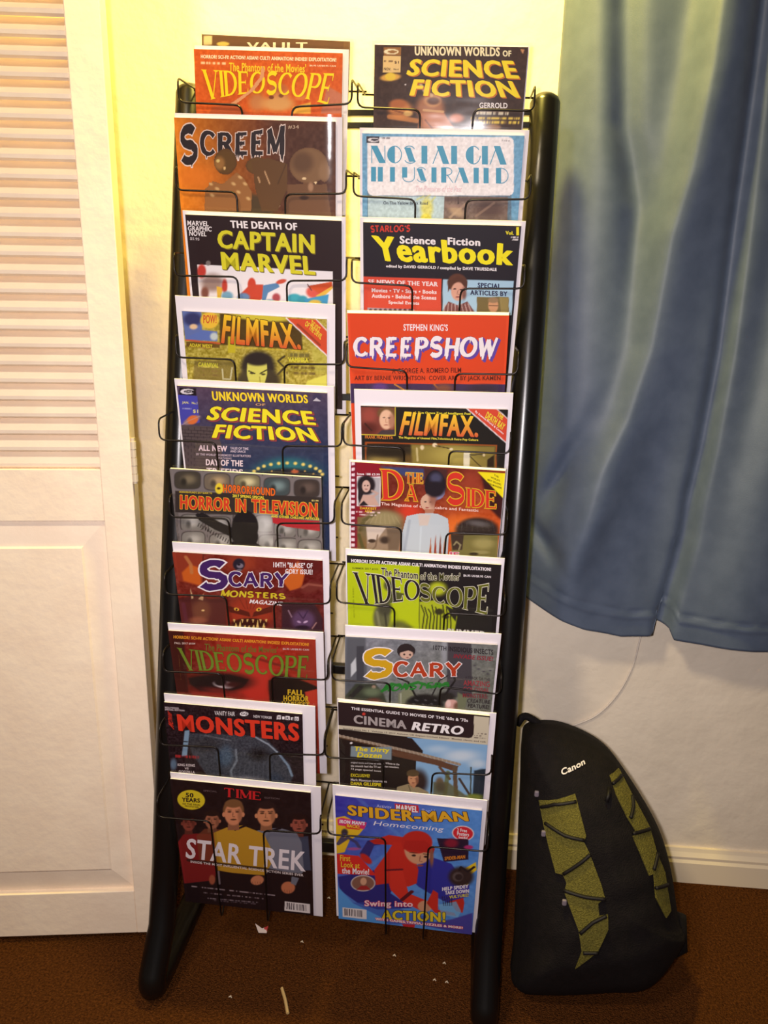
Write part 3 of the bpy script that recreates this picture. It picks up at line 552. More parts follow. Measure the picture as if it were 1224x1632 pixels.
('L',[(34.5,99.7),(32.0,133.1)],0.62,(100,106,120),1.0,0.35),
('L',[(41.7,91.4),(39.5,132.2)],0.62,(100,106,120),0.99,0.35),
('L',[(48.5,94.3),(47.0,131.3)],0.62,(100,106,120),0.99,0.35),
('L',[(55.3,97.2),(54.5,130.4)],0.62,(100,106,120),0.99,0.35),
('P',[(-73.8,48.4),(-66.3,46.6),(-73.9,95.5),(-82.0,96.4)],(124,150,176),1.5,1.0),
('L',[(-79.9,69.2),(-71.1,68.2)],0.88,(36,30,36),0.63,1.0),
('E',-95.9,113.6,5.6,-0.7,-1.0,12.6,(90,110,134),0.6,1.0),
('E',16.5,8.6,6.5,-0.7,-0.2,3.8,(236,228,232),0.05,1.0),
('P',[(11.3,5.9),(21.9,4.8),(21.6,11.2),(11.0,12.3)],(236,228,232),0.48,0),
('P',[(64.3,6.1),(70.2,5.5),(70.0,12.4),(64.1,13.1)],(236,228,232),0.36,1.0),
('P',[(77.1,5.9),(83.0,5.2),(82.9,12.2),(76.9,12.8)],(236,228,232),0.36,1.0),
('P',[(89.9,5.7),(95.8,5.0),(95.7,12.0),(89.8,12.6)],(236,228,232),0.36,1.0),
('D',-92.1,97.6,-54.5,95.7,3.06,(176,40,44),0.9)],'over':[],'text':[('HOLLYWOOD','B',[(-100.1,10.7),(-79.7,10.6),(-79.4,7.4),(-99.8,7.5)],(206,190,196)),
('SPECIAL EDITION','B',[(-100.4,14.2),(-71.4,13.2),(-71.1,10.3),(-100.2,11.3)],(206,190,196)),
('VANITY FAIR','b',[(-27.2,15.2),(2.8,13.8),(3.2,6.2),(-26.7,7.6)],(236,228,232)),
('NEW YORKER','b',[(30.1,13.5),(56.9,13.3),(57.1,8.6),(30.3,8.8)],(236,228,232)),
('GQ','H',[(12.0,11.4),(21.2,10.7),(21.4,5.7),(12.2,6.4)],(40,26,32)),
('W','B',[(65.3,12.1),(68.9,11.7),(69.0,6.7),(65.4,7.1)],(40,26,32)),
('I','B',[(71.7,12.0),(75.3,11.6),(75.4,6.6),(71.8,7.0)],(236,228,232)),
('R','B',[(78.1,11.8),(81.7,11.5),(81.8,6.5),(78.2,6.9)],(40,26,32)),
('E','B',[(84.5,11.7),(88.1,11.4),(88.2,6.4),(84.7,6.8)],(236,228,232)),
('D','B',[(91.0,11.6),(94.5,11.2),(94.6,6.3),(91.1,6.7)],(40,26,32)),
('MOVIE','B',[(-89.1,48.5),(-91.1,19.7),(-96.0,13.8),(-97.5,37.5)],(206,52,36)),
('MONSTERS','H',[(-82.7,49.0),(96.3,49.0),(96.3,16.0),(-83.2,18.3)],(214,56,36)),
('KING KONG','B',[(-89.8,116.0),(-63.3,114.5),(-62.9,109.4),(-89.4,111.0)],(214,200,204)),
('VS','B',[(-79.4,121.1),(-73.3,120.7),(-73.0,116.9),(-79.1,117.3)],(214,200,204)),
('GODZILLA','B',[(-89.1,128.5),(-64.2,127.5),(-63.9,122.4),(-88.7,123.4)],(214,200,204))]},
'L10':{'C':(-0.2947,1.0052,0.3919),'u':(0.9995,-0.0015,-0.0308),'n':(0.0078,0.9789,0.204),'w':207.5,'h':267,'vmax':270,'base':(34,20,22),'board':(-104.1,117.7,-8.4),'paint':[('N',4,5.47,5),
('E',-75.4,38.6,20.9,0.1,-3.3,20.3,(214,190,40),0.04,1.0),
('P',[(-104.6,132.4),(-93.8,113.1),(-73.0,108.3),(-45.0,106.1),(-49.5,204.8),(-51.6,216.5),(-102.6,224.5)],(124,30,32),2.11,1.0),
('P',[(-73.5,113.7),(-59.4,95.9),(-34.0,94.0),(-36.6,169.4),(-73.3,174.9)],(120,60,40),2.08,0.8),
('E',-83.0,82.6,11.8,-1.7,-1.4,16.3,(32,16,17),0.12,1.0),
('E',-94.1,90.5,1.7,-0.2,-0.3,3.7,(136,64,52),0.2,1.0),
('E',-73.0,87.5,1.7,-0.2,-0.3,3.6,(136,64,52),0.2,1.0),
('P',[(-89.6,97.1),(-78.8,95.5),(-79.1,111.0),(-92.1,112.9)],(95,44,36),1.04,1.0),
('E',-83.5,88.6,9.9,-1.4,-1.4,16.4,(136,64,52),0.12,1.0),
('E',-82.1,73.1,9.6,-1.3,-0.5,6.1,(32,16,17),0.2,1.0),
('E',-87.5,85.6,2.4,-0.3,-0.1,1.5,(57,26,21),0.4,1.0),
('L',[(-85.1,82.8),(-89.6,83.2)],0.54,(32,16,17),0.52,0.9),
('E',-78.9,84.4,2.4,-0.3,-0.1,1.5,(57,26,21),0.4,1.0),
('L',[(-80.8,82.2),(-76.3,81.3)],0.54,(32,16,17),0.52,0.9),
('L',[(-83.8,85.4),(-84.7,92.0),(-82.3,92.1)],0.47,(89,42,34),0.52,0.9),
('E',-84.2,96.3,3.7,-0.5,-0.1,1.3,(57,26,21),0.3,1.0),
('E',-76.6,88.9,2.7,-0.4,-0.9,10.9,(89,42,34),0.7,0.6),
('E',-46.3,72.2,13.3,-1.9,-1.2,16.8,(42,25,22),0.12,1.0),
('E',-58.7,80.4,1.9,-0.3,-0.3,3.8,(166,102,76),0.2,1.0),
('E',-34.9,77.0,1.9,-0.3,-0.3,3.7,(166,102,76),0.2,1.0),
('P',[(-53.4,87.1),(-41.2,85.4),(-41.1,101.3),(-55.8,103.4)],(116,71,53),1.03,1.0),
('E',-46.7,78.3,11.2,-1.6,-1.2,16.9,(166,102,76),0.12,1.0),
('E',-45.5,62.3,10.9,-1.5,-0.5,6.3,(42,25,22),0.2,1.0),
('E',-51.3,75.3,2.7,-0.4,-0.1,1.5,(69,42,31),0.4,1.0),
('L',[(-48.7,72.3),(-53.7,72.8)],0.55,(42,25,22),0.51,0.9),
('E',-41.6,73.9,2.7,-0.4,-0.1,1.5,(69,42,31),0.4,1.0),
('L',[(-43.8,71.6),(-38.7,70.7)],0.55,(42,25,22),0.51,0.9),
('L',[(-47.1,75.1),(-47.9,81.8),(-45.3,81.8)],0.48,(109,67,50),0.51,0.9),
('E',-47.3,86.2,4.1,-0.6,-0.1,1.3,(69,42,31),0.3,1.0),
('E',-38.9,78.5,3.0,-0.4,-0.8,11.2,(109,67,50),0.7,0.6),
('P',[(73.3,95.9),(98.2,88.9),(101.4,162.9),(76.4,166.8)],(62,66,86),2.01,1.0),
('E',85.2,61.2,12.9,-1.8,-0.4,17.7,(37,20,20),0.12,1.0),
('E',73.5,69.7,1.9,-0.3,-0.1,4.0,(149,76,62),0.2,1.0),
('E',96.6,66.4,1.9,-0.3,-0.1,3.9,(149,76,62),0.2,1.0),
('P',[(79.0,76.9),(90.8,75.2),(91.6,92.0),(77.3,94.1)],(104,53,43),1.0,1.0),
('E',85.1,67.7,10.9,-1.5,-0.4,17.8,(149,76,62),0.12,1.0),
('E',85.5,50.8,10.6,-1.5,-0.2,6.6,(37,20,20),0.2,1.0),
('E',80.5,64.4,2.6,-0.4,-0.0,1.6,(62,31,26),0.4,1.0),
('L',[(82.9,61.3),(78.0,61.8)],0.57,(37,20,20),0.5,0.9),
('E',89.9,63.1,2.6,-0.4,-0.0,1.6,(62,31,26),0.4,1.0),
('L',[(87.6,60.6),(92.5,59.7)],0.57,(37,20,20),0.49,0.9),
('L',[(84.6,64.2),(84.1,71.4),(86.7,71.4)],0.5,(98,50,40),0.5,0.9),
('E',84.9,76.0,4.0,-0.6,-0.0,1.4,(62,31,26),0.3,1.0),
('E',92.7,68.0,2.9,-0.4,-0.2,11.9,(98,50,40),0.7,0.6),
('P',[(18.8,89.9),(31.6,82.9),(56.5,78.3),(81.0,84.5),(88.0,104.2),(90.4,164.6),(82.4,184.3),(29.8,181.3)],(112,112,126),1.52,1.0),
('P',[(-46.0,102.7),(-23.5,87.3),(-0.7,80.6),(31.1,93.4),(42.2,128.6),(39.8,157.8),(26.9,189.2),(8.9,186.4),(-22.2,187.5),(-45.5,185.5)],(184,136,40),1.55,1.0),
('L',[(-23.5,86.3),(-12.5,91.6),(3.1,81.1)],1.91,(36,22,24),0.64,1.0),
('L',[(22.8,85.2),(38.8,87.8),(56.5,79.0)],1.9,(34,22,28),0.63,1.0),
('E',-12.6,51.1,16.4,-2.3,-1.4,23.2,(120,80,50),0.12,1.0),
('E',-27.8,62.1,2.4,-0.3,-0.3,5.2,(206,132,96),0.2,1.0),
('E',1.5,58.1,2.4,-0.3,-0.3,5.2,(206,132,96),0.2,1.0),
('P',[(-21.3,71.6),(-6.2,69.5),(-6.0,91.6),(-24.2,94.2)],(144,92,67),1.01,1.0),
('E',-13.1,59.6,13.8,-1.9,-1.4,23.3,(206,132,96),0.12,1.0),
('E',-11.7,37.5,13.4,-1.8,-0.5,8.7,(120,80,50),0.2,1.0),
('E',-18.7,55.2,3.3,-0.5,-0.1,2.1,(86,55,40),0.4,1.0),
('L',[(-15.5,51.2),(-21.8,51.8)],0.76,(120,80,50),0.5,0.9),
('E',-6.8,53.6,3.3,-0.5,-0.1,2.1,(86,55,40),0.4,1.0),
('L',[(-9.6,50.4),(-3.3,49.3)],0.76,(120,80,50),0.5,0.9),
('L',[(-13.5,55.0),(-14.6,64.4),(-11.3,64.5)],0.67,(135,87,63),0.5,0.9),
('E',-13.7,70.5,5.1,-0.7,-0.1,1.8,(86,55,40),0.3,1.0),
('E',-3.5,60.0,3.7,-0.5,-0.9,15.6,(135,87,63),0.7,0.6),
('E',36.8,47.1,16.8,-2.3,-1.0,22.4,(42,26,26),0.12,1.0),
('E',21.4,57.9,2.5,-0.3,-0.2,5.0,(200,130,92),0.2,1.0),
('E',51.4,53.7,2.4,-0.3,-0.2,5.0,(200,130,92),0.2,1.0),
('P',[(28.3,67.0),(43.7,64.8),(44.4,86.2),(25.8,88.9)],(140,91,64),1.0,1.0),
('E',36.4,55.3,14.1,-2.0,-1.0,22.6,(200,130,92),0.12,1.0),
('E',37.4,33.9,13.7,-1.9,-0.4,8.4,(42,26,26),0.2,1.0),
('E',30.5,51.2,3.4,-0.5,-0.1,2.0,(84,54,38),0.4,1.0),
('L',[(33.8,47.3),(27.3,47.9)],0.74,(42,26,26),0.5,0.9),
('E',42.8,49.5,3.4,-0.5,-0.1,2.0,(84,54,38),0.4,1.0),
('L',[(39.9,46.4),(46.3,45.3)],0.73,(42,26,26),0.5,0.9),
('L',[(35.9,50.9),(35.0,60.0),(38.4,60.1)],0.64,(132,85,60),0.5,0.9),
('E',36.0,65.9,5.2,-0.7,-0.1,1.8,(84,54,38),0.3,1.0),
('E',46.3,55.7,3.8,-0.5,-0.6,15.0,(132,85,60),0.7,0.6),
('P',[(-48.4,189.7),(-22.3,189.4),(29.7,185.0),(35.3,173.1),(89.0,172.2),(96.0,208.3),(101.6,261.2),(-106.3,295.6),(-102.6,224.5),(-52.4,209.0)],(32,20,24),2.14,1.0),
('E',16.1,198.3,10.9,-4.4,0.8,10.9,(196,122,86),0.15,1.0),
('E',64.5,207.6,11.4,-1.8,-0.4,14.4,(190,112,78),0.15,1.0),
('E',-56.3,208.5,5.3,-0.8,-0.9,12.2,(160,84,60),0.3,1.0),
('P',[(70.9,181.2),(82.4,183.1),(76.8,200.8),(69.2,197.1)],(110,110,124),1.04,1.0),
('L',[(8.6,202.9),(9.3,209.6)],0.4,(120,66,48),0.53,0.8),
('L',[(58.3,213.9),(59.9,221.3)],0.4,(120,66,48),0.53,0.8),
('L',[(12.6,202.3),(13.3,208.9)],0.4,(120,66,48),0.53,0.8),
('L',[(62.2,213.3),(63.3,220.7)],0.4,(120,66,48),0.53,0.8),
('L',[(16.5,201.6),(17.2,208.3)],0.4,(120,66,48),0.53,0.8),
('L',[(66.2,212.7),(66.7,220.2)],0.4,(120,66,48),0.53,0.8),
('L',[(20.4,201.0),(21.1,207.7)],0.4,(120,66,48),0.53,0.8),
('L',[(70.1,212.0),(70.1,219.6)],0.4,(120,66,48),0.53,0.8),
('L',[(-91.1,169.5),(30.3,170.9),(91.4,178.4)],2.94,(40,26,26),0.8,0.75),
('D',-91.6,229.1,43.5,229.0,1.78,(170,150,156),0.8),
('D',-72.0,241.0,24.7,239.8,1.78,(160,140,146),0.8),
('D',-69.0,253.5,16.3,250.2,1.65,(150,132,140),0.8),
('D',-57.2,257.1,10.8,254.6,1.1,(140,120,130),0.7),
('L',[(-44.4,187.9),(-45.0,216.2)],1.6,(180,160,165),0.8,0.6),
('P',[(58.0,240.4),(98.5,240.7),(98.2,262.6),(57.3,262.3)],(225,215,215),0.53,1),
('L',[(62.0,243.7),(61.5,257.9)],0.93,(40,30,40),0.4,0.85),
('L',[(65.4,243.7),(65.0,257.9)],0.93,(40,30,40),0.4,0.85),
('L',[(68.8,243.7),(68.4,257.9)],0.93,(40,30,40),0.4,0.85),
('L',[(72.7,243.7),(72.3,258.0)],0.93,(40,30,40),0.4,0.85),
('L',[(76.6,243.8),(76.3,258.0)],0.4,(40,30,40),0.4,0.85),
('L',[(79.0,243.8),(78.7,258.0)],0.4,(40,30,40),0.4,0.85),
('L',[(81.9,243.8),(81.5,258.0)],0.4,(40,30,40),0.4,0.85),
('L',[(83.7,243.8),(83.4,258.1)],0.4,(40,30,40),0.4,0.85),
('L',[(86.1,243.9),(85.8,258.1)],0.66,(40,30,40),0.4,0.85),
('L',[(88.4,243.9),(88.1,258.1)],0.66,(40,30,40),0.4,0.85),
('L',[(91.8,243.9),(91.5,258.1)],0.4,(40,30,40),0.4,0.85)],'over':[],'text':[('50','H',[(-83.2,34.0),(-71.3,33.4),(-70.5,24.0),(-82.3,24.6)],(50,34,26)),
('YEARS','H',[(-90.0,43.9),(-62.1,42.1),(-61.4,33.4),(-89.2,35.1)],(50,34,26)),
('OF THE FINAL','B',[(-89.3,49.8),(-61.9,48.8),(-61.6,44.7),(-89.0,45.8)],(90,70,30)),
('FRONTIER','B',[(-85.9,53.4),(-64.7,53.2),(-64.4,49.8),(-85.6,50.0)],(90,70,30)),
('TIME','serif',[(-24.9,25.1),(29.7,25.0),(30.5,8.5),(-23.7,6.7)],(196,36,40)),
('SPECIAL','b',[(-55.3,18.7),(-34.9,17.9),(-34.7,14.6),(-55.0,15.4)],(110,90,92)),
('EDITION','b',[(35.5,20.3),(57.3,19.9),(57.4,16.7),(35.7,17.0)],(110,90,92)),
('STAR TREK','B',[(-95.4,165.4),(92.9,167.2),(95.1,122.9),(-88.9,120.5)],(226,214,220)),
('INSIDE THE MOST INFLUENTIAL SCIENCE FICTION SERIES EVER','B',[(-87.9,174.2),(89.4,178.0),(89.5,172.8),(-87.4,169.0)],(222,206,206))]},
'R1':{'C':(-0.0303,1.173,1.3884),'u':(0.9997,0.0005,-0.0231),'n':(0.0029,0.989,0.1481),'w':197.3,'h':267,'vmax':152,'base':(60,36,26),'board':(-99.0,100.5,-2.0),'paint':[('N',8,3.83,2),
('P',[(-86.9,12.6),(-64.4,12.6),(-63.8,31.1),(-87.5,31.4)],(226,190,130),0.64,1.0),
('P',[(-86.7,2.9),(-64.3,2.6),(-64.0,11.9),(-86.5,12.2)],(150,100,50),0.64,1.0),
('E',-76.7,7.6,9.8,-0.1,0.1,3.2,(238,224,190),0.1,1.0),
('E',-75.2,7.6,6.4,-0.1,0.0,1.7,(150,100,50),0.15,1.0),
('E',-77.0,37.0,14.2,-1.3,0.6,4.5,(214,160,70),0.3,1.0),
('E',-77.0,36.2,7.3,-0.1,0.1,4.9,(226,190,60),0.2,1.0),
('E',-62.4,75.3,17.1,-0.3,0.4,11.7,(190,120,66),0.4,1.0),
('E',-65.9,67.6,12.0,-0.2,0.2,5.5,(170,96,50),0.4,1.0),
('L',[(-77.5,83.5),(-40.1,87.7)],2.86,(200,130,70),1.76,0.8),
('L',[(-73.4,75.5),(-55.7,79.1),(-42.8,73.0)],0.88,(120,66,36),0.88,0.8),
('E',-52.4,79.1,6.6,-0.1,0.1,3.5,(226,180,110),0.4,1.0),
('E',-23.3,72.6,20.0,-0.4,0.8,17.5,(160,100,62),0.4,1.0),
('E',-20.5,62.9,11.9,-0.2,0.4,8.5,(196,140,90),0.3,1.0),
('E',-19.3,63.8,8.7,-0.2,0.2,4.6,(96,56,36),0.4,1.0),
('L',[(-37.5,43.9),(-30.6,53.4),(-21.8,57.1)],1.94,(214,180,140),1.29,0.9),
('P',[(-36.1,78.7),(-5.7,76.2),(13.0,99.4),(-39.6,100.5)],(180,110,66),2.62,1.0),
('L',[(-31.9,74.7),(-5.7,76.2)],1.31,(214,170,120),1.09,0.8),
('L',[(-29.2,86.4),(-17.7,98.1)],0.87,(110,60,40),0.87,0.8),
('E',12.1,83.6,10.8,-0.2,0.3,5.9,(190,110,70),0.5,1.0),
('E',-56.9,45.2,1.1,-0.0,0.0,1.0,(236,228,232),0.5,1.0),
('E',61.5,93.4,10.8,-0.2,0.3,3.9,(150,110,80),0.4,1.0),
('D',37.6,76.9,80.6,76.8,2.16,(236,224,200),0.9),
('D',31.5,82.8,95.0,82.3,1.73,(230,200,80),0.9),
('D',31.9,87.7,95.5,87.2,1.95,(230,200,80),0.9),
('P',[(88.9,2.7),(94.1,3.0),(92.5,7.8)],(196,140,100),0.62,1.0),
('D',-85.7,18.4,-73.9,18.6,0.86,(120,90,60),0.9)],'over':[],'text':[('NOV.','B',[(-85.9,29.0),(-76.4,29.2),(-76.4,26.0),(-85.9,25.7)],(60,40,30)),
('No.6','B',[(-72.9,28.6),(-66.5,28.6),(-66.5,26.6),(-73.0,26.5)],(60,40,30)),
('$1','B',[(-72.3,21.4),(-66.3,21.5),(-66.4,18.1),(-72.4,18.0)],(90,60,40)),
('UNKNOWN WORLDS','H',[(-46.1,11.5),(63.5,11.0),(62.7,0.7),(-46.5,1.1)],(240,226,190)),
('OF','H',[(67.1,11.1),(78.2,11.1),(77.6,4.2),(66.5,4.1)],(240,226,190)),
('SCIENCE','H',[(-57.2,34.8),(91.1,36.1),(80.8,15.4),(-50.4,15.4)],(240,214,26),{'s':(1.7,1.3,(200,110,30))}),
('FICTION','H',[(-51.7,58.2),(93.9,58.0),(81.2,38.5),(-45.9,38.6)],(240,214,26),{'s':(1.7,1.3,(200,110,30))}),
('GERROLD','B',[(41.5,71.0),(78.4,70.6),(77.8,64.1),(41.1,64.4)],(236,228,232))]},
'R2':{'C':(-0.0365,1.1508,1.2801),'u':(0.9999,-0.0041,-0.0151),'n':(0.007,0.9794,0.2016),'w':210.1,'h':267,'vmax':152,'base':(112,164,200),'board':(-108.9,110.9,-6.3),'paint':[('P',[(-98.1,71.0),(93.8,69.7),(97.1,111.0),(-98.1,113.0)],(88,104,120),0.67,0.7),
('P',[(84.4,1.8),(86.6,2.1),(88.7,3.0),(90.4,4.5),(91.5,6.3),(92.0,8.3),(96.7,65.6),(96.5,67.7),(95.6,69.6),(94.1,71.2),(92.2,72.2),(89.9,72.6),(-90.6,76.2),(-92.9,75.9),(-95.0,75.0),(-96.7,73.4),(-97.8,71.5),(-98.1,69.3),(-98.1,11.0),(-97.8,8.9),(-96.7,7.0),(-95.1,5.5),(-93.0,4.6),(-90.8,4.2)],(240,234,236),0.42,1.0),
('P',[(-97.7,77.2),(5.3,75.5),(5.9,110.6),(-97.2,113.0)],(186,208,214),0.67,1.0),
('E',-17.5,90.1,8.8,-0.2,0.5,13.8,(214,208,110),0.5,1.0),
('L',[(-31.1,80.0),(-22.4,75.7)],1.1,(206,204,120),1.1,0.7),
('L',[(-20.1,77.7),(-13.7,73.9)],0.88,(200,190,120),0.88,0.7),
('L',[(-11.2,81.6),(-7.0,76.4)],1.1,(206,204,110),1.1,0.7),
('E',-18.2,102.7,7.6,-0.2,0.2,5.5,(226,214,70),0.4,1.0),
('P',[(5.3,75.1),(89.8,74.2),(91.4,108.6),(5.9,110.6)],(120,98,88),0.88,1.0),
('N',14,2.57,5),
('E',22.4,93.4,11.7,6.0,-3.0,5.5,(180,150,120),0.6,1.0),
('L',[(32.9,84.9),(13.9,102.0)],1.53,(190,160,130),1.75,0.7),
('E',66.0,90.4,19.6,-0.4,0.8,12.4,(86,62,56),0.6,1.0),
('L',[(49.1,99.1),(72.0,82.0)],1.54,(160,130,110),1.76,0.6),
('L',[(23.7,75.8),(24.5,84.0)],0.65,(60,44,44),0.55,1.0),
('P',[(5.8,76.8),(89.9,75.1),(90.3,79.6),(6.0,81.3)],(86,66,64),1.31,0.6),
('P',[(6.1,85.4),(35.1,84.8),(35.3,89.0),(6.3,89.6)],(150,120,110),1.76,0.6),
('P',[(-99.2,3.6),(-82.6,3.3),(-82.5,11.5),(-99.2,11.8)],(54,50,60),0.43,1.0),
('E',-90.1,7.7,7.8,-0.1,0.0,2.7,(226,220,224),0.1,1.0),
('E',-88.6,7.7,5.2,-0.1,0.0,1.4,(54,50,60),0.15,1.0),
('D',-80.8,5.1,-67.5,5.3,1.08,(120,110,116),0.9),
('D',76.1,6.0,86.6,6.2,1.05,(150,140,146),0.9)],'over':[],'text':[('NOSTALGIA','deco',[(-93.7,35.9),(84.9,35.0),(83.1,12.3),(-93.8,14.5)],(72,152,186)),
('ILLUSTRATED','deco',[(-93.3,58.6),(89.2,58.0),(87.7,38.5),(-93.3,40.3)],(72,152,186)),
('The Pleasures of the Past','b',[(-34.0,69.7),(27.7,69.1),(28.6,62.2),(-32.9,62.7)],(226,190,196)),
('On The Yellow Brick Road','B',[(-76.4,87.2),(-16.3,86.3),(-16.4,82.2),(-76.5,83.0)],(70,80,86))]},
'R3':{'C':(-0.0336,1.1332,1.1691),'u':(0.9998,0.0143,-0.0141),'n':(-0.01,0.9633,0.2682),'w':207.2,'h':267,'vmax':152,'base':(36,31,40),'board':(-108.2,109.3,-5.3),'paint':[('P',[(-103.9,71.1),(3.0,71.4),(3.8,117.3),(-102.9,120.8)],(212,74,54),0.45,1.0),
('P',[(-98.5,114.1),(-33.4,114.8),(-33.1,125.9),(-98.6,125.3)],(180,160,170),0.69,1),
('E',-93.9,117.7,2.5,-0.1,-0.0,2.1,(70,50,66),0.4,1.0),
('E',-87.0,117.4,2.5,-0.1,0.0,2.1,(70,50,66),0.4,1.0),
('E',-80.2,117.2,2.5,-0.1,0.0,2.1,(70,50,66),0.4,1.0),
('E',-73.3,117.0,2.5,-0.1,0.0,2.1,(70,50,66),0.4,1.0),
('E',-66.4,116.8,2.5,-0.1,0.0,2.1,(70,50,66),0.4,1.0),
('E',-59.6,116.6,2.5,-0.1,0.0,2.1,(70,50,66),0.4,1.0),
('E',-52.7,116.3,2.5,-0.1,0.0,2.1,(70,50,66),0.4,1.0),
('E',-45.9,116.1,2.5,-0.1,0.0,2.1,(70,50,66),0.4,1.0),
('E',-39.0,115.9,2.5,-0.1,0.0,2.1,(70,50,66),0.4,1.0),
('P',[(5.0,72.0),(100.1,71.8),(101.1,118.7),(6.0,121.8)],(166,200,224),0.44,1.0),
('E',24.5,76.3,13.7,-0.4,0.7,12.9,(92,56,44),0.15,1.0),
('E',26.5,88.1,10.2,-0.3,0.7,13.0,(214,160,140),0.12,1.0),
('P',[(11.3,74.0),(25.3,67.0),(37.9,73.2),(38.0,86.6),(27.9,73.5),(17.0,78.3),(12.7,89.6)],(86,52,42),0.89,1.0),
('P',[(5.4,117.2),(13.7,102.0),(27.5,107.3),(39.5,101.2),(50.5,115.7)],(120,70,70),0.91,1.0),
('L',[(9.4,105.6),(7.6,117.1)],0.68,(206,180,176),0.45,0.8),
('L',[(13.9,105.4),(13.1,117.0)],0.68,(206,180,176),0.45,0.8),
('L',[(18.4,105.3),(18.5,116.8)],0.67,(206,180,176),0.45,0.8),
('L',[(22.9,105.2),(23.9,116.6)],0.67,(206,180,176),0.45,0.8),
('L',[(27.4,105.0),(29.3,116.4)],0.67,(206,180,176),0.45,0.8),
('L',[(31.8,104.9),(34.7,116.2)],0.67,(206,180,176),0.45,0.8),
('L',[(36.3,104.7),(40.1,116.1)],0.67,(206,180,176),0.45,0.8),
('L',[(40.8,104.6),(45.5,115.9)],0.67,(206,180,176),0.45,0.8),
('E',21.4,84.8,2.2,-0.1,0.1,1.1,(60,36,40),0.25,1.0),
('E',30.3,85.2,2.2,-0.1,0.1,1.1,(60,36,40),0.25,1.0),
('L',[(26.3,85.8),(24.9,91.5),(28.4,91.8)],0.45,(150,100,90),0.56,1.0),
('E',26.4,95.5,3.6,-0.1,0.0,0.9,(140,70,70),0.25,1.0),
('E',34.4,90.1,3.6,-0.1,0.5,9.0,(130,84,76),0.6,1.0),
('P',[(52.1,94.7),(95.4,93.4),(97.9,123.4),(54.0,124.9)],(116,100,62),0.45,1.0),
('E',75.2,105.8,7.1,-0.2,0.7,10.0,(206,150,112),0.15,1.0),
('E',74.6,98.5,7.6,-0.2,0.3,4.1,(150,120,90),0.3,1.0),
('L',[(69.6,105.9),(81.2,106.0)],0.45,(50,40,36),0.56,1.0),
('P',[(64.6,124.5),(70.7,115.1),(81.9,114.7),(89.4,123.7)],(60,50,46),0.9,1.0),
('P',[(82.5,94.2),(95.0,94.3),(96.2,114.2),(86.4,114.6)],(150,132,80),1.77,1.0),
('D',90.8,14.3,100.9,14.5,1.07,(236,228,232),0.9),
('D',93.6,17.2,101.1,17.4,1.07,(236,228,232),0.9)],'over':[],'text':[("STARLOG'S",'brush',[(-93.0,13.7),(-41.4,11.1),(-40.7,1.5),(-93.9,4.0)],(206,58,44)),
('Yearbook','H',[(-84.6,50.3),(97.4,51.2),(97.6,23.0),(-93.0,16.6)],(240,226,30)),
('Science','H',[(-54.8,26.3),(-6.8,26.7),(-7.2,16.6),(-55.0,16.1)],(236,228,232)),
('Fiction','H',[(9.1,26.3),(52.2,26.9),(51.6,17.2),(8.6,16.6)],(236,228,232)),
('edited by DAVID GERROLD / compiled by DAVE TRUESDALE','H',[(-72.6,59.2),(76.4,60.2),(75.9,54.6),(-72.6,54.4)],(236,228,232)),
('Vol.','H',[(84.2,11.4),(94.8,11.5),(94.4,7.0),(83.8,6.8)],(238,222,40)),
('1','B',[(98.1,11.9),(101.7,11.8),(100.7,1.4),(97.2,1.5)],(238,222,40)),
('SF NEWS OF THE YEAR','H',[(-97.2,81.2),(-1.5,82.0),(-1.8,75.7),(-97.2,75.0)],(236,214,216)),
('Movies • TV • Stars • Books','H',[(-92.3,92.4),(-2.9,92.3),(-3.1,86.9),(-92.3,86.9)],(236,214,216)),
('Authors • Behind the Scenes','H',[(-92.3,100.1),(-3.0,100.3),(-3.2,94.8),(-92.3,94.6)],(236,214,216)),
('Special Events','H',[(-69.0,109.0),(-26.2,109.5),(-26.4,103.5),(-69.1,103.0)],(236,214,216)),
('SPECIAL','H',[(52.3,81.7),(83.8,82.5),(83.3,75.9),(51.9,75.0)],(46,50,84)),
('ARTICLES BY','H',[(42.8,92.1),(93.5,92.5),(92.9,85.8),(42.3,85.3)],(46,50,84))]},
'R4':{'C':(-0.048,1.1114,1.0545),'u':(0.9998,-0.0186,0.0047),'n':(0.0168,0.9687,0.2476),'w':214.6,'h':267,'vmax':152,'base':(214,70,34),'board':(-108.3,107.3,-2.5),'paint':[('P',[(-107.1,99.5),(108.6,95.4),(110.1,123.0),(-108.3,129.0)],(62,46,84),0.7,1.0),
('L',[(-44.9,99.2),(-8.2,121.3)],1.03,(190,130,50),0.57,1.0),
('L',[(9.9,97.8),(28.3,115.5)],0.91,(180,110,40),0.57,1.0),
('E',-65.6,104.5,11.5,-0.3,-0.2,7.3,(90,60,130),0.6,1.0),
('E',23.6,103.5,13.6,-0.3,0.1,7.2,(120,74,60),0.7,1.0),
('E',77.7,102.1,24.6,-0.6,0.3,6.2,(50,40,60),0.7,1.0)],'over':[],'text':[("STEPHEN KING'S",'B',[(-32.0,22.8),(27.6,22.2),(27.4,12.9),(-31.9,13.3)],(236,228,232)),
('CREEPSHOW','drip',[(-102.1,65.5),(91.4,62.3),(95.1,27.3),(-100.9,31.2)],(236,228,232),{'o':(0.012,(90,50,90)),'s':(3.2,2.7,(96,70,160))}),
('A GEORGE A. ROMERO FILM','B',[(-48.3,83.7),(46.9,80.1),(46.7,72.6),(-48.2,76.1)],(96,30,24)),
('ART BY BERNIE WRIGHTSON  COVER ART BY JACK KAMEN','B',[(-101.0,96.5),(100.8,91.6),(100.4,83.1),(-100.7,87.8)],(96,30,24))]},
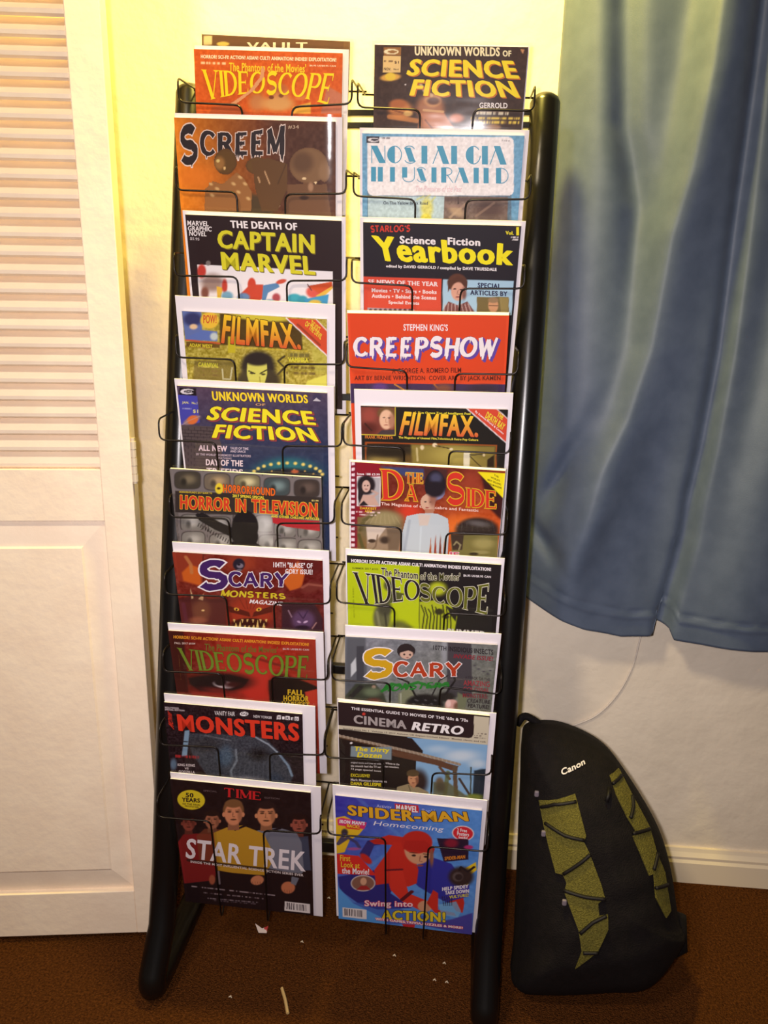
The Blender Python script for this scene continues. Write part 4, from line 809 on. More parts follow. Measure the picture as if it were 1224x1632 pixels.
'R5':{'C':(-0.0352,1.0964,0.9329),'u':(1.0,0.0014,0.0025),'n':(-0.0019,0.9752,0.2214),'w':198.1,'h':267,'vmax':152,'base':(32,29,27),'board':(-108.0,104.8,-22.0),'paint':[('P',[(-99.8,1.7),(-51.8,1.3),(-51.9,42.1),(-100.7,42.6)],(120,60,50),0.45,1),
('E',-87.7,13.7,11.2,-0.3,-0.2,11.9,(150,70,60),0.7,1.0),
('E',-89.1,33.0,13.6,-0.4,-0.2,9.7,(90,40,34),0.6,1.0),
('L',[(-93.5,25.9),(-84.7,35.3)],1.13,(60,30,26),0.57,1.0),
('E',-64.5,9.5,12.5,-0.4,-0.1,9.5,(110,80,50),0.2,1.0),
('E',-64.2,19.0,9.9,-0.3,-0.1,14.8,(222,180,150),0.15,1.0),
('E',-57.0,21.2,4.5,-0.1,-0.1,12.0,(170,120,96),0.5,1.0),
('E',-67.3,16.0,1.8,-0.1,-0.0,1.0,(90,66,60),0.25,1.0),
('E',-60.5,16.3,1.8,-0.1,-0.0,1.0,(90,66,60),0.25,1.0),
('L',[(-64.4,16.6),(-65.5,22.6),(-62.8,23.0)],0.45,(186,136,110),0.56,1.0),
('E',-64.7,26.9,3.2,-0.1,-0.0,1.0,(170,100,86),0.25,1.0),
('P',[(-77.9,41.9),(-71.1,34.9),(-53.0,33.1),(-51.9,41.1)],(70,56,60),0.91,1.0),
('L',[(-100.2,42.1),(-51.9,41.6)],0.57,(226,206,60),0.57,1.0),
('L',[(-51.8,0.9),(-51.9,41.6)],0.56,(206,190,60),0.56,1.0),
('P',[(43.1,-1.0),(84.6,-0.1),(100.0,14.3),(99.5,48.0)],(206,72,52),0.44,1.0),
('L',[(43.1,-1.0),(99.5,48.0)],0.66,(236,228,232),0.55,1.0),
('L',[(84.6,-0.1),(100.0,13.6)],0.54,(236,228,232),0.54,1.0),
('P',[(-94.1,52.7),(87.5,51.3),(89.1,116.8),(-96.0,123.9)],(150,72,30),0.46,1.0),
('P',[(-91.8,55.1),(85.4,53.6),(86.8,116.9),(-93.6,123.8)],(40,30,22),0.46,1.0),
('P',[(-30.3,54.4),(85.4,53.6),(86.8,116.9),(-29.9,121.3)],(134,118,56),4.99,1.0),
('E',28.8,68.5,33.9,-1.1,0.5,14.9,(166,150,76),0.7,1.0),
('E',-69.2,81.8,25.4,-0.9,-0.1,12.6,(150,130,70),0.6,1.0),
('E',-62.2,66.5,29.8,-1.0,-0.1,10.0,(36,26,20),0.6,1.0),
('P',[(75.3,74.3),(84.1,66.6),(86.8,116.9),(76.3,117.3)],(40,26,18),1.8,1.0),
('E',2.5,54.5,3.6,-0.1,0.1,3.4,(226,206,170),0.3,1.0),
('E',-14.9,58.8,2.9,-0.1,0.1,3.9,(214,196,160),0.4,1.0),
('L',[(3.6,55.5),(26.3,59.6)],0.68,(60,44,26),0.56,1.0),
('L',[(-22.3,60.3),(-21.0,78.9)],1.36,(200,186,140),0.91,0.8),
('E',25.2,59.9,2.7,-0.1,0.1,2.0,(220,206,170),0.3,1.0),
('P',[(42.6,64.3),(51.2,64.7),(51.1,85.1),(43.0,84.9)],(220,212,186),0.67,1.0),
('L',[(51.4,70.2),(70.3,88.2)],0.68,(50,36,22),0.56,1.0),
('L',[(51.3,67.7),(71.5,66.0)],1.01,(70,60,40),0.56,1.0),
('E',70.4,67.1,1.8,-0.1,0.1,2.5,(210,190,150),0.3,1.0),
('E',-34.7,78.1,6.9,-0.2,0.1,10.0,(96,72,36),0.7,1.0)],'over':[],'text':[('FRANK FRAZETTA','B',[(-94.0,47.8),(-55.3,47.5),(-55.3,42.9),(-93.9,43.1)],(206,120,50)),
('A Five Ounce Ton of Intelligent Fuel','H',[(-26.2,10.1),(49.6,9.6),(49.5,5.6),(-26.2,6.0)],(226,214,60)),
('FILMFAX.','block',[(-47.1,41.4),(61.4,41.0),(58.9,10.5),(-39.5,6.2)],(238,200,50),{'o':(0.02,(60,36,16)),'g':(206,84,56)}),
('The Magazine of Unusual Film,Television,& Retro Pop Culture','H',[(-47.6,46.8),(61.6,47.3),(61.5,43.1),(-47.6,42.7)],(220,206,70)),
('THE','H',[(84.5,9.8),(92.2,15.2),(94.4,9.0),(86.7,3.6)],(226,206,60)),
('DEATH RAY','H',[(68.8,12.1),(93.9,29.9),(97.4,21.2),(72.3,3.1)],(226,206,60)),
('By Science,World & Comics','B',[(54.9,5.0),(94.3,36.6),(95.9,33.4),(56.5,1.9)],(236,228,232))]},
'R6':{'C':(-0.0407,1.0799,0.8557),'u':(0.9997,-0.0022,-0.0248),'n':(0.0074,0.977,0.213),'w':209.4,'h':267,'vmax':152,'base':(150,46,34),'board':(-107.1,105.6,-1.0),'paint':[('G',(27.4,10.2),(110,40,30),(68.3,88.4),(196,84,36),1.0),
('N',10,4.52,4),
('P',[(-64.3,4.0),(-4.0,3.7),(-3.3,19.7),(-30.4,16.6),(-55.3,8.3)],(60,66,110),4.05,1.0),
('P',[(-4.0,2.5),(27.0,2.9),(26.5,35.1),(-3.0,27.1)],(70,40,40),4.44,1.0),
('P',[(71.3,4.9),(106.0,12.3),(110.7,80.0),(86.3,56.2)],(60,26,26),5.27,1.0),
('E',50.1,89.8,34.1,-2.6,1.3,20.9,(224,110,40),0.8,1.0),
('E',-21.8,71.7,18.3,-1.3,0.5,15.5,(206,60,40),0.8,1.0),
('E',59.1,20.4,13.3,-0.9,1.3,19.7,(150,60,40),0.8,1.0),
('P',[(-105.3,-0.7),(-97.0,-0.7),(-96.6,160.7),(-105.5,161.5)],(124,24,46),0.45,1.0),
('P',[(-97.0,-0.7),(-64.4,-0.9),(-61.4,157.9),(-96.6,160.7)],(136,26,40),0.68,1.0),
('P',[(-103.7,0.9),(-99.0,0.6),(-99.0,4.8),(-103.7,5.1)],(226,206,214),0.34,1.0),
('P',[(-103.7,9.1),(-99.0,8.7),(-99.0,12.9),(-103.7,13.3)],(226,206,214),0.34,1.0),
('P',[(-103.7,17.2),(-99.0,16.9),(-99.0,21.1),(-103.7,21.5)],(226,206,214),0.34,1.0),
('P',[(-103.7,25.5),(-99.0,25.1),(-99.0,29.4),(-103.7,29.7)],(226,206,214),0.34,1.0),
('P',[(-103.7,33.7),(-98.9,33.4),(-98.9,37.7),(-103.7,38.0)],(226,206,214),0.34,1.0),
('P',[(-103.8,42.1),(-98.9,41.7),(-98.9,46.1),(-103.8,46.4)],(226,206,214),0.34,1.0),
('P',[(-103.8,50.5),(-98.9,50.1),(-98.9,54.5),(-103.8,54.8)],(226,206,214),0.35,1.0),
('P',[(-103.8,58.9),(-98.9,58.6),(-98.9,63.0),(-103.8,63.3)],(226,206,214),0.35,1.0),
('P',[(-103.8,67.5),(-98.9,67.1),(-98.9,71.5),(-103.8,71.9)],(226,206,214),0.35,1.0),
('P',[(-103.8,76.0),(-98.9,75.7),(-98.9,80.1),(-103.8,80.5)],(226,206,214),0.35,1.0),
('P',[(-103.8,84.7),(-98.9,84.3),(-98.9,88.8),(-103.8,89.1)],(226,206,214),0.35,1.0),
('P',[(-103.8,93.4),(-98.9,93.0),(-98.9,97.5),(-103.8,97.9)],(226,206,214),0.35,1.0),
('P',[(-103.8,102.1),(-98.9,101.8),(-98.9,106.3),(-103.8,106.7)],(226,206,214),0.35,1.0),
('P',[(-103.8,110.9),(-98.9,110.6),(-98.9,115.1),(-103.8,115.5)],(226,206,214),0.35,1.0),
('P',[(-103.8,119.8),(-98.8,119.5),(-98.8,124.1),(-103.8,124.4)],(226,206,214),0.36,1.0),
('P',[(-103.8,128.8),(-98.8,128.4),(-98.8,133.0),(-103.8,133.4)],(226,206,214),0.36,1.0),
('P',[(-103.8,137.8),(-98.8,137.4),(-98.8,142.1),(-103.8,142.5)],(226,206,214),0.36,1.0),
('P',[(-103.8,146.9),(-98.8,146.5),(-98.8,151.2),(-103.8,151.6)],(226,206,214),0.36,1.0),
('P',[(-96.2,21.0),(-63.6,19.8),(-62.9,65.8),(-96.1,67.2)],(236,228,232),0.46,1),
('P',[(-95.1,22.1),(-64.5,21.1),(-63.8,64.9),(-95.0,66.0)],(170,166,170),0.46,1),
('E',-83.2,33.8,12.8,-0.9,0.1,15.6,(36,28,32),0.2,1.0),
('P',[(-93.5,35.8),(-86.7,25.3),(-87.6,58.3),(-92.2,63.8),(-94.5,53.7)],(40,32,36),1.14,1.0),
('E',-83.2,35.6,5.9,-0.4,0.1,9.6,(206,170,156),0.15,1.0),
('P',[(-93.4,65.9),(-87.7,49.4),(-72.8,48.3),(-64.5,64.4)],(196,160,146),1.39,1.0),
('P',[(-93.4,66.5),(-86.5,58.2),(-79.5,65.5)],(40,32,36),0.93,1.0),
('L',[(-75.1,42.1),(-67.1,45.4),(-75.0,52.3)],1.6,(190,156,144),0.92,0.9),
('E',-85.0,34.7,1.4,-0.1,0.0,0.8,(60,40,40),0.25,1.0),
('E',-80.9,34.4,1.4,-0.1,0.0,0.8,(60,40,40),0.25,1.0),
('E',-83.1,40.2,2.1,-0.1,0.0,0.8,(120,60,60),0.25,1.0),
('P',[(-95.6,84.9),(-62.6,82.4),(-61.4,157.9),(-95.4,160.6)],(120,110,60),0.7,0.8),
('E',-60.5,98.1,34.9,-2.6,0.5,29.2,(112,100,70),0.35,1.0),
('E',-58.4,84.7,27.8,-2.0,0.2,13.1,(150,136,96),0.5,1.0),
('P',[(-82.7,99.7),(-53.6,94.9),(-32.6,97.3),(-33.9,133.7),(-40.5,156.2),(-81.0,159.5)],(150,128,106),2.35,1.0),
('P',[(-82.7,99.7),(-53.5,97.6),(-67.2,120.0),(-80.1,126.4)],(206,190,176),2.35,1.0),
('E',-74.3,121.9,6.1,-0.5,0.0,3.2,(60,44,36),0.4,1.0),
('E',-55.5,119.1,8.0,-0.6,0.1,6.5,(60,46,40),0.5,1.0),
('L',[(-66.1,111.8),(-68.9,131.0),(-74.1,136.8)],1.06,(110,88,70),1.18,0.8),
('P',[(-53.5,100.2),(-30.2,98.5),(-36.3,133.8),(-50.4,135.0)],(96,78,62),3.74,0.7),
('L',[(-90.9,105.7),(-86.3,89.4),(-70.1,77.8)],2.59,(96,86,50),2.36,0.9),
('L',[(-86.0,137.8),(-93.2,113.9)],2.62,(84,80,44),2.39,0.9),
('L',[(-77.0,84.5),(-83.9,94.5)],0.58,(176,160,120),0.7,0.5),
('L',[(-71.9,82.6),(-76.9,94.0)],0.58,(176,160,120),0.7,0.5),
('L',[(-66.8,80.7),(-69.9,93.5)],0.58,(176,160,120),0.7,0.5),
('L',[(-61.8,78.7),(-62.9,93.0)],0.58,(176,160,120),0.7,0.5),
('L',[(-56.7,76.8),(-55.9,92.5)],0.58,(176,160,120),0.69,0.5),
('L',[(-51.6,78.0),(-49.0,91.9)],0.58,(176,160,120),0.69,0.5),
('L',[(-46.5,79.2),(-42.0,91.4)],0.58,(176,160,120),0.69,0.5),
('L',[(-41.4,80.4),(-35.1,90.9)],0.58,(176,160,120),0.69,0.5),
('E',73.2,93.3,30.7,-2.3,1.4,20.4,(48,38,36),0.2,1.0),
('P',[(37.1,104.0),(103.2,98.9),(105.8,144.3),(42.0,149.5)],(120,112,62),2.3,1.0),
('P',[(37.0,101.3),(55.4,102.6),(54.7,126.7),(40.8,127.8)],(60,46,40),1.84,1.0),
('L',[(42.6,119.5),(45.8,113.9),(51.9,118.8),(50.0,127.0)],1.16,(140,130,96),0.58,1.0),
('E',83.8,113.7,16.0,-1.2,0.8,10.6,(156,146,90),0.6,1.0),
('E',80.3,128.7,13.8,-1.1,0.2,3.2,(150,140,90),0.5,1.0),
('E',71.3,132.1,6.9,-0.6,0.2,2.7,(50,40,30),0.5,1.0),
('E',74.7,82.7,18.1,1.5,-0.3,5.2,(96,90,90),0.8,1.0),
('L',[(45.0,81.0),(43.7,98.2)],0.34,(104,96,96),0.46,0.4),
('L',[(51.9,81.8),(51.5,97.6)],0.34,(104,96,96),0.46,0.4),
('L',[(58.7,82.6),(59.2,97.0)],0.34,(104,96,96),0.45,0.4),
('L',[(65.6,83.4),(67.0,96.4)],0.34,(104,96,96),0.45,0.4),
('L',[(72.3,81.6),(74.7,95.8)],0.34,(104,96,96),0.45,0.4),
('L',[(79.0,79.8),(82.4,95.2)],0.34,(104,96,96),0.45,0.4),
('L',[(85.7,78.0),(90.1,94.6)],0.34,(104,96,96),0.45,0.4),
('L',[(92.3,76.2),(97.8,94.1)],0.34,(104,96,96),0.45,0.4),
('P',[(67.9,3.9),(105.2,3.8),(105.6,41.6)],(236,220,30),0.44,1.0),
('D',-96.8,76.3,-63.2,75.7,1.4,(226,200,200),0.9),
('D',-92.1,80.7,-67.8,79.9,1.17,(226,200,200),0.9)],'over':[('E',11.6,27.4,15.6,-1.1,1.2,24.9,(32,26,34),0.15,1.0),
('E',12.2,16.2,8.9,-0.6,0.4,8.9,(70,70,96),0.6,1.0),
('E',17.9,42.0,8.5,-7.5,4.2,5.9,(140,140,180),0.6,1.0),
('P',[(-3.1,52.3),(11.2,43.7),(13.4,66.5),(8.1,74.7),(-1.4,67.6)],(196,150,126),1.36,1.0),
('E',2.2,54.5,10.4,-0.7,0.6,14.2,(206,166,142),0.15,1.0),
('P',[(-1.5,65.0),(12.2,64.0),(11.5,74.4),(-1.0,75.3)],(176,120,96),1.14,1.0),
('E',-0.6,53.4,2.0,-0.1,0.0,1.0,(50,40,44),0.25,1.0),
('E',6.7,53.4,1.8,-0.1,0.0,1.0,(50,40,44),0.25,1.0),
('E',2.3,62.2,2.7,-0.2,0.0,1.0,(150,60,60),0.25,1.0),
('E',9.6,48.9,5.9,-0.4,0.6,12.7,(150,100,84),0.7,1.0),
('E',11.9,33.6,13.9,-1.0,0.6,12.5,(34,28,36),0.3,1.0),
('P',[(-26.2,77.2),(-10.3,72.1),(17.0,70.1),(32.2,76.8),(34.6,91.0),(35.0,150.1),(-33.3,155.6),(-33.3,112.0)],(186,196,204),1.15,1.0),
('P',[(-10.3,73.4),(8.0,73.4),(4.2,90.6),(-7.3,91.5)],(206,190,180),2.29,1.0),
('L',[(-21.4,84.6),(-26.9,133.1)],1.85,(156,166,180),1.85,0.7),
('L',[(-4.9,93.9),(-5.4,142.3)],1.15,(200,212,220),1.39,0.8),
('P',[(7.8,141.3),(12.0,140.9),(9.4,110.1)],(170,84,40),0.94,1.0),
('P',[(14.8,140.7),(19.0,140.4),(16.0,101.6)],(150,56,34),0.94,1.0),
('P',[(21.8,140.1),(26.0,139.8),(22.9,101.1)],(120,50,36),0.94,1.0),
('P',[(27.6,139.7),(31.8,139.3),(29.0,107.2)],(176,96,50),0.94,1.0)],'text':[('Issue 188 £3.99','B',[(-95.8,18.9),(-64.5,18.3),(-64.6,14.9),(-95.8,15.5)],(236,228,232)),
('DARKEST','B',[(-91.5,72.0),(-68.3,71.6),(-68.4,67.8),(-91.5,68.1)],(226,190,40)),
('ASIA','B',[(-85.0,76.2),(-74.3,76.0),(-74.3,72.3),(-85.0,72.6)],(226,190,40)),
('The Magazine of the Macabre and Fantastic','B',[(-62.0,64.7),(73.5,65.8),(73.0,59.7),(-62.1,58.6)],(236,200,190)),
('D','serif',[(-62.1,54.5),(-30.2,53.0),(-33.3,7.6),(-64.7,9.0)],(206,52,40),{'o':(0.035,(214,170,40))}),
('THE','serif',[(-28.9,26.4),(-4.9,26.0),(-5.5,10.7),(-29.4,11.1)],(206,96,40),{'o':(0.06,(214,180,60))}),
('A','serif',[(-29.3,53.2),(-11.0,53.4),(-11.9,29.5),(-30.0,29.2)],(206,52,40),{'o':(0.06,(214,170,40))}),
('S','serif',[(29.9,56.4),(52.5,56.0),(51.1,6.2),(27.2,6.6)],(206,52,40),{'o':(0.035,(214,170,40))}),
('IDE','serif',[(55.3,57.1),(96.7,57.4),(94.5,31.1),(53.5,29.0)],(206,52,40),{'o':(0.05,(214,170,40))}),
('THE','B',[(90.2,8.0),(96.4,11.0),(96.2,8.3),(90.0,5.3)],(60,50,20)),("WORLD'S",'B',[(86.1,11.7),(98.6,16.3),(98.4,13.6),(85.9,9.0)],(60,50,20)),
('BEST SELLING','B',[(82.0,15.4),(100.4,21.6),(100.1,18.9),(81.8,12.7)],(60,50,20)),
('HORROR MAGAZINE','B',[(77.9,19.2),(101.7,26.9),(101.5,24.2),(77.7,16.5)],(60,50,20)),
('OLIE','H',[(15.3,140.7),(50.8,139.5),(50.3,130.8),(14.9,132.0)],(206,70,110),{'o':(0.06,(236,228,232))})]},
'R7':{'C':(-0.0418,1.0579,0.7298),'u':(0.9998,-0.0165,-0.0143),'n':(0.0191,0.9793,0.2013),'w':211.8,'h':267,'vmax':152,'base':(34,30,32),'board':(-108.1,110.0,-7.8),'paint':[('P',[(-105.7,12.2),(-5.0,9.9),(-2.8,142.3),(-106.1,151.6)],(176,192,24),0.46,1.0),
('E',-56.7,101.1,13.2,-1.1,0.1,25.4,(96,96,70),0.3,1.0),
('E',-52.1,83.9,10.3,-0.9,0.1,13.9,(70,68,56),0.4,1.0),
('L',[(-63.9,90.5),(-59.0,118.4)],1.89,(130,130,100),1.89,0.8),
('L',[(-52.1,92.3),(-49.5,117.6)],1.42,(50,48,42),1.42,0.8),
('P',[(-47.7,53.3),(-24.5,56.8),(-33.6,71.3),(-49.8,75.4)],(60,60,50),2.32,0.8),
('E',-25.8,116.9,14.2,-1.2,0.1,8.6,(70,70,50),0.6,1.0),
('E',-47.8,45.1,6.9,-0.5,0.1,9.2,(80,80,56),0.5,1.0),
('E',-31.8,113.2,14.2,-1.2,0.2,11.4,(100,104,50),0.6,1.0),
('P',[(-3.5,68.8),(17.1,64.4),(40.4,70.7),(50.4,89.2),(47.2,120.5),(33.9,138.9),(-1.6,142.2)],(166,178,34),1.85,1.0),
('L',[(-1.0,74.1),(4.0,87.6),(1.4,118.8)],0.93,(40,36,26),0.93,0.85),
('L',[(4.2,77.0),(8.8,92.7),(6.5,118.4)],0.93,(40,36,26),0.93,0.85),
('L',[(9.3,79.9),(13.3,86.8),(11.7,117.9)],0.93,(40,36,26),0.93,0.85),
('L',[(14.2,72.9),(18.1,92.0),(16.8,117.5)],0.92,(40,36,26),0.92,0.85),
('L',[(19.4,75.7),(22.5,86.0),(22.0,117.0)],0.92,(40,36,26),0.92,0.85),
('L',[(24.6,78.6),(27.3,91.2),(27.1,116.6)],0.92,(40,36,26),0.92,0.85),
('L',[(29.4,71.6),(31.8,85.2),(32.3,116.1)],0.92,(40,36,26),0.92,0.85),
('L',[(34.6,74.5),(36.6,90.4),(37.4,115.7)],0.92,(40,36,26),0.92,0.85),
('L',[(39.7,77.4),(41.0,84.5),(42.5,115.2)],0.92,(40,36,26),0.92,0.85),
('E',24.7,83.0,6.9,-0.6,0.2,5.5,(50,46,30),0.4,1.0),
('E',34.3,90.6,5.1,-0.4,0.2,3.9,(50,46,30),0.4,1.0),
('P',[(33.5,71.3),(50.0,80.9),(48.5,97.8),(41.1,87.2)],(40,36,34),1.38,1.0),
('E',21.1,45.1,13.6,-1.1,0.4,12.4,(176,186,40),0.5,1.0),
('D',-97.7,50.7,-96.6,103.4,0.94,(110,120,20),0.5)],'over':[],'text':[('HORROR! SCI-FI! ACTION! ASIAN! CULT! ANIMATION! INDIES! EXPLOITATION!','H',[(-99.7,11.2),(92.7,10.9),(92.3,5.5),(-99.7,5.7)],(236,228,232)),
('SUMMER 2017 #103','B',[(-98.5,22.2),(-62.2,21.6),(-62.2,18.2),(-98.4,18.8)],(90,96,24)),
('$6.95 US/$8.95 CAN','B',[(55.8,22.7),(93.2,22.4),(92.9,18.5),(55.6,18.7)],(236,228,232)),
('The Phantom','B',[(-58.0,30.3),(-6.3,31.7),(-6.6,19.0),(-58.0,16.5)],(36,30,30),{'o':(0.05,(226,220,190))}),("of the Movies'",'B',[(-3.5,32.0),(51.7,29.3),(51.1,17.2),(-3.8,19.8)],(70,70,30),{'o':(0.05,(226,220,200))}),
('VIDEO','serif',[(-89.7,80.1),(-3.6,63.9),(-3.2,34.7),(-98.5,26.2)],(36,30,32),{'o':(0.022,(226,220,200)),'m':(-1.9,1.4)}),
('SCOPE','serif',[(-2.6,66.6),(91.6,85.7),(92.3,26.2),(-3.4,35.5)],(100,102,34),{'o':(0.022,(226,220,200)),'m':(7.4,-1.8)}),
('SUMMER','H',[(37.5,123.6),(92.5,122.2),(91.8,110.3),(36.9,110.0)],(206,200,200))]},
'R8':{'C':(-0.0408,1.0394,0.6182),'u':(0.9992,0.0359,-0.0199),'n':(-0.0312,0.9791,0.2009),'w':211.3,'h':267,'vmax':152,'base':(124,126,136),'board':(-105.8,109.3,-15.8),'paint':[('G',(-86.1,4.0),(130,132,144),(10.6,128.3),(110,112,104),1.0),
('N',13,5.93,3),
('N',8,2.05,4),
('P',[(-104.8,1.1),(-77.0,0.6),(-73.7,74.7),(-106.7,107.0)],(90,92,100),4.13,1.0),
('P',[(-97.4,47.3),(-90.4,35.3),(-89.1,58.3),(-97.3,70.5)],(196,200,206),2.33,1.0),
('P',[(-89.4,15.4),(-79.1,14.7),(-78.4,75.0),(-89.0,75.8)],(60,60,68),1.38,0.8),
('P',[(36.1,-0.4),(69.2,-0.7),(77.0,92.9),(40.9,95.7)],(70,66,72),1.8,1.0),
('E',32.4,6.8,4.5,-0.3,2.8,50.1,(150,152,160),0.8,1.0),
('P',[(-106.7,107.0),(-90.2,81.8),(-61.9,79.7),(-49.8,96.6),(-42.1,120.2),(-106.7,150.0)],(60,64,52),3.83,1.0),
('E',-63.7,112.8,11.9,-0.9,0.1,7.9,(110,60,50),0.6,1.0),
('E',-64.2,85.8,3.3,-0.2,0.1,3.6,(190,150,130),0.5,1.0),
('E',-66.4,94.9,14.2,-1.1,0.1,9.0,(104,116,90),0.7,1.0),
('L',[(-97.1,106.3),(-83.0,87.2)],3.58,(44,40,40),1.91,0.9),
('P',[(-28.6,95.0),(-10.4,75.8),(-4.6,105.2),(-27.1,143.6)],(126,130,104),3.31,1.0),
('L',[(-25.0,94.7),(-23.9,131.0)],0.94,(180,180,170),0.94,0.7),
('E',9.9,111.6,28.3,-2.2,0.9,19.3,(34,30,32),0.2,1.0),
('E',39.7,95.8,14.0,-1.1,0.5,8.9,(40,36,36),0.4,1.0),
('L',[(-3.7,97.6),(-15.2,73.2),(-29.4,67.0)],1.53,(30,26,28),0.59,1.0),
('L',[(39.4,89.8),(50.8,65.4),(46.3,48.3)],1.52,(34,30,34),0.58,1.0),
('L',[(18.7,97.4),(28.8,67.0),(39.9,57.5)],1.06,(40,36,40),0.59,1.0),
('E',-9.5,99.5,1.4,-0.1,0.1,1.5,(80,76,80),0.5,1.0),
('E',-0.5,105.8,1.4,-0.1,0.1,1.5,(80,76,80),0.5,1.0),
('E',8.5,112.0,1.4,-0.1,0.1,1.5,(80,76,80),0.5,1.0),
('E',17.6,118.3,1.4,-0.1,0.1,1.5,(80,76,80),0.5,1.0),
('E',25.6,103.5,1.4,-0.1,0.1,1.5,(80,76,80),0.5,1.0),
('E',-5.5,112.8,1.4,-0.1,0.1,1.5,(80,76,80),0.5,1.0),
('E',3.6,119.1,1.4,-0.1,0.1,1.5,(80,76,80),0.5,1.0),
('E',11.7,104.2,1.4,-0.1,0.1,1.5,(80,76,80),0.5,1.0),
('E',20.7,110.5,1.4,-0.1,0.1,1.5,(80,76,80),0.5,1.0),
('E',29.8,116.7,1.4,-0.1,0.1,1.5,(80,76,80),0.5,1.0),
('E',-2.2,105.0,1.4,-0.1,0.1,1.5,(80,76,80),0.5,1.0),
('E',6.8,111.2,1.4,-0.1,0.1,1.5,(80,76,80),0.5,1.0),
('E',15.9,117.5,1.4,-0.1,0.1,1.5,(80,76,80),0.5,1.0),
('E',23.9,102.7,1.4,-0.1,0.1,1.5,(80,76,80),0.5,1.0),
('E',-7.2,112.0,1.4,-0.1,0.1,1.5,(80,76,80),0.5,1.0),
('E',1.9,118.3,1.4,-0.1,0.1,1.5,(80,76,80),0.5,1.0),
('E',10.0,103.5,1.4,-0.1,0.1,1.5,(80,76,80),0.5,1.0),
('E',19.0,109.7,1.4,-0.1,0.1,1.5,(80,76,80),0.5,1.0),
('E',28.1,116.0,1.4,-0.1,0.1,1.5,(80,76,80),0.5,1.0),
('E',-3.9,104.2,1.4,-0.1,0.1,1.5,(80,76,80),0.5,1.0),
('E',48.8,110.1,9.9,-0.8,0.6,10.8,(214,164,156),0.15,1.0),
('E',43.9,107.5,3.8,-0.3,0.5,7.8,(236,200,196),0.4,1.0),
('E',57.2,112.5,6.1,-0.5,0.6,9.0,(120,84,70),0.5,1.0),
('P',[(55.5,85.6),(70.1,93.5),(67.4,123.8),(58.0,124.6)],(112,116,92),2.8,1.0),
('L',[(-52.2,92.3),(-38.5,77.9),(-21.9,82.6),(-1.2,72.2),(17.8,79.6),(40.7,72.0)],2.37,(40,120,44),1.89,0.9),
('E',82.6,42.8,2.3,-0.2,0.1,1.4,(80,76,84),0.5,1.0),
('E',89.8,46.6,2.3,-0.2,0.1,1.4,(80,76,84),0.5,1.0),
('E',95.8,50.5,2.3,-0.2,0.1,1.4,(80,76,84),0.5,1.0),
('E',76.5,37.5,2.3,-0.2,0.1,1.4,(80,76,84),0.5,1.0),
('E',98.8,44.5,2.3,-0.2,0.1,1.4,(80,76,84),0.5,1.0)],'over':[('E',-20.1,17.5,13.7,-1.0,0.5,13.5,(46,38,40),0.15,1.0),
('E',-19.3,23.4,9.6,-0.7,0.3,9.0,(206,170,152),0.15,1.0),
('P',[(-31.0,14.1),(-8.3,11.1),(-9.1,19.6),(-17.2,16.5),(-28.5,21.0)],(46,38,40),0.91,1.0),
('E',-22.5,23.6,1.6,-0.1,0.1,1.7,(50,36,36),0.25,1.0),
('E',-14.2,23.6,1.6,-0.1,0.1,1.7,(50,36,36),0.25,1.0),
('E',-17.9,28.7,2.1,-0.1,0.0,0.8,(140,80,80),0.25,1.0)],'text':[('107TH INSIDIOUS INSECTS','B',[(17.4,14.1),(100.6,17.1),(99.9,8.2),(17.0,6.3)],(36,30,36)),
('INVADE ISSUE!','B',[(46.1,26.1),(100.6,27.3),(101.3,19.9),(47.0,18.7)],(140,40,54)),
('S','brush',[(-78.9,75.6),(-38.7,67.7),(-33.3,14.3),(-79.5,18.1)],(206,160,30),{'o':(0.035,(236,228,232))}),
('CARY','brush',[(-37.8,67.3),(60.3,59.5),(57.6,32.1),(-37.5,36.6)],(176,62,34),{'o':(0.05,(236,228,232))}),
('MONSTERS','brush',[(-54.6,94.0),(43.4,77.7),(43.9,67.7),(-45.5,76.1)],(36,124,42)),
('ATTACK OF THE','B',[(64.6,60.9),(99.8,62.3),(99.4,57.1),(64.2,55.7)],(60,50,56)),
('AMAZING','B',[(63.1,72.7),(100.2,72.8),(99.4,62.9),(62.4,62.8)],(150,56,66)),
('COLOSSAL','B',[(63.7,82.1),(100.5,82.2),(99.9,74.6),(63.2,74.4)],(150,56,66)),
('MONSTERS:','B',[(63.5,94.0),(99.3,93.6),(98.6,85.3),(63.0,85.7)],(130,50,60)),
('CREATURE','B',[(69.7,102.5),(102.6,102.9),(103.0,95.7),(70.2,95.2)],(50,40,46)),
('FEATURE!','B',[(71.8,111.3),(101.9,112.0),(102.3,104.8),(72.2,104.1)],(50,40,46)),
('OF THE 1950s','B',[(70.9,119.9),(101.2,120.0),(100.7,114.5),(70.6,114.5)],(50,40,46))]},
'R9':{'C':(-0.0485,1.0227,0.5221),'u':(0.9993,-0.034,-0.0161),'n':(0.0364,0.9831,0.1796),'w':212.8,'h':267,'vmax':152,'base':(34,26,28),'board':(-108.2,115.1,-2.2),'paint':[('P',[(-106.3,-1.0),(105.7,2.3),(108.5,53.2),(-107.2,48.4)],(200,190,168),0.47,1.0),
('P',[(-107.5,-1.4),(84.4,0.5),(86.2,33.7),(83.6,40.8),(79.1,42.6),(-107.1,41.5)],(44,31,34),0.47,1.0),
('P',[(-107.2,49.9),(-0.6,52.4),(15.3,77.0),(17.7,164.9),(-109.6,182.8)],(36,26,26),0.72,1.0),
('P',[(-7.7,51.2),(108.4,51.7),(109.5,164.9),(8.0,166.3),(6.3,93.5),(16.6,79.9)],(132,172,212),0.71,1.0),
('E',70.4,76.1,27.8,-3.6,0.6,12.1,(196,210,226),0.8,1.0),
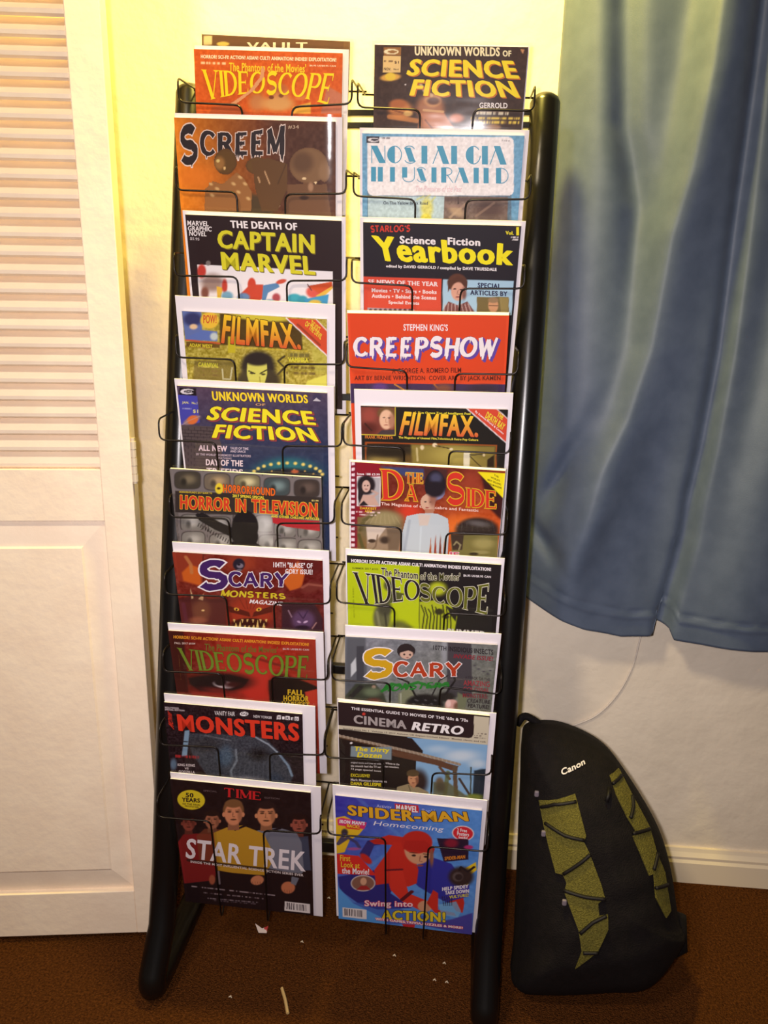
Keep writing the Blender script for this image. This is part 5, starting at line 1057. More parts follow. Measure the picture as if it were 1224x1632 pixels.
('E',37.3,68.1,18.6,-2.4,0.3,7.8,(170,196,222),0.8,1.0),
('E',94.4,88.2,13.9,-1.8,0.5,9.1,(186,204,222),0.8,1.0),
('P',[(-107.3,56.5),(-0.6,52.4),(15.9,73.9),(15.4,81.6),(-107.5,65.0)],(40,30,30),0.73,1.0),
('L',[(-106.2,61.2),(-38.1,71.6),(9.5,79.6),(68.8,92.2)],2.43,(150,130,112),0.73,1),
('L',[(-106.3,64.3),(-38.1,75.3),(9.6,83.3),(66.7,96.8)],1.09,(90,66,50),0.61,1.0),
('L',[(-105.0,58.4),(-104.3,63.2)],0.61,(190,176,160),0.48,0.7),
('L',[(-99.0,59.4),(-98.3,64.2)],0.6,(190,176,160),0.48,0.7),
('L',[(-93.0,60.5),(-92.3,65.3)],0.6,(190,176,160),0.48,0.7),
('L',[(-87.0,61.5),(-86.4,66.3)],0.6,(190,176,160),0.48,0.7),
('L',[(-81.1,62.6),(-80.4,67.3)],0.6,(190,176,160),0.48,0.7),
('L',[(-75.1,63.6),(-74.4,68.4)],0.6,(190,176,160),0.48,0.7),
('L',[(-69.1,64.7),(-68.4,69.4)],0.6,(190,176,160),0.48,0.7),
('L',[(-63.2,65.7),(-62.4,70.5)],0.6,(190,176,160),0.48,0.7),
('L',[(-57.2,66.7),(-56.5,71.5)],0.6,(190,176,160),0.48,0.7),
('L',[(-51.2,67.8),(-50.5,72.6)],0.6,(190,176,160),0.48,0.7),
('L',[(-45.3,68.8),(-44.5,73.6)],0.6,(190,176,160),0.48,0.7),
('L',[(-39.3,69.9),(-38.6,74.6)],0.6,(190,176,160),0.48,0.7),
('L',[(-33.4,70.9),(-32.6,75.7)],0.6,(190,176,160),0.48,0.7),
('L',[(-27.4,71.9),(-26.6,76.7)],0.6,(190,176,160),0.48,0.7),
('L',[(-21.5,73.0),(-20.7,77.8)],0.6,(190,176,160),0.48,0.7),
('L',[(-15.5,74.0),(-14.7,78.8)],0.6,(190,176,160),0.48,0.7),
('L',[(-9.6,75.1),(-8.8,79.8)],0.6,(190,176,160),0.48,0.7),
('L',[(-3.6,76.1),(-2.8,80.9)],0.6,(190,176,160),0.48,0.7),
('L',[(2.3,77.1),(3.1,81.9)],0.59,(190,176,160),0.48,0.7),
('L',[(8.2,78.2),(9.1,83.0)],0.59,(190,176,160),0.48,0.7),
('L',[(14.2,79.2),(15.0,84.0)],0.59,(190,176,160),0.47,0.7),
('L',[(20.1,80.2),(21.0,85.0)],0.59,(190,176,160),0.47,0.7),
('L',[(26.0,81.3),(26.9,86.1)],0.59,(190,176,160),0.47,0.7),
('L',[(32.0,82.3),(32.8,87.1)],0.59,(190,176,160),0.47,0.7),
('L',[(37.9,83.3),(38.8,88.1)],0.59,(190,176,160),0.47,0.7),
('L',[(43.8,84.4),(44.7,89.2)],0.59,(190,176,160),0.47,0.7),
('L',[(49.7,85.4),(50.6,90.2)],0.59,(190,176,160),0.47,0.7),
('L',[(55.7,86.4),(56.6,91.2)],0.59,(190,176,160),0.47,0.7),
('L',[(61.6,87.5),(62.5,92.3)],0.59,(190,176,160),0.47,0.7),
('L',[(67.5,88.5),(68.4,93.3)],0.59,(190,176,160),0.47,0.7),
('P',[(-28.5,76.5),(42.8,88.8),(66.8,98.0),(66.0,107.4),(33.7,97.7),(-28.4,88.8)],(96,62,46),0.96,1.0),
('L',[(62.1,98.6),(66.8,151.5)],3.07,(96,76,60),0.59,1.0),
('L',[(40.9,101.4),(55.9,121.2)],2.14,(100,70,52),0.59,1.0),
('L',[(70.1,119.3),(88.4,151.7)],1.9,(70,54,46),0.59,1.0),
('L',[(85.4,95.5),(87.8,148.6)],1.06,(70,74,66),0.59,1.0),
('L',[(53.1,109.1),(50.1,153.9)],3.09,(96,100,60),1.43,0.8),
('P',[(90.4,101.0),(106.5,95.8),(109.1,158.5),(90.6,148.2)],(40,48,60),2.82,1.0),
('E',101.4,108.9,8.4,-1.1,0.7,12.3,(34,44,56),0.4,1.0),
('E',93.2,151.1,14.2,-2.0,0.4,6.4,(120,130,50),0.6,1.0),
('P',[(32.4,130.7),(53.8,127.8),(83.7,152.4),(82.1,168.8),(33.4,159.5)],(96,90,56),3.37,0.8),
('E',42.0,129.4,6.2,-0.8,0.3,9.5,(110,90,70),0.5,1.0),
('E',43.5,138.8,7.6,-1.0,0.4,10.8,(84,76,60),0.5,1.0),
('E',10.9,133.7,14.4,-2.0,0.7,25.4,(50,34,34),0.5,1.0),
('P',[(-22.6,164.0),(-20.4,147.5),(-3.5,138.8),(1.4,144.5),(11.1,143.2),(25.8,150.8),(31.1,163.0),(-22.5,170.6)],(150,134,104),1.24,1.0),
('L',[(-3.5,142.0),(1.8,160.6)],0.73,(100,86,66),0.61,1.0),
('E',3.0,128.4,7.9,-1.1,0.3,13.3,(196,140,104),0.12,1.0),
('E',2.3,117.4,9.1,-1.2,0.2,6.9,(84,66,46),0.15,1.0),
('P',[(-6.4,118.6),(11.6,116.2),(10.5,121.7),(-6.2,123.9)],(90,72,50),0.73,1.0),
('E',0.1,128.1,1.4,-0.2,0.0,0.9,(60,40,34),0.25,1.0),
('E',6.4,127.9,1.4,-0.2,0.0,0.9,(60,40,34),0.25,1.0),
('E',3.7,136.2,2.9,-0.4,0.0,1.0,(130,70,60),0.25,1.0),
('E',8.9,130.8,2.4,-0.3,0.2,8.2,(130,84,64),0.6,1.0),
('P',[(-3.5,139.5),(8.5,137.8),(5.1,147.2)],(180,126,94),0.98,1.0),
('P',[(-88.9,78.0),(-62.0,77.0),(-29.1,72.0),(-29.3,96.9),(-89.6,97.9)],(126,140,150),1.22,1.0),
('E',-69.7,17.2,2.6,-0.3,-0.0,2.6,(196,60,50),0.15,1.0),
('D',90.1,32.9,103.7,32.4,0.92,(110,96,90),0.9),
('D',86.9,36.9,104.0,36.5,0.92,(110,96,90),0.9),
('D',85.9,40.5,104.2,40.0,0.92,(110,96,90),0.9),
('E',-88.3,72.4,2.2,-0.3,-0.0,1.8,(236,228,232),0.2,1.0),
('L',[(-89.7,155.8),(-43.8,154.0)],1.13,(150,140,140),0.63,0.6)],'over':[],'text':[("THE ESSENTIAL GUIDE TO MOVIES OF THE '60s & '70s",'B',[(-87.7,11.4),(77.0,14.1),(76.7,8.4),(-87.6,6.4)],(236,228,232)),
('CINEMA','H',[(-84.4,35.8),(-8.4,37.3),(-8.7,22.0),(-84.2,19.8)],(166,156,156)),
('RETRO','H',[(-1.9,37.7),(70.4,38.3),(73.3,22.1),(1.5,22.5)],(240,234,236)),
('Special issue No 1  Volume 13 2017 Autumn UK Export Limited Edition  Movies classic and cult','B',[(-100.0,49.0),(103.6,48.4),(103.4,44.9),(-100.0,45.4)],(90,76,70)),
('The Dirty','H',[(-84.9,89.2),(-33.2,85.7),(-31.9,74.5),(-83.3,77.9)],(226,206,40)),
('Dozen','H',[(-80.1,97.9),(-43.9,95.1),(-42.5,85.0),(-78.6,87.8)],(226,206,40)),
('original movie and Lives on with 70','B',[(-89.2,111.6),(-40.2,108.3),(-40.3,103.9),(-89.2,107.2)],(206,196,196)),
('tribute to the','B',[(-37.8,104.9),(-17.6,105.3),(-17.7,101.3),(-37.9,100.8)],(206,196,196)),
('the smooth lead the TV ser','B',[(-89.3,117.3),(-44.5,113.9),(-44.6,109.8),(-89.3,113.2)],(206,196,196)),
('cast remembers','B',[(-39.0,111.3),(-18.5,110.5),(-18.6,106.7),(-39.0,107.5)],(206,196,196)),
('12 page special issue','B',[(-88.9,123.5),(-44.5,122.1),(-44.5,117.7),(-88.8,119.1)],(206,196,196)),
('EXCLUSIVE!','B',[(-89.5,136.4),(-61.0,133.8),(-61.0,127.5),(-89.4,130.0)],(222,202,40)),
('Mark Mawston interviews','B',[(-89.6,144.1),(-35.6,140.6),(-35.6,135.8),(-89.5,139.3)],(206,196,196)),
('DANA GILLESPIE','H',[(-89.7,151.9),(-43.9,148.8),(-43.9,142.4),(-89.6,145.4)],(222,202,40))]},
'R10':{'C':(-0.0514,1.0021,0.3851),'u':(0.9994,-0.0304,-0.0169),'n':(0.0332,0.9781,0.2052),'w':209.7,'h':267,'vmax':272,'base':(66,84,176),'board':(-108.9,110.9,-16.1),'paint':[('G',(-98.0,4.3),(58,52,158),(41.1,83.1),(86,140,214),1.0),
('N',6,6.14,3),
('L',[(-2.3,76.3),(206.7,43.8)],3.16,(120,176,230),2.91,0.22),
('L',[(-2.3,76.3),(157.9,229.9)],3.16,(120,176,230),2.91,0.22),
('L',[(-2.3,76.3),(-4.7,339.1)],3.16,(120,176,230),2.91,0.22),
('L',[(-2.3,76.3),(-173.6,279.1)],3.16,(120,176,230),2.91,0.22),
('L',[(-2.3,76.3),(-224.3,96.5)],3.16,(120,176,230),2.91,0.22),
('L',[(-2.3,76.3),(-140.0,-74.5)],3.16,(120,176,230),2.91,0.22),
('L',[(-2.3,76.3),(11.2,-142.9)],3.16,(120,176,230),2.91,0.22),
('L',[(-2.3,76.3),(149.9,-86.2)],3.16,(120,176,230),2.91,0.22),
('P',[(-105.6,44.8),(-91.4,39.3),(-81.9,44.6),(-60.2,54.7),(-70.1,73.1),(-84.9,89.1),(-92.7,114.7),(-107.3,120.6)],(222,180,40),1.48,1.0),
('E',-92.0,73.1,5.4,-0.8,-0.1,8.2,(60,50,56),0.4,1.0),
('L',[(-92.1,76.5),(-102.3,98.8),(-87.3,82.6),(-75.1,91.0),(-70.3,100.7)],2.73,(66,60,100),1.49,0.9),
('E',-79.0,105.5,11.4,-1.8,-0.0,3.5,(160,80,140),0.5,1.0),
('P',[(-102.5,47.6),(-96.3,43.4),(-59.0,47.8),(-62.7,61.8),(-101.5,59.3)],(206,50,110),0.98,1.0),
('P',[(-91.7,56.1),(-67.5,57.5),(-70.0,64.6),(-89.4,64.2)],(206,60,40),0.98,1.0),
('P',[(-18.8,3.3),(15.1,2.6),(16.6,16.9),(-17.4,18.6)],(196,44,56),0.47,1.0),
('E',80.3,48.4,15.8,-0.1,-0.4,15.3,(226,216,220),0.04,1.0),
('E',80.3,48.4,14.4,-0.1,-0.3,13.6,(206,40,52),0.05,1.0),
('P',[(43.3,64.1),(88.6,59.4),(90.8,101.0),(55.3,111.9)],(44,28,50),0.96,1.0),
('E',64.4,71.0,10.8,-1.7,0.4,10.1,(130,30,50),0.5,1.0),
('E',89.5,75.5,7.0,-1.1,0.2,4.7,(176,50,110),0.4,1.0),
('P',[(85.9,121.0),(101.8,104.4),(103.9,121.5),(91.6,137.7),(93.7,155.3),(83.0,160.7)],(226,190,40),1.45,1.0),
('P',[(-103.8,170.4),(-48.2,146.6),(-13.3,155.3),(-22.9,193.6),(10.4,221.6),(-43.1,234.9),(-74.0,225.1),(-101.9,199.7)],(44,42,120),2.07,1.0),
('P',[(18.0,121.5),(37.0,104.5),(66.3,113.7),(81.9,139.3),(81.6,182.8),(65.0,200.6),(44.7,189.3),(19.3,171.6),(9.1,158.7)],(48,50,150),1.48,1.0),
('P',[(-70.4,114.7),(-58.0,84.9),(-26.4,71.5),(-12.0,71.0),(-14.3,81.5),(-48.2,93.7),(-55.6,119.3)],(52,46,110),1.25,1.0),
('P',[(-55.5,84.5),(-26.5,68.1),(-2.4,69.5),(-6.9,87.3),(-48.2,90.3)],(190,44,36),1.23,1.0),
('E',-60.6,123.7,8.7,9.1,-3.5,6.5,(190,44,36),0.3,1.0),
('P',[(-33.5,115.8),(-19.1,82.3),(7.4,81.6),(18.4,135.6),(16.6,164.7),(4.4,174.1),(-25.6,171.9),(-45.7,179.0),(-48.2,146.6)],(196,46,36),1.49,1.0),
('P',[(-30.8,147.3),(-6.2,136.1),(4.7,188.8),(35.1,202.1),(25.7,226.4),(-5.1,209.2),(-23.0,186.2)],(206,52,40),1.26,1.0),
('L',[(-30.8,143.8),(-6.2,137.9)],2.01,(110,30,40),0.63,1.0),
('L',[(-5.1,205.4),(9.6,184.3)],3.07,(90,26,36),0.64,1.0),
('E',30.4,214.2,11.5,-2.0,0.4,13.5,(206,150,116),0.15,1.0),
('P',[(41.7,175.1),(49.4,181.1),(50.7,218.2),(75.9,221.2),(78.7,228.3),(45.9,226.6),(32.7,206.3)],(200,48,38),1.25,1.0),
('E',17.3,90.3,21.1,-3.3,0.8,32.9,(206,150,116),0.08,1.0),
('E',14.5,77.0,22.9,-3.6,0.6,23.8,(186,42,36),0.08,1.0),
('P',[(-5.6,93.9),(39.1,97.2),(41.2,86.5),(26.4,71.8),(-2.3,76.3)],(176,38,34),1.22,1.0),
('E',10.8,105.2,3.4,-0.5,0.1,2.4,(50,34,34),0.25,1.0),
('E',28.5,105.1,3.1,-0.5,0.1,2.4,(50,34,34),0.25,1.0),
('L',[(20.5,104.3),(19.4,116.0),(23.3,116.4)],0.73,(150,96,76),0.61,1.0),
('E',19.6,125.5,6.3,-1.0,0.1,2.1,(150,70,66),0.25,1.0),
('L',[(4.9,99.9),(15.5,98.9)],0.73,(90,56,40),0.61,1.0),
('L',[(24.7,99.5),(32.9,99.6)],0.73,(90,56,40),0.61,1.0),
('E',37.0,104.5,3.4,-0.5,0.7,20.8,(150,96,76),0.6,1.0),
('P',[(58.9,172.1),(82.8,157.1),(89.7,196.2),(88.3,219.0),(78.2,217.0),(67.3,196.4)],(190,46,38),1.24,1.0),
('P',[(50.3,206.9),(77.2,194.7),(85.6,215.7),(81.4,231.6),(56.1,228.6)],(120,176,220),1.52,0.8),
('E',81.9,139.3,19.3,-3.2,1.1,22.6,(54,40,40),0.3,1.0),
('E',77.1,140.1,8.2,-1.4,0.5,10.6,(90,76,76),0.3,1.0),
('E',78.6,140.6,5.8,-1.0,0.3,7.1,(50,38,40),0.3,1.0),
('L',[(78.9,125.6),(80.9,118.3),(91.0,127.2),(100.0,115.1)],1.94,(40,30,34),0.61,1.0),
('P',[(55.0,165.5),(94.9,155.0),(95.0,180.5),(67.3,196.4)],(62,50,150),0.99,1.0),
('L',[(55.8,187.3),(59.0,207.3)],0.75,(40,34,60),0.5,0.8),
('L',[(59.2,186.7),(62.0,206.7)],0.75,(40,34,60),0.5,0.8),
('L',[(62.7,186.1),(65.0,206.2)],0.75,(40,34,60),0.5,0.8),
('L',[(66.1,185.5),(68.0,205.7)],0.75,(40,34,60),0.5,0.8),
('L',[(69.6,184.9),(70.9,205.1)],0.75,(40,34,60),0.5,0.8),
('P',[(-105.3,120.2),(-71.7,119.1),(-44.5,157.6),(-105.0,164.0)],(206,44,40),0.76,1.0),
('E',-65.4,178.6,19.2,-3.3,-0.1,18.5,(206,196,196),0.06,1.0),
('E',-65.4,178.6,17.7,-3.0,-0.1,16.6,(130,90,76),0.1,1.0),
('E',-64.6,174.1,5.1,-0.9,-0.1,8.8,(206,156,126),0.2,1.0),
('P',[(-76.2,195.3),(-68.5,184.7),(-59.6,183.2),(-53.3,191.4)],(160,44,44),1.3,1.0),
('P',[(-86.9,227.4),(-43.1,215.9),(46.4,241.8),(36.7,255.2),(-24.9,266.6),(-56.0,248.8)],(56,80,170),2.63,0.6),
('P',[(-104.3,192.7),(-81.7,226.5),(-30.1,255.8),(-24.7,294.3),(-105.9,269.6)],(84,150,220),2.61,1.0),
('P',[(103.1,216.3),(71.6,237.2),(21.4,258.0),(106.1,269.6)],(70,50,140),3.51,0.8),
('P',[(-98.0,239.4),(-60.1,238.4),(-60.2,260.9),(-98.4,262.0)],(225,215,215),0.53,1),
('L',[(-94.3,242.6),(-94.5,257.3)],0.93,(40,30,40),0.4,0.85),
('L',[(-90.9,242.5),(-91.1,257.2)],0.93,(40,30,40),0.4,0.85),
('L',[(-87.5,242.4),(-87.7,257.1)],0.93,(40,30,40),0.4,0.85),
('L',[(-83.6,242.3),(-83.8,257.0)],0.93,(40,30,40),0.4,0.85),
('L',[(-79.7,242.2),(-79.9,256.9)],0.4,(40,30,40),0.4,0.85),
('L',[(-77.4,242.2),(-77.5,256.8)],0.4,(40,30,40),0.4,0.85),
('L',[(-74.5,242.1),(-74.7,256.8)],0.4,(40,30,40),0.4,0.85),
('L',[(-72.7,242.1),(-72.8,256.7)],0.4,(40,30,40),0.4,0.85),
('L',[(-70.4,242.0),(-70.5,256.7)],0.66,(40,30,40),0.4,0.85),
('L',[(-68.0,241.9),(-68.1,256.6)],0.66,(40,30,40),0.4,0.85),
('P',[(-4.2,261.6),(16.3,259.4),(15.2,267.4),(-1.5,269.7)],(190,40,50),1.05,1.0)],'over':[],'text':[('Activity','b',[(-44.6,16.7),(-23.4,16.2),(-23.4,8.4),(-44.6,8.9)],(190,190,230)),
('MARVEL','H',[(-16.5,17.8),(14.5,16.5),(14.2,4.3),(-16.6,5.5)],(236,228,232)),
('Book!','b',[(20.6,15.0),(38.7,14.3),(38.5,7.2),(20.4,7.9)],(190,190,230)),
('SPIDER-MAN','H',[(-87.0,36.0),(87.4,22.7),(82.8,4.6),(-86.7,15.6)],(222,166,40),{'o':(0.05,(60,40,50)),'m':(3.3,6.2)}),
('Homecoming','b',[(-50.1,53.9),(50.6,51.3),(53.5,39.6),(-46.8,42.0)],(236,228,232)),("IRON MAN'S",'H',[(-99.5,54.6),(-62.2,53.7),(-61.4,46.2),(-98.6,47.1)],(236,228,232)),
('BACK!','H',[(-88.2,61.0),(-70.0,61.6),(-69.9,54.8),(-88.1,54.2)],(226,190,50)),
('2 Free','B',[(71.8,45.4),(85.8,45.2),(85.5,38.7),(71.5,38.8)],(236,228,232)),
('Posters','B',[(72.1,53.0),(89.0,52.7),(88.6,45.5),(71.8,45.7)],(236,228,232)),
('Inside!','B',[(74.7,58.9),(87.4,58.3),(87.1,53.0),(74.5,53.6)],(236,228,232)),
('SPIDER-MAN','H',[(56.4,108.3),(86.0,99.3),(85.6,91.8),(56.1,100.7)],(214,130,40)),
('First','B',[(-100.1,134.3),(-84.3,133.2),(-84.1,120.4),(-99.8,121.5)],(226,190,50)),
('Look at','B',[(-98.8,147.8),(-70.2,145.9),(-70.1,133.7),(-98.6,135.5)],(226,190,50)),
('the Movie!','B',[(-97.6,161.3),(-55.7,157.3),(-55.7,144.3),(-97.3,148.2)],(236,228,232)),
('HELP SPIDEY','H',[(55.3,174.9),(94.0,161.7),(93.6,153.8),(55.0,166.9)],(236,228,232)),
('TAKE DOWN','H',[(59.8,182.2),(95.3,171.7),(94.9,163.7),(59.5,174.2)],(236,228,232)),
('VULTURE!','H',[(66.6,189.9),(95.0,179.8),(94.6,173.2),(66.3,183.3)],(214,200,80)),
('Swing into','B',[(-63.2,234.3),(11.9,222.8),(11.5,205.5),(-63.1,216.7)],(236,206,210),{'o':(0.06,(206,50,80))}),
('ACTION!','block',[(-36.9,256.6),(63.1,245.3),(62.1,221.8),(-36.9,234.2)],(222,196,50),{'o':(0.05,(70,60,40))}),
('WITH GAMES,TRIVIA,PUZZLES & MORE!','H',[(-46.2,260.3),(90.2,256.6),(89.9,250.5),(-46.2,254.1)],(236,228,232),{'o':(0.14,(206,50,70))})]}}
WIRES={'L1':((-121.1,64.4),(-34.6,65.5),(33.3,65.5),(113.5,59.6)),'L2':((-110.7,89.5),(-26.8,89.5),(40.1,90.1),(123.4,87.0)),'L3':((-127.1,80.4),(-38.1,78.2),(30.4,80.4),(113.4,76.3)),'L4':((-111.9,64.2),(-28.6,62.0),(41.5,64.1),(125.1,59.2)),'L5':((-136.4,81.0),(-54.7,80.0),(40.6,80.0),(124.9,75.8)),'L6':((-111.4,73.7),(-26.2,70.0),(43.3,72.0),(125.2,65.9)),'L7':((-122.6,69.5),(-33.5,66.9),(35.2,73.2),(117.0,68.4)),'L8':((-118.3,71.7),(-31.9,68.6),(40.2,68.8),(122.5,68.0)),'L9':((-110.4,73.7),(-23.7,67.9),(52.8,71.3),(133.6,64.7)),'L10':((-127.3,74.7),(-46.9,71.9),(32.4,79.5),(117.9,75.1)),'R1':((-119.2,73.2),(-35.9,74.7),(34.1,72.7),(112.4,73.1)),'R2':((-116.5,76.5),(-32.9,79.0),(34.4,78.4),(118.3,75.7)),'R3':((-119.1,78.4),(-36.1,80.4),(29.5,82.2),(114.1,79.7)),'R4':((-110.2,73.0),(-27.1,76.8),(39.0,79.5),(122.5,78.7)),'R5':((-123.6,55.5),(-39.6,57.7),(22.4,59.8),(105.0,61.5)),'R6':((-117.0,94.3),(-32.2,94.0),(30.7,97.1),(114.0,94.2)),'R7':((-120.5,75.0),(-38.0,76.5),(32.5,80.3),(115.0,79.1)),'R8':((-123.6,72.4),(-40.6,71.8),(30.8,72.9),(115.3,80.6)),'R9':((-126.4,98.4),(-40.7,94.1),(30.9,107.3),(114.4,100.8)),'R10':((-115.9,73.7),(-31.0,68.7),(31.8,75.9),(117.0,73.2))}
RACK={'b':1.0343,'sl':0.175,'xl':(0.0273,-0.4447),'xr':(0.0212,0.0732),'ztop':(1.366,1.351),'bars':[1.327,1.31,0.931,0.526,0.246]}
CURTAIN={'YC':1.3022,'left':[(0.126,1.477),(0.125,1.353),(0.122,1.232),(0.117,0.996),(0.118,0.754),(0.115,0.581)],'valley':[(0.206,1.476),(0.22,1.317),(0.235,1.267),(0.251,1.207)],'ridge':[(0.329,1.474),(0.325,1.381),(0.312,1.252),(0.294,1.163),(0.285,1.005),(0.262,0.898),(0.226,0.81),(0.209,0.737),(0.188,0.649)],'pleat':[(0.397,1.473),(0.399,1.333),(0.401,1.147),(0.401,1.002),(0.393,0.851),(0.384,0.763),(0.383,0.708),(0.367,0.602),(0.36,0.547)],'hem':[(0.082,0.602),(0.121,0.579),(0.222,0.541),(0.284,0.527),(0.34,0.528),(0.342,0.554),(0.361,0.547),(0.368,0.53),(0.525,0.52),(0.602,0.513)],'mid':[(0.18,1.072),(0.172,0.997),(0.164,0.909),(0.161,0.808)]}
CORD=[(0.341,1.373,0.533),(0.334,1.373,0.491),(0.327,1.373,0.441),(0.306,1.373,0.384),(0.271,1.373,0.337),(0.222,1.373,0.308),(0.195,1.373,0.286)]
BITS={'scrap':[(-0.322,1.161,0.0),(-0.308,1.154,0.0),(-0.298,1.158,0.0),(-0.298,1.146,0.0),(-0.312,1.145,0.0)],'stick':[(-0.247,1.036,0.0),(-0.228,0.991,0.0)],'speck':[(-0.205,1.242,0.0),(-0.234,1.134,0.0),(-0.074,1.122,0.0),(-0.005,1.079,0.0),(0.015,1.077,0.0),(0.01,1.115,0.0),(-0.325,1.011,0.0)]}
DOOR={'A':(-0.495,1.1173,0.0),'t':(-0.988,-0.1545,0.0),'edge':-0.0232,'lou':0.0221,'lou_bot':0.8269,'pan':0.0198,'pan_top':0.7484,'pan_bot':0.0967,'in_x':0.0564,'in_top':0.7088,'in_bot':0.1385,'hinge':(0.8688,0.8083),'slats':[1.3969,1.0309]}
BAG={'O':(0.205,1.06,0.0),'ang':16,'outline':[(-76.8,431.1),(-34.1,438.5),(12.6,425.9),(48.8,404.9),(78.2,370.9),(115.3,316.3),(137.9,271.5),(153.7,219.3),(166.7,149.3),(173.6,132.1),(173.7,110.8),(125.5,42.6),(55.9,27.4),(-32.2,15.8),(-100.4,22.2),(-117.5,89.4),(-119.5,234.2),(-116.6,343.3),(-104.4,402.2)],'left':[(-61.7,336.8),(-11.3,356.2),(5.0,299.7),(2.1,291.1),(10.9,275.1),(29.0,231.4),(34.6,213.4),(25.1,204.3),(27.5,186.2),(39.8,189.5),(41.3,167.3),(27.9,131.1),(-2.2,100.1),(4.9,129.1),(-1.3,162.0),(-23.1,213.8),(-20.3,227.4),(-25.7,238.7),(-35.6,238.0),(-47.0,275.7),(-54.8,305.4)],'right':[(43.8,379.5),(61.0,384.0),(76.8,355.1),(80.3,348.6),(106.4,304.0),(115.8,269.8),(129.9,239.4),(134.9,209.9),(140.0,183.9),(130.5,178.1),(111.5,211.4),(108.6,244.3),(100.5,243.7),(75.7,298.3),(80.3,305.3),(68.2,322.8),(52.3,353.3)],'lc':[[(-59.0,328.6),(-41.2,339.3),(-9.9,346.6)],[(-53.2,307.2),(-26.3,297.4),(1.9,294.5)],[(10.9,275.1),(-1.8,262.4),(-25.8,240.4)],[(-24.9,217.0),(6.7,212.9),(34.7,212.5)],[(37.2,188.6),(17.9,177.0),(0.5,158.8)],[(6.6,129.3),(27.9,131.1)]],'rc':[[(46.8,369.6),(64.6,375.9)],[(80.3,348.6),(79.2,335.2),(73.1,323.1)],[(75.5,303.3),(95.1,303.1),(106.5,302.3)],[(117.4,269.9),(108.4,250.9)],[(110.9,226.2),(134.4,223.2)]],'logo':[(-30.4,378.8),(6.2,394.8),(4.3,402.1),(-31.7,387.5)],'strap':[(-96.1,445.5),(-84.2,436.1),(-75.8,423.9),(-83.3,412.6),(-94.0,410.8)],'pull':[(40.5,364.2),(35.2,347.1)],'buckle':[(-65.3,345.0),(-22.5,198.8),(-54.2,290.3)],'sidepatch':[(-105.2,145.3),(-99.1,145.8),(-99.0,118.2),(-107.3,108.9)],'lump':[(164.2,141.0)]}
WALL_Y=1.3772
BASE_TOP=0.0704

# ------------------------------------------------------------------ materials
def lin(c):
    return tuple((x/255/12.92 if x/255 <= .04045 else ((x/255+.055)/1.055)**2.4) for x in c)
def mat(name, col, rough=.5, spec=.5, metal=0.0):
    m = bpy.data.materials.new(name); m.use_nodes = True
    b = m.node_tree.nodes['Principled BSDF']
    b.inputs['Base Color'].default_value = (*lin(col), 1)
    b.inputs['Roughness'].default_value = rough
    b.inputs['Specular IOR Level'].default_value = spec
    b.inputs['Metallic'].default_value = metal
    return m
def noise_mat(name, c1, c2, scale, rough=.6, bump=.2, bscale=None, detail=4, dist=.01, lo=.35, hi=.65, spec=.3, stretch=(1,1,1)):
    m = mat(name, c1, rough, spec); nt = m.node_tree; N = nt.nodes; Lk = nt.links
    b = N['Principled BSDF']
    tc = N.new('ShaderNodeTexCoord'); mp = N.new('ShaderNodeMapping'); mp.inputs['Scale'].default_value = stretch
    Lk.new(tc.outputs['Object'], mp.inputs['Vector'])
    n1 = N.new('ShaderNodeTexNoise'); n1.inputs['Scale'].default_value = scale; n1.inputs['Detail'].default_value = detail
    Lk.new(mp.outputs[0], n1.inputs['Vector'])
    r = N.new('ShaderNodeValToRGB'); r.color_ramp.elements[0].position = lo; r.color_ramp.elements[1].position = hi
    r.color_ramp.elements[0].color = (*lin(c1), 1); r.color_ramp.elements[1].color = (*lin(c2), 1)
    Lk.new(n1.outputs['Fac'], r.inputs['Fac']); Lk.new(r.outputs[0], b.inputs['Base Color'])
    n2 = N.new('ShaderNodeTexNoise'); n2.inputs['Scale'].default_value = bscale or scale; n2.inputs['Detail'].default_value = detail
    Lk.new(mp.outputs[0], n2.inputs['Vector'])
    bp = N.new('ShaderNodeBump'); bp.inputs['Strength'].default_value = bump; bp.inputs['Distance'].default_value = dist
    Lk.new(n2.outputs['Fac'], bp.inputs['Height']); Lk.new(bp.outputs[0], b.inputs['Normal'])
    return m
INK = bpy.data.materials.new('printed_paper'); INK.use_nodes = True
_n = INK.node_tree.nodes; _a = _n.new('ShaderNodeAttribute'); _a.attribute_name = 'ink'
INK.node_tree.links.new(_a.outputs['Color'], _n['Principled BSDF'].inputs['Base Color'])
_n['Principled BSDF'].inputs['Roughness'].default_value = .5
_n['Principled BSDF'].inputs['Specular IOR Level'].default_value = .25
M_BOARD = mat('white_card', (232, 225, 232), .7, .2)
M_PAGES = noise_mat('paper_edges', (226, 216, 204), (240, 232, 222), 60, .8, .3, 900, stretch=(1, 12, 1))
M_STEEL = mat('black_enamel', (13, 11, 11), .28, .5)
M_WIRE = mat('dark_wire', (30, 23, 20), .32, .5, .55)
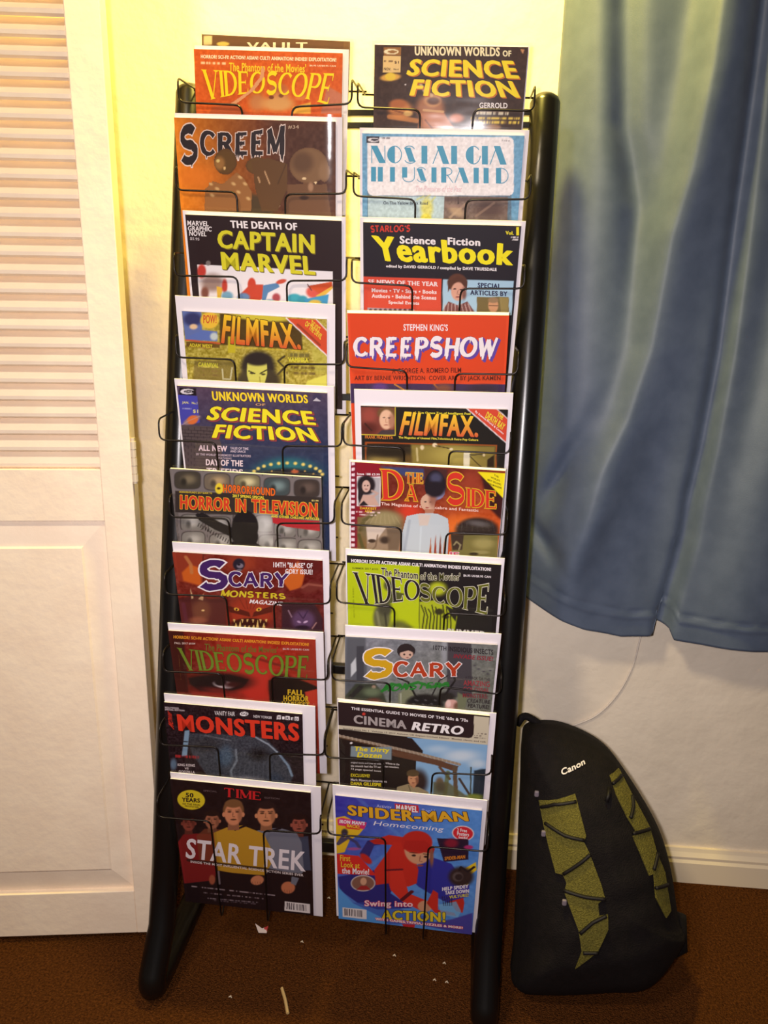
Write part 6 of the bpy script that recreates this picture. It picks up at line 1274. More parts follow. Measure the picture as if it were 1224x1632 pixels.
def film():
    m = bpy.data.materials.new('clear_film'); m.use_nodes = True; nt = m.node_tree; N = nt.nodes
    N.remove(N['Principled BSDF']); out = N['Material Output']
    tr = N.new('ShaderNodeBsdfTransparent'); tr.inputs[0].default_value = (.975, .975, .975, 1)
    gl = N.new('ShaderNodeBsdfGlossy'); gl.inputs['Roughness'].default_value = .10
    lw = N.new('ShaderNodeLayerWeight'); lw.inputs['Blend'].default_value = .5
    pw = N.new('ShaderNodeMath'); pw.operation = 'POWER'; pw.inputs[1].default_value = 5.0
    fr = N.new('ShaderNodeMath'); fr.operation = 'MULTIPLY_ADD'; fr.inputs[1].default_value = .6; fr.inputs[2].default_value = .035
    mx = N.new('ShaderNodeMixShader')
    tc = N.new('ShaderNodeTexCoord'); no = N.new('ShaderNodeTexNoise'); no.inputs['Scale'].default_value = 16; no.inputs['Detail'].default_value = 2
    mp = N.new('ShaderNodeMapping'); mp.inputs['Scale'].default_value = (.6, 1, 1.6)
    bp = N.new('ShaderNodeBump'); bp.inputs['Strength'].default_value = .25; bp.inputs['Distance'].default_value = .003
    L_ = nt.links
    L_.new(tc.outputs['Object'], mp.inputs[0]); L_.new(mp.outputs[0], no.inputs['Vector']); L_.new(no.outputs['Fac'], bp.inputs['Height'])
    L_.new(bp.outputs[0], gl.inputs['Normal'])
    L_.new(lw.outputs['Facing'], pw.inputs[0]); L_.new(pw.outputs[0], fr.inputs[0]); L_.new(fr.outputs[0], mx.inputs[0]); L_.new(tr.outputs[0], mx.inputs[1]); L_.new(gl.outputs[0], mx.inputs[2]); L_.new(mx.outputs[0], out.inputs[0])
    return m
M_FILM = film()
M_WALL = noise_mat('textured_plaster', (232, 219, 198), (240, 227, 206), 9, .75, .55, 26, 5, .006, spec=.2)
M_TRIM = mat('trim_paint', (236, 220, 194), .45, .4)
M_DOOR = noise_mat('door_paint', (240, 220, 198), (246, 228, 206), 14, .55, .08, 60, spec=.3)
M_HINGE = mat('painted_hinge', (206, 190, 168), .4, .5)
M_CARPET = noise_mat('brown_carpet', (70, 38, 15), (122, 72, 33), 260, .95, 1.0, 420, 3, .012, .3, .75, .05)
M_CURT = noise_mat('blue_satin', (76, 88, 108), (84, 96, 116), 30, .52, .10, 700, 3, .002, spec=.45)
_b = M_CURT.node_tree.nodes['Principled BSDF']
_b.inputs['Sheen Weight'].default_value = .15; _b.inputs['Sheen Roughness'].default_value = .35
M_PACK = noise_mat('black_nylon', (14, 10, 11), (20, 15, 16), 90, .8, .35, 500, spec=.2)
M_NET = noise_mat('olive_mesh', (84, 78, 26), (112, 104, 40), 420, .7, .5, 600, spec=.3)
M_ELAST = mat('black_elastic', (18, 14, 16), .6, .3)
M_LOGO = mat('white_stitching', (226, 216, 212), .6, .3)
M_BUCKLE = mat('grey_plastic', (120, 110, 120), .35, .5)
M_CORD = mat('white_cable', (226, 214, 198), .45, .4)
M_SCRAP = noise_mat('torn_paper', (226, 210, 206), (190, 60, 60), 60, .8, .1, lo=.56, hi=.6)
M_WOOD = mat('pale_wood', (200, 168, 110), .7, .3)
M_LINT = mat('lint', (206, 190, 166), .9, .1)

# ------------------------------------------------------------------ helpers
def obj(name, me, m=None, parent=None):
    o = bpy.data.objects.new(name, me); COL.objects.link(o)
    if m is not None: me.materials.append(m)
    if parent is not None: o.parent = parent
    return o
def mesh(name, verts, faces, smooth=False):
    me = bpy.data.meshes.new(name); me.from_pydata([tuple(v) for v in verts], [], faces); me.update()
    if smooth: me.polygons.foreach_set('use_smooth', [True]*len(me.polygons))
    return me
def empty(name, loc, label, cat, group=None, rotz=0.0):
    o = bpy.data.objects.new(name, None); COL.objects.link(o); o.location = loc; o.rotation_euler = (0, 0, rotz)
    o.empty_display_size = .05
    return tag(o, label, cat, group)
def tag(o, label, cat, group=None):
    o['label'] = label; o['category'] = cat
    if group: o['group'] = group
    return o
def structure(o): o['kind'] = 'structure'; return o
class MB:
    def __init__(s): s.v = []; s.f = []
    def add(s, v, f):
        n = len(s.v); s.v += [tuple(p) for p in v]; s.f += [tuple(i+n for i in q) for q in f]
    def box(s, x0, y0, z0, x1, y1, z1):
        s.add([(x0,y0,z0),(x1,y0,z0),(x1,y1,z0),(x0,y1,z0),(x0,y0,z1),(x1,y0,z1),(x1,y1,z1),(x0,y1,z1)],
              [(0,3,2,1),(4,5,6,7),(0,1,5,4),(1,2,6,5),(2,3,7,6),(3,0,4,7)])
    def tube(s, pts, r, n=8, cap=True):
        pts = [Vector(p) for p in pts]; k = len(pts); rr = r if hasattr(r, '__len__') else [r]*k
        T = [(pts[min(i+1,k-1)]-pts[max(i-1,0)]).normalized() for i in range(k)]
        up = Vector((0,0,1)) if abs(T[0].z) < .9 else Vector((1,0,0))
        nx = T[0].cross(up).normalized(); V = []; Fc = []
        for i in range(k):
            nx = (nx - T[i]*nx.dot(T[i])).normalized(); ny = T[i].cross(nx)
            for j in range(n):
                a = 2*math.pi*j/n; V.append(pts[i]+(nx*math.cos(a)+ny*math.sin(a))*rr[i])
        for i in range(k-1):
            for j in range(n):
                Fc.append((i*n+j, i*n+(j+1)%n, (i+1)*n+(j+1)%n, (i+1)*n+j))
        if cap: Fc += [tuple(range(n-1,-1,-1)), tuple((k-1)*n+j for j in range(n))]
        s.add(V, Fc)
    def build(s, name, m, parent=None, smooth=False, bevel=0, loc=None):
        me = mesh(name, s.v, s.f, smooth); o = obj(name, me, m, parent)
        if bevel:
            b = o.modifiers.new('bevel', 'BEVEL'); b.width = bevel; b.segments = 2; b.limit_method = 'ANGLE'
        if loc is not None: o.location = loc
        return o
def fillet(pts, rad, n=4):
    pts = [Vector(p) for p in pts]; out = [pts[0]]
    for i in range(1, len(pts)-1):
        a, b, c = pts[i-1], pts[i], pts[i+1]
        r = min(rad, (a-b).length*.45, (c-b).length*.45)
        p = b+(a-b).normalized()*r; q = b+(c-b).normalized()*r
        for j in range(n+1):
            t = j/n; out.append(p*(1-t)**2+b*2*t*(1-t)+q*t*t)
    out.append(pts[-1]); return out
def interp(tab, x):
    if x <= tab[0][0]: return tab[0][1]
    for (a, fa), (b, fb) in zip(tab, tab[1:]):
        if x <= b: return fa+(fb-fa)*(x-a)/(b-a)
    return tab[-1][1]
def sstep(a, b, x): 
    t = np.clip((x-a)/(b-a), 0, 1); return t*t*(3-2*t)
def vnoise(u, v, seed):
    rs = np.random.RandomState(seed); g = rs.rand(64, 64)
    iu = np.floor(u).astype(int); iv = np.floor(v).astype(int); fu = u-iu; fv = v-iv
    fu = fu*fu*(3-2*fu); fv = fv*fv*(3-2*fv)
    a = g[iu%64, iv%64]; b = g[(iu+1)%64, iv%64]; c = g[iu%64, (iv+1)%64]; d = g[(iu+1)%64, (iv+1)%64]
    return a*(1-fu)*(1-fv)+b*fu*(1-fv)+c*(1-fu)*fv+d*fu*fv

# ------------------------------------------------------------------ room shell
def box_obj(name, b, m, bevel=0):
    mb = MB(); mb.box(*b); return structure(mb.build(name, m, bevel=bevel))
box_obj('wall_back', (-2.2, WALL_Y, 0, 2.4, WALL_Y+.12, 2.45), M_WALL)
box_obj('floor', (-2.2, -1.6, -.1, 2.4, WALL_Y+.12, 0), M_CARPET)
prof = [(0,0),(-.015,0),(-.015,BASE_TOP*.62),(-.012,BASE_TOP*.70),(-.0125,BASE_TOP*.78),(-.008,BASE_TOP*.9),(-.006,BASE_TOP),(0,BASE_TOP)]
V = [(x, WALL_Y+p[0], p[1]) for x in (-2.2, 2.4) for p in prof]; n = len(prof)
structure(obj('baseboard_back', mesh('baseboard_back', V, [(i, (i+1)%n, n+(i+1)%n, n+i) for i in range(n)]), M_TRIM))

# ------------------------------------------------------------------ bifold closet door
ang = math.atan2(-DOOR['t'][1], -DOOR['t'][0])
door = bpy.data.objects.new('door_1', None); COL.objects.link(door); door.location = (DOOR['A'][0], DOOR['A'][1], .012)
door.rotation_euler = (0, 0, ang); structure(door)
xr = -DOOR['edge']; sw = xr+DOOR['lou']; xl = xr-.46; TH = .032; DT = 2.03
lx0, lx1 = xl+sw, xr-sw
for a, b in ((xl, xl+sw), (xr-sw, xr)):
    mb = MB(); mb.box(a, 0, 0, b, TH, DT); mb.build('stile', M_DOOR, door, bevel=.0015)
pt, pb, lb = DOOR['pan_top']-.012, DOOR['pan_bot']-.012, DOOR['lou_bot']-.012
for a, b in ((0, pb), (pt, lb), (DT-.06, DT)):
    mb = MB(); mb.box(lx0, .0004, a, lx1, TH-.0004, b); mb.build('rail', M_DOOR, door, bevel=.0012)
mb = MB(); sp = (DOOR['slats'][0]-DOOR['slats'][1])/15.0; z = lb+.004
while z < DT-.06:
    h = .016; d = .0125
    mb.add([(lx0,.004,z-.001),(lx1,.004,z-.001),(lx1,.004+.0045,z-.004),(lx0,.0085,z-.004),
            (lx0,.004+2*d,z+h+.009),(lx1,.004+2*d,z+h+.009),(lx1,.0085+2*d,z+h+.005),(lx0,.0085+2*d,z+h+.005)],
           [(0,1,5,4),(1,2,6,5),(2,3,7,6),(3,0,4,7),(0,3,2,1),(4,5,6,7)])
    mb.add([(lx0,.004,z-.001),(lx1,.004,z-.001),(lx1,.003,z+.004),(lx0,.003,z+.004)], [(0,1,2,3)])
    z += sp
mb.build('louver_slats', M_DOOR, door)
mb = MB(); ix = -DOOR['in_x']; it, ib = DOOR['in_top']-.012, DOOR['in_bot']-.012; jx = lx0+(lx1-ix)
o_ = [(lx0,.011,pb),(lx1,.011,pb),(lx1,.011,pt),(lx0,.011,pt)]; i_ = [(jx,.004,ib),(ix,.004,ib),(ix,.004,it),(jx,.004,it)]
q_ = [(jx,.0015,ib+.003),(ix-.003,.0015,ib+.003),(ix-.003,.0015,it-.003),(jx+.003,.0015,it-.003)]
bk = [(p[0], TH-.006, p[2]) for p in o_]
mb.add(o_+i_+q_+bk, [(k,(k+1)%4,4+(k+1)%4,4+k) for k in range(4)]+[(4+k,4+(k+1)%4,8+(k+1)%4,8+k) for k in range(4)]+[(8,9,10,11)]+[(15,14,13,12)]+[(k,12+k,12+(k+1)%4,(k+1)%4) for k in range(4)])
mb.build('raised_panel', M_DOOR, door)
mb = MB(); z0, z1 = DOOR['hinge'][1]-.012, DOOR['hinge'][0]-.012
for k in range(5):
    a = z0+(z1-z0)*k/5; b = z0+(z1-z0)*(k+1)/5-.0012
    mb.tube([(xr+.003,.004,a),(xr+.003,.004,b)], .0042 if k%2 else .0046, 10)
mb.tube([(xr+.003,.004,z0-.003),(xr+.003,.004,z1+.004)], .003, 8); mb.box(xr, .006, z0, xr+.0016, .028, z1)
mb.build('hinge', M_HINGE, door)

# ------------------------------------------------------------------ printed covers
def arc(cx, cy, rx, ry, a0, a1, n=14):
    return [(cx+rx*math.cos(math.radians(a0+(a1-a0)*i/n)), cy+ry*math.sin(math.radians(a0+(a1-a0)*i/n))) for i in range(n+1)]
GL = {  # stroke letters: (points, class) with class T thick, t thin, a by direction
'A': [([(0,0),(.42,1)],'t'),([(.42,1),(.86,0)],'T'),([(.15,.33),(.7,.33)],'h')],
'C': [(arc(.46,.5,.42,.47,42,318),'a')],
'D': [([(.12,0),(.12,1)],'T'),([(.12,.96)]+arc(.3,.5,.5,.46,90,-90)+[(.12,.04)],'a')],
'E': [([(.12,0),(.12,1)],'T'),([(.12,.96),(.66,.96)],'h'),([(.12,.52),(.54,.52)],'h'),([(.12,.04),(.7,.04)],'h')],
'G': [(arc(.46,.5,.42,.47,42,330),'a'),([(.84,.05),(.84,.44)],'T'),([(.56,.44),(.9,.44)],'h')],
'H': [([(.12,0),(.12,1)],'T'),([(.76,0),(.76,1)],'T'),([(.12,.5),(.76,.5)],'h')],
'I': [([(.12,0),(.12,1)],'T')],
'L': [([(.12,0),(.12,1)],'T'),([(.12,.04),(.66,.04)],'h')],
'M': [([(.1,0),(.1,1)],'t'),([(.1,1),(.5,.1)],'T'),([(.5,.1),(.9,1)],'t'),([(.9,0),(.9,1)],'T')],
'N': [([(.1,0),(.1,1)],'t'),([(.1,1),(.78,0)],'T'),([(.78,0),(.78,1)],'t')],
'O': [(arc(.48,.5,.44,.47,90,450,22),'a')],
'P': [([(.12,0),(.12,1)],'T'),([(.12,.96)]+arc(.4,.72,.3,.24,90,-90)+[(.12,.48)],'a')],
'R': [([(.12,0),(.12,1)],'T'),([(.12,.96)]+arc(.4,.74,.28,.22,90,-90)+[(.12,.52)],'a'),([(.42,.52),(.8,0)],'T')],
'S': [(arc(.4,.74,.3,.23,35,250,12)+arc(.4,.27,.33,.24,80,-150,14),'s')],
'T': [([(.4,0),(.4,1)],'T'),([(0,.96),(.8,.96)],'h')],
'U': [([(.12,1),(.12,.32)]+arc(.44,.32,.32,.28,180,360)+[(.76,.32),(.76,1)],'a')],
'V': [([(0,1),(.42,0)],'T'),([(.42,0),(.84,1)],'t')],
'W': [([(0,1),(.28,0)],'T'),([(.28,0),(.52,.9)],'t'),([(.52,.9),(.78,0)],'T'),([(.78,0),(1.04,1)],'t')],
'Y': [([(0,1),(.4,.46)],'T'),([(.4,.46),(.8,1)],'t'),([(.4,.46),(.4,0)],'T')],
"'": [([(.06,.75),(.1,1)],'T')],
}
DECO = {'O': [(arc(.46,.5,.46,.5,88,272),'F'),(arc(.44,.5,.44,.485,-90,90),'t')],
'N': [([(.03,0),(.03,1)],'t'),([(.17,1),(.69,0)],'T'),([(.84,0),(.84,1)],'t')],
'S': [([(.22,.9),(.52,.1)],'T'),(arc(.34,.76,.32,.225,15,160),'t'),(arc(.40,.24,.34,.225,-20,-165),'t')],
'G': [(arc(.46,.5,.46,.5,88,272),'F'),(arc(.46,.5,.42,.485,-90,-5),'t'),([(.55,.46),(.9,.46)],'t'),(arc(.46,.5,.42,.485,88,35),'t')],
'D': [([(.18,0),(.18,1)],'T'),([(.18,.985)]+arc(.34,.5,.52,.485,90,-90)+[(.18,.015)],'t')],
'T': [([(.4,0),(.4,1)],'T'),([(.02,.985),(.78,.985)],'t')],
'L': [([(.18,0),(.18,1)],'T'),([(.18,.015),(.74,.015)],'t')],
'E': [([(.18,0),(.18,1)],'T'),([(.18,.985),(.72,.985)],'t'),([(.18,.5),(.6,.5)],'t'),([(.18,.015),(.74,.015)],'t')],
'R': [([(.18,0),(.18,1)],'T'),([(.18,.985)]+arc(.42,.74,.34,.245,90,-90)+[(.18,.495)],'t'),([(.44,.495),(.84,0)],'t')],
'U': [([(.18,1),(.18,.3)],'T'),(arc(.46,.32,.42,.31,180,360),'t'),([(.88,.32),(.88,1)],'t')]}
STY = {'serif': (.205,.06,.075,.10), 'drip': (.27,.17,.17,0), 'deco': (.36,.052,.052,0), 'brush': (.26,.2,.2,0)}
def stroke_text(s, style, grow=0.0):
    T, t, h, ser = STY[style]; V = []; Fc = []; x0 = 0.0; rnd = random.Random(len(s)*7+len(style)); lift = [0]
    def quad(a, b, c, d): 
        k = len(V); lift[0] += 1; V.extend([(*p, lift[0]*.0012) for p in (a, b, c, d)]); Fc.append((k, k+1, k+2, k+3))
    for ch in s:
        lift[0] = 0
        if ch == ' ': x0 += .4; continue
        g = (DECO.get(ch) if style == 'deco' else None) or GL.get(ch) or GL['I']
        if style == 'deco' and ch == 'A': g = [([(0,0),(.42,1)],'t'),([(.42,1),(.8,0)],'T'),([(.1,.25),(.7,.25)],'t')]
        mx = max(p[0] for st in g for p in st[0])
        jy = rnd.uniform(-.05,.05) if style == 'brush' else 0
        for pts, cl in g:
            if cl == 'F':
                k = len(V); V.extend([(x0+p[0], p[1], 0.0) for p in pts]); Fc.append(tuple(range(k, k+len(pts)))); continue
            P = [(x0+p[0], p[1]+jy) for p in pts]
            if len(P) == 2 and style in ('drip','brush'):
                P = [(P[0][0]+(P[1][0]-P[0][0])*i/6, P[0][1]+(P[1][1]-P[0][1])*i/6) for i in range(7)]
            W = []
            for i in range(len(P)):
                a, b = P[max(i-1,0)], P[min(i+1,len(P)-1)]; dx, dy = b[0]-a[0], b[1]-a[1]; l = math.hypot(dx,dy) or 1
                nx, ny = -dy/l, dx/l
                wd = {'T':T,'t':t,'h':h,'X':T*.95}.get(cl)
                if cl == 'X': wd = T*(1.0 if len(P) == 2 else max(.05, abs(math.sin(math.pi*i/(len(P)-1)))**.6))
                if wd is None: wd = t+(T-t)*abs(dy/l)**1.2 if cl == 'a' else t+(T-t)*abs(dx/l)*.9+(T-t)*.12
                if style in ('drip','brush'): wd *= 1+rnd.uniform(-.14,.14)
                W.append((nx, ny, wd/2+grow))
            if grow:
                for e, o2 in ((0,1),(-1,-2)):
                    dx, dy = P[e][0]-P[o2][0], P[e][1]-P[o2][1]; l = math.hypot(dx,dy) or 1
                    P[e] = (P[e][0]+dx/l*grow, P[e][1]+dy/l*grow)
            for i in range(len(P)-1):
                (ax, ay), (bx, by) = P[i], P[i+1]; n1, m1, w1 = W[i]; n2, m2, w2 = W[i+1]
                if cl in ('T','t') and len(pts) == 2 and style in ('serif','deco') and abs(pts[0][0]-pts[1][0]) > .05:
                    f = 1/max(.45, abs(m1*0+n1)); quad((ax-w1*f,ay),(ax+w1*f,ay),(bx+w1*f,by),(bx-w1*f,by))
                else:
                    quad((ax+n1*w1,ay+m1*w1),(ax-n1*w1,ay-m1*w1),(bx-n2*w2,by-m2*w2),(bx+n2*w2,by+m2*w2))
            if ser and cl in ('T','t') and len(pts) == 2:
                for (px_, py_) in pts:
                    if py_ in (0, 1):
                        L_ = T*.5+ser; y = 0 if py_ == 0 else 1; s_ = 1 if y == 0 else -1
                        quad((x0+px_-L_-grow, y-s_*grow),(x0+px_+L_+grow, y-s_*grow),(x0+px_+T*.4+grow, y+s_*(.06+grow)),(x0+px_-T*.4-grow, y+s_*(.06+grow)))
            if ser and cl == 'h':
                for (px_, py_) in pts[1:] if ch in 'ELF' else (pts if ch == 'T' else []):
                    d_ = -1 if py_ > .7 else 1
                    if py_ != .52: quad((x0+px_-.05-grow, py_-.02),(x0+px_+.02+grow, py_-.02),(x0+px_+.02+grow, py_+d_*(.2+grow)),(x0+px_-.01-grow, py_+d_*(.2+grow)))
                    else: quad((x0+px_-.03-grow, py_-.1-grow),(x0+px_+.01+grow, py_-.1-grow),(x0+px_+.01+grow, py_+.1+grow),(x0+px_-.03-grow, py_+.1+grow))
            if style == 'drip' and cl in ('T','a','s','h'):
                for _ in range(3 if cl != 'h' else 3):
                    i = rnd.randrange(len(P)); px_, py_ = P[i]
                    if cl == 'T' and min(p[1] for p in pts) == 0: px_, py_ = P[0] if P[0][1] < P[-1][1] else P[-1]
                    px_ += rnd.uniform(-.08,.08); L_ = rnd.uniform(.08,.2); ww = .05
                    quad((px_-ww-grow, py_),(px_+ww+grow, py_),(px_+.012+grow, py_-L_-t*.4-grow),(px_-.012-grow, py_-L_-t*.4-grow))
        if style == 'deco' and ch in 'IA': x0 += .17
        x0 += mx+{'serif':.2,'drip':.26,'deco':.14,'brush':.24}[style]
    return V, Fc
TC = {}
def font_text(s, off, sp=0.0):
    cu = bpy.data.curves.new('t', 'FONT'); cu.body = s; cu.offset = off; cu.resolution_u = 3; cu.space_character = 1.0+off*2.2+sp*1.2
    cu.dimensions = '2D'; cu.fill_mode = 'BOTH'
    o = bpy.data.objects.new('t', cu); me = bpy.data.meshes.new_from_object(o)
    V = [(v.co.x, v.co.y, 0.0) for v in me.vertices]; Fc = [tuple(p.vertices) for p in me.polygons]
    bpy.data.objects.remove(o); bpy.data.curves.remove(cu); bpy.data.meshes.remove(me)
    return V, Fc
def copies(geo, shifts, lift=.003):
    V, Fc = geo; n = len(V); VV = []; FF = []
    for k, (dx, dy) in enumerate(shifts):
        VV += [(x+dx, y+dy, z+k*lift) for x, y, z in V]; FF += [tuple(q+k*n for q in f) for f in Fc]
    return VV, FF
def text_geo(s, style, grow):
    key = (s, style, round(grow,4))
    if key not in TC:
        if style in STY: TC[key] = stroke_text(s, style, grow)
        else:
            off, hv = {'b':(0.0,0),'B':(.014,.012),'H':(.016,.034),'block':(.014,.030)}[style]
            geo = font_text(s, off, .02+hv*1.5)
            if hv: geo = copies(geo, [(-hv,0),(-hv/2,hv*.3),(0,0),(hv/2,-hv*.3),(hv,0)] if not grow else [(-hv,0),(hv,0)], .003 if not grow else .0012)
            if grow: geo = copies(geo, [(grow*.8*math.cos(math.pi*k/6), grow*.8*math.sin(math.pi*k/6)) for k in range(12)], .0025)
            else: pass
            TC[key] = geo
    return TC[key]
def paint(U, V, base, ops, mask=False):
    C = np.empty((len(U),3)); C[:] = base; K = np.zeros(len(U))
    def mix(a, col):
        nonlocal K
        a = np.clip(a,0,1); C[:] = C*(1-a[:,None])+np.array(col,float)*a[:,None]; K = np.maximum(K, a)
    for op in ops:
        k = op[0]
        if k in 'ES':
            _, cu, cv, au, av, bu, bv, col, soft, al = op
            det = au*bv-av*bu; x, y = U-cu, V-cv
            p = (x*bv-y*bu)/det; q = (y*au-x*av)/det
            d = np.sqrt(p*p+q*q) if k == 'E' else (p**4+q**4)**.25
            mix(al*(1-sstep(1-soft, 1+soft*.6, d)), col)
        elif k == 'P' or k == 'L':
            if k == 'P': _, pts, col, soft, al = op; closed = True; hw = 0
            else: _, pts, hw, col, soft, al = op; closed = False
            P = np.array(pts, float); n = len(P); D = np.full(len(U), 1e9); ins = np.zeros(len(U), bool)
            for i in range(n if closed else n-1):
                a, b = P[i], P[(i+1)%n]; e = b-a; L2 = max(e@e, 1e-9)
                t = np.clip(((U-a[0])*e[0]+(V-a[1])*e[1])/L2, 0, 1)
                D = np.minimum(D, np.hypot(U-a[0]-t*e[0], V-a[1]-t*e[1]))
                if closed and a[1] != b[1]:
                    c = ((a[1] > V) != (b[1] > V)); xi = a[0]+(V-a[1])/(b[1]-a[1])*e[0]; ins ^= c & (U < xi)
            sd = np.where(ins, -D, D) if closed else D-hw
            mix(al*(1-sstep(-soft*.5, soft*.5, sd)), col)
        elif k == 'N':
            _, amp, sc, seed = op
            nz = vnoise(U/sc+50, V/sc+50, seed)+.5*vnoise(U/sc*2.3+70, V/sc*2.3+50, seed+9)-.75
            C += (nz*2*amp)[:,None]
        elif k == 'G':
            _, p0, c0, p1, c1, al = op
            dx, dy = p1[0]-p0[0], p1[1]-p0[1]; t = np.clip(((U-p0[0])*dx+(V-p0[1])*dy)/(dx*dx+dy*dy), 0, 1)[:,None]
            G_ = np.array(c0,float)*(1-t)+np.array(c1,float)*t; C[:] = C*(1-al)+G_*al
        elif k == 'D':
            _, u0, v0, u1, v1, hh, col, al = op
            e = np.array([u1-u0, v1-v0]); l = math.hypot(*e); t = ((U-u0)*e[0]+(V-v0)*e[1])/l; s_ = np.abs((V-v0)*e[0]-(U-u0)*e[1])/l
            nz = vnoise(t/1.3+40, np.zeros_like(t)+u0, 3); nz2 = vnoise(t/4.+40, np.zeros_like(t)+v0, 4)
            mix(al*(t > 0)*(t < l)*(1-sstep(hh*.6, hh*1.1, s_))*sstep(.2,.5,nz)*sstep(.12,.3,nz2), col)
    C = np.clip(C, 0, 255)/255
    C = np.where(C <= .04045, C/12.92, ((C+.055)/1.055)**2.4)
    return C, K
def lincol(c): return np.array(lin(c))
def build_cover(K, d, parent):
    w, h, vm = d['w'], d['h'], min(d['vmax'], d['h']); step = 1.0
    us = np.linspace(-w/2, w/2, int(w/step)+1); vs = np.linspace(0, vm, int(vm/step)+1)
    if vm < h: vs = np.append(vs, h)
    U, V = np.meshgrid(us, vs); U = U.ravel(); V = V.ravel(); nu, nv = len(us), len(vs)
    C, _ = paint(U, V, d['base'], d['paint'])
    Y = np.zeros_like(U)
    i = np.arange(nu-1)[None,:]+nu*np.arange(nv-1)[:,None]; i = i.ravel()
    F = [np.stack([i+nu, i+nu+1, i+1, i], 1)]
    VV = [np.stack([U, Y, h-V], 1)]; CC = [C]; ng = len(U); polys = []; layer = [0]; seen = []
    def put(pts, faces, cols, y):
        nonlocal ng
        a = np.array(pts, float); VV.append(np.stack([a[:,0], np.full(len(a), y)-(a[:,2] if a.shape[1] > 2 else 0), h-a[:,1]], 1)); CC.append(cols)
        polys.extend([tuple(k+ng for k in f) for f in faces]); ng += len(a)
    for T in d['text']:
        s, st, q, col = T[:4]; e = T[4] if len(T) > 4 else {}
        BL, BR, TR, TL = [np.array(p, float) for p in q]; g0 = text_geo(s, st, 0.0)
        A = np.array(g0[0])
        if len(A) == 0: continue
        A = A[:,:2]
        lo, hi = A.min(0), A.max(0); sz = np.maximum(hi-lo, 1e-6)
        def place(geo, dx=0, dy=0):
            g3 = np.array(geo[0]); a = (g3[:,:2]-lo)/sz; x, y = a[:,0:1], a[:,1:2]
            p = (BL*(1-x)+BR*x)*(1-y)+(TL*(1-x)+TR*x)*y
            if 'm' in e:
                k = 4*x*(1-x); p = p+np.concatenate([0*x, k*(e['m'][0]*y+e['m'][1]*(1-y))], 1)
            return np.concatenate([p+np.array([dx, dy]), g3[:,2:3]], 1)
        qa = np.array([BL, BR, TR, TL]); bb = (*(qa.min(0)-2.5), *(qa.max(0)+2.5)); L0 = 1
        for ob, ol in seen:
            if ob[0] < bb[2] and bb[0] < ob[2] and ob[1] < bb[3] and bb[1] < ob[3]: L0 = max(L0, ol+1)
        seen.append((bb, L0)); layer[0] = max(layer[0], L0)
        yb = -.04-.17*(L0-1)
        if 's' in e:
            dx, dy, sc = e['s']; gg = text_geo(s, st, e['o'][0]) if e.get('o') else g0
            for k in range(3):
                P = place(gg, dx*(k+1)/3, dy*(k+1)/3); put(P, gg[1], np.tile(lincol(sc), (len(P),1)), yb-.008-.008*k)
        if 'o' in e:
            gg = text_geo(s, st, e['o'][0]); P = place(gg); put(P, gg[1], np.tile(lincol(e['o'][1]), (len(P),1)), yb-.04)
        P = place(g0)
        if 'g' in e:
            t = ((A-lo)/sz)[:,1:2]; cc = lincol(e['g'])*(1-t)+lincol(col)*t
        else: cc = np.tile(lincol(col), (len(P),1))
        put(P, g0[1], cc, yb-.11)
    if d['over']:
        C2, Km = paint(U, V, d['base'], d['over'], True)
        ok = Km > .5; f = F[0]; keep = ok[f].all(1); f = f[keep]
        used = np.unique(f); rm = -np.ones(len(U), int); rm[used] = np.arange(len(used))
        put(np.stack([U[used], V[used]], 1), [tuple(r) for r in rm[f]], C2[used], -.08-.17*layer[0])
    # crop anything printed past the trimmed edge
    AV = np.concatenate(VV); AC = np.concatenate(CC); AV[:,0] = np.clip(AV[:,0], -w/2, w/2); AV[:,2] = np.clip(AV[:,2], 0, h)
    faces = [tuple(r) for r in F[0].tolist()]+polys
    me = bpy.data.meshes.new('cover'); me.from_pydata((AV*.001).tolist(), [], faces); me.update()
    at = me.attributes.new('ink', 'FLOAT_COLOR', 'POINT')
    at.data.foreach_set('color', np.concatenate([AC, np.ones((len(AC),1))], 1).astype(np.float32).ravel())
    return obj('cover', me, INK, parent)
def frame(d):
    u = Vector(d['u']).normalized(); n = Vector(d['n']); n = (n-u*n.dot(u)).normalized(); v = n.cross(u)
    return Vector(d['C']), u, v, n
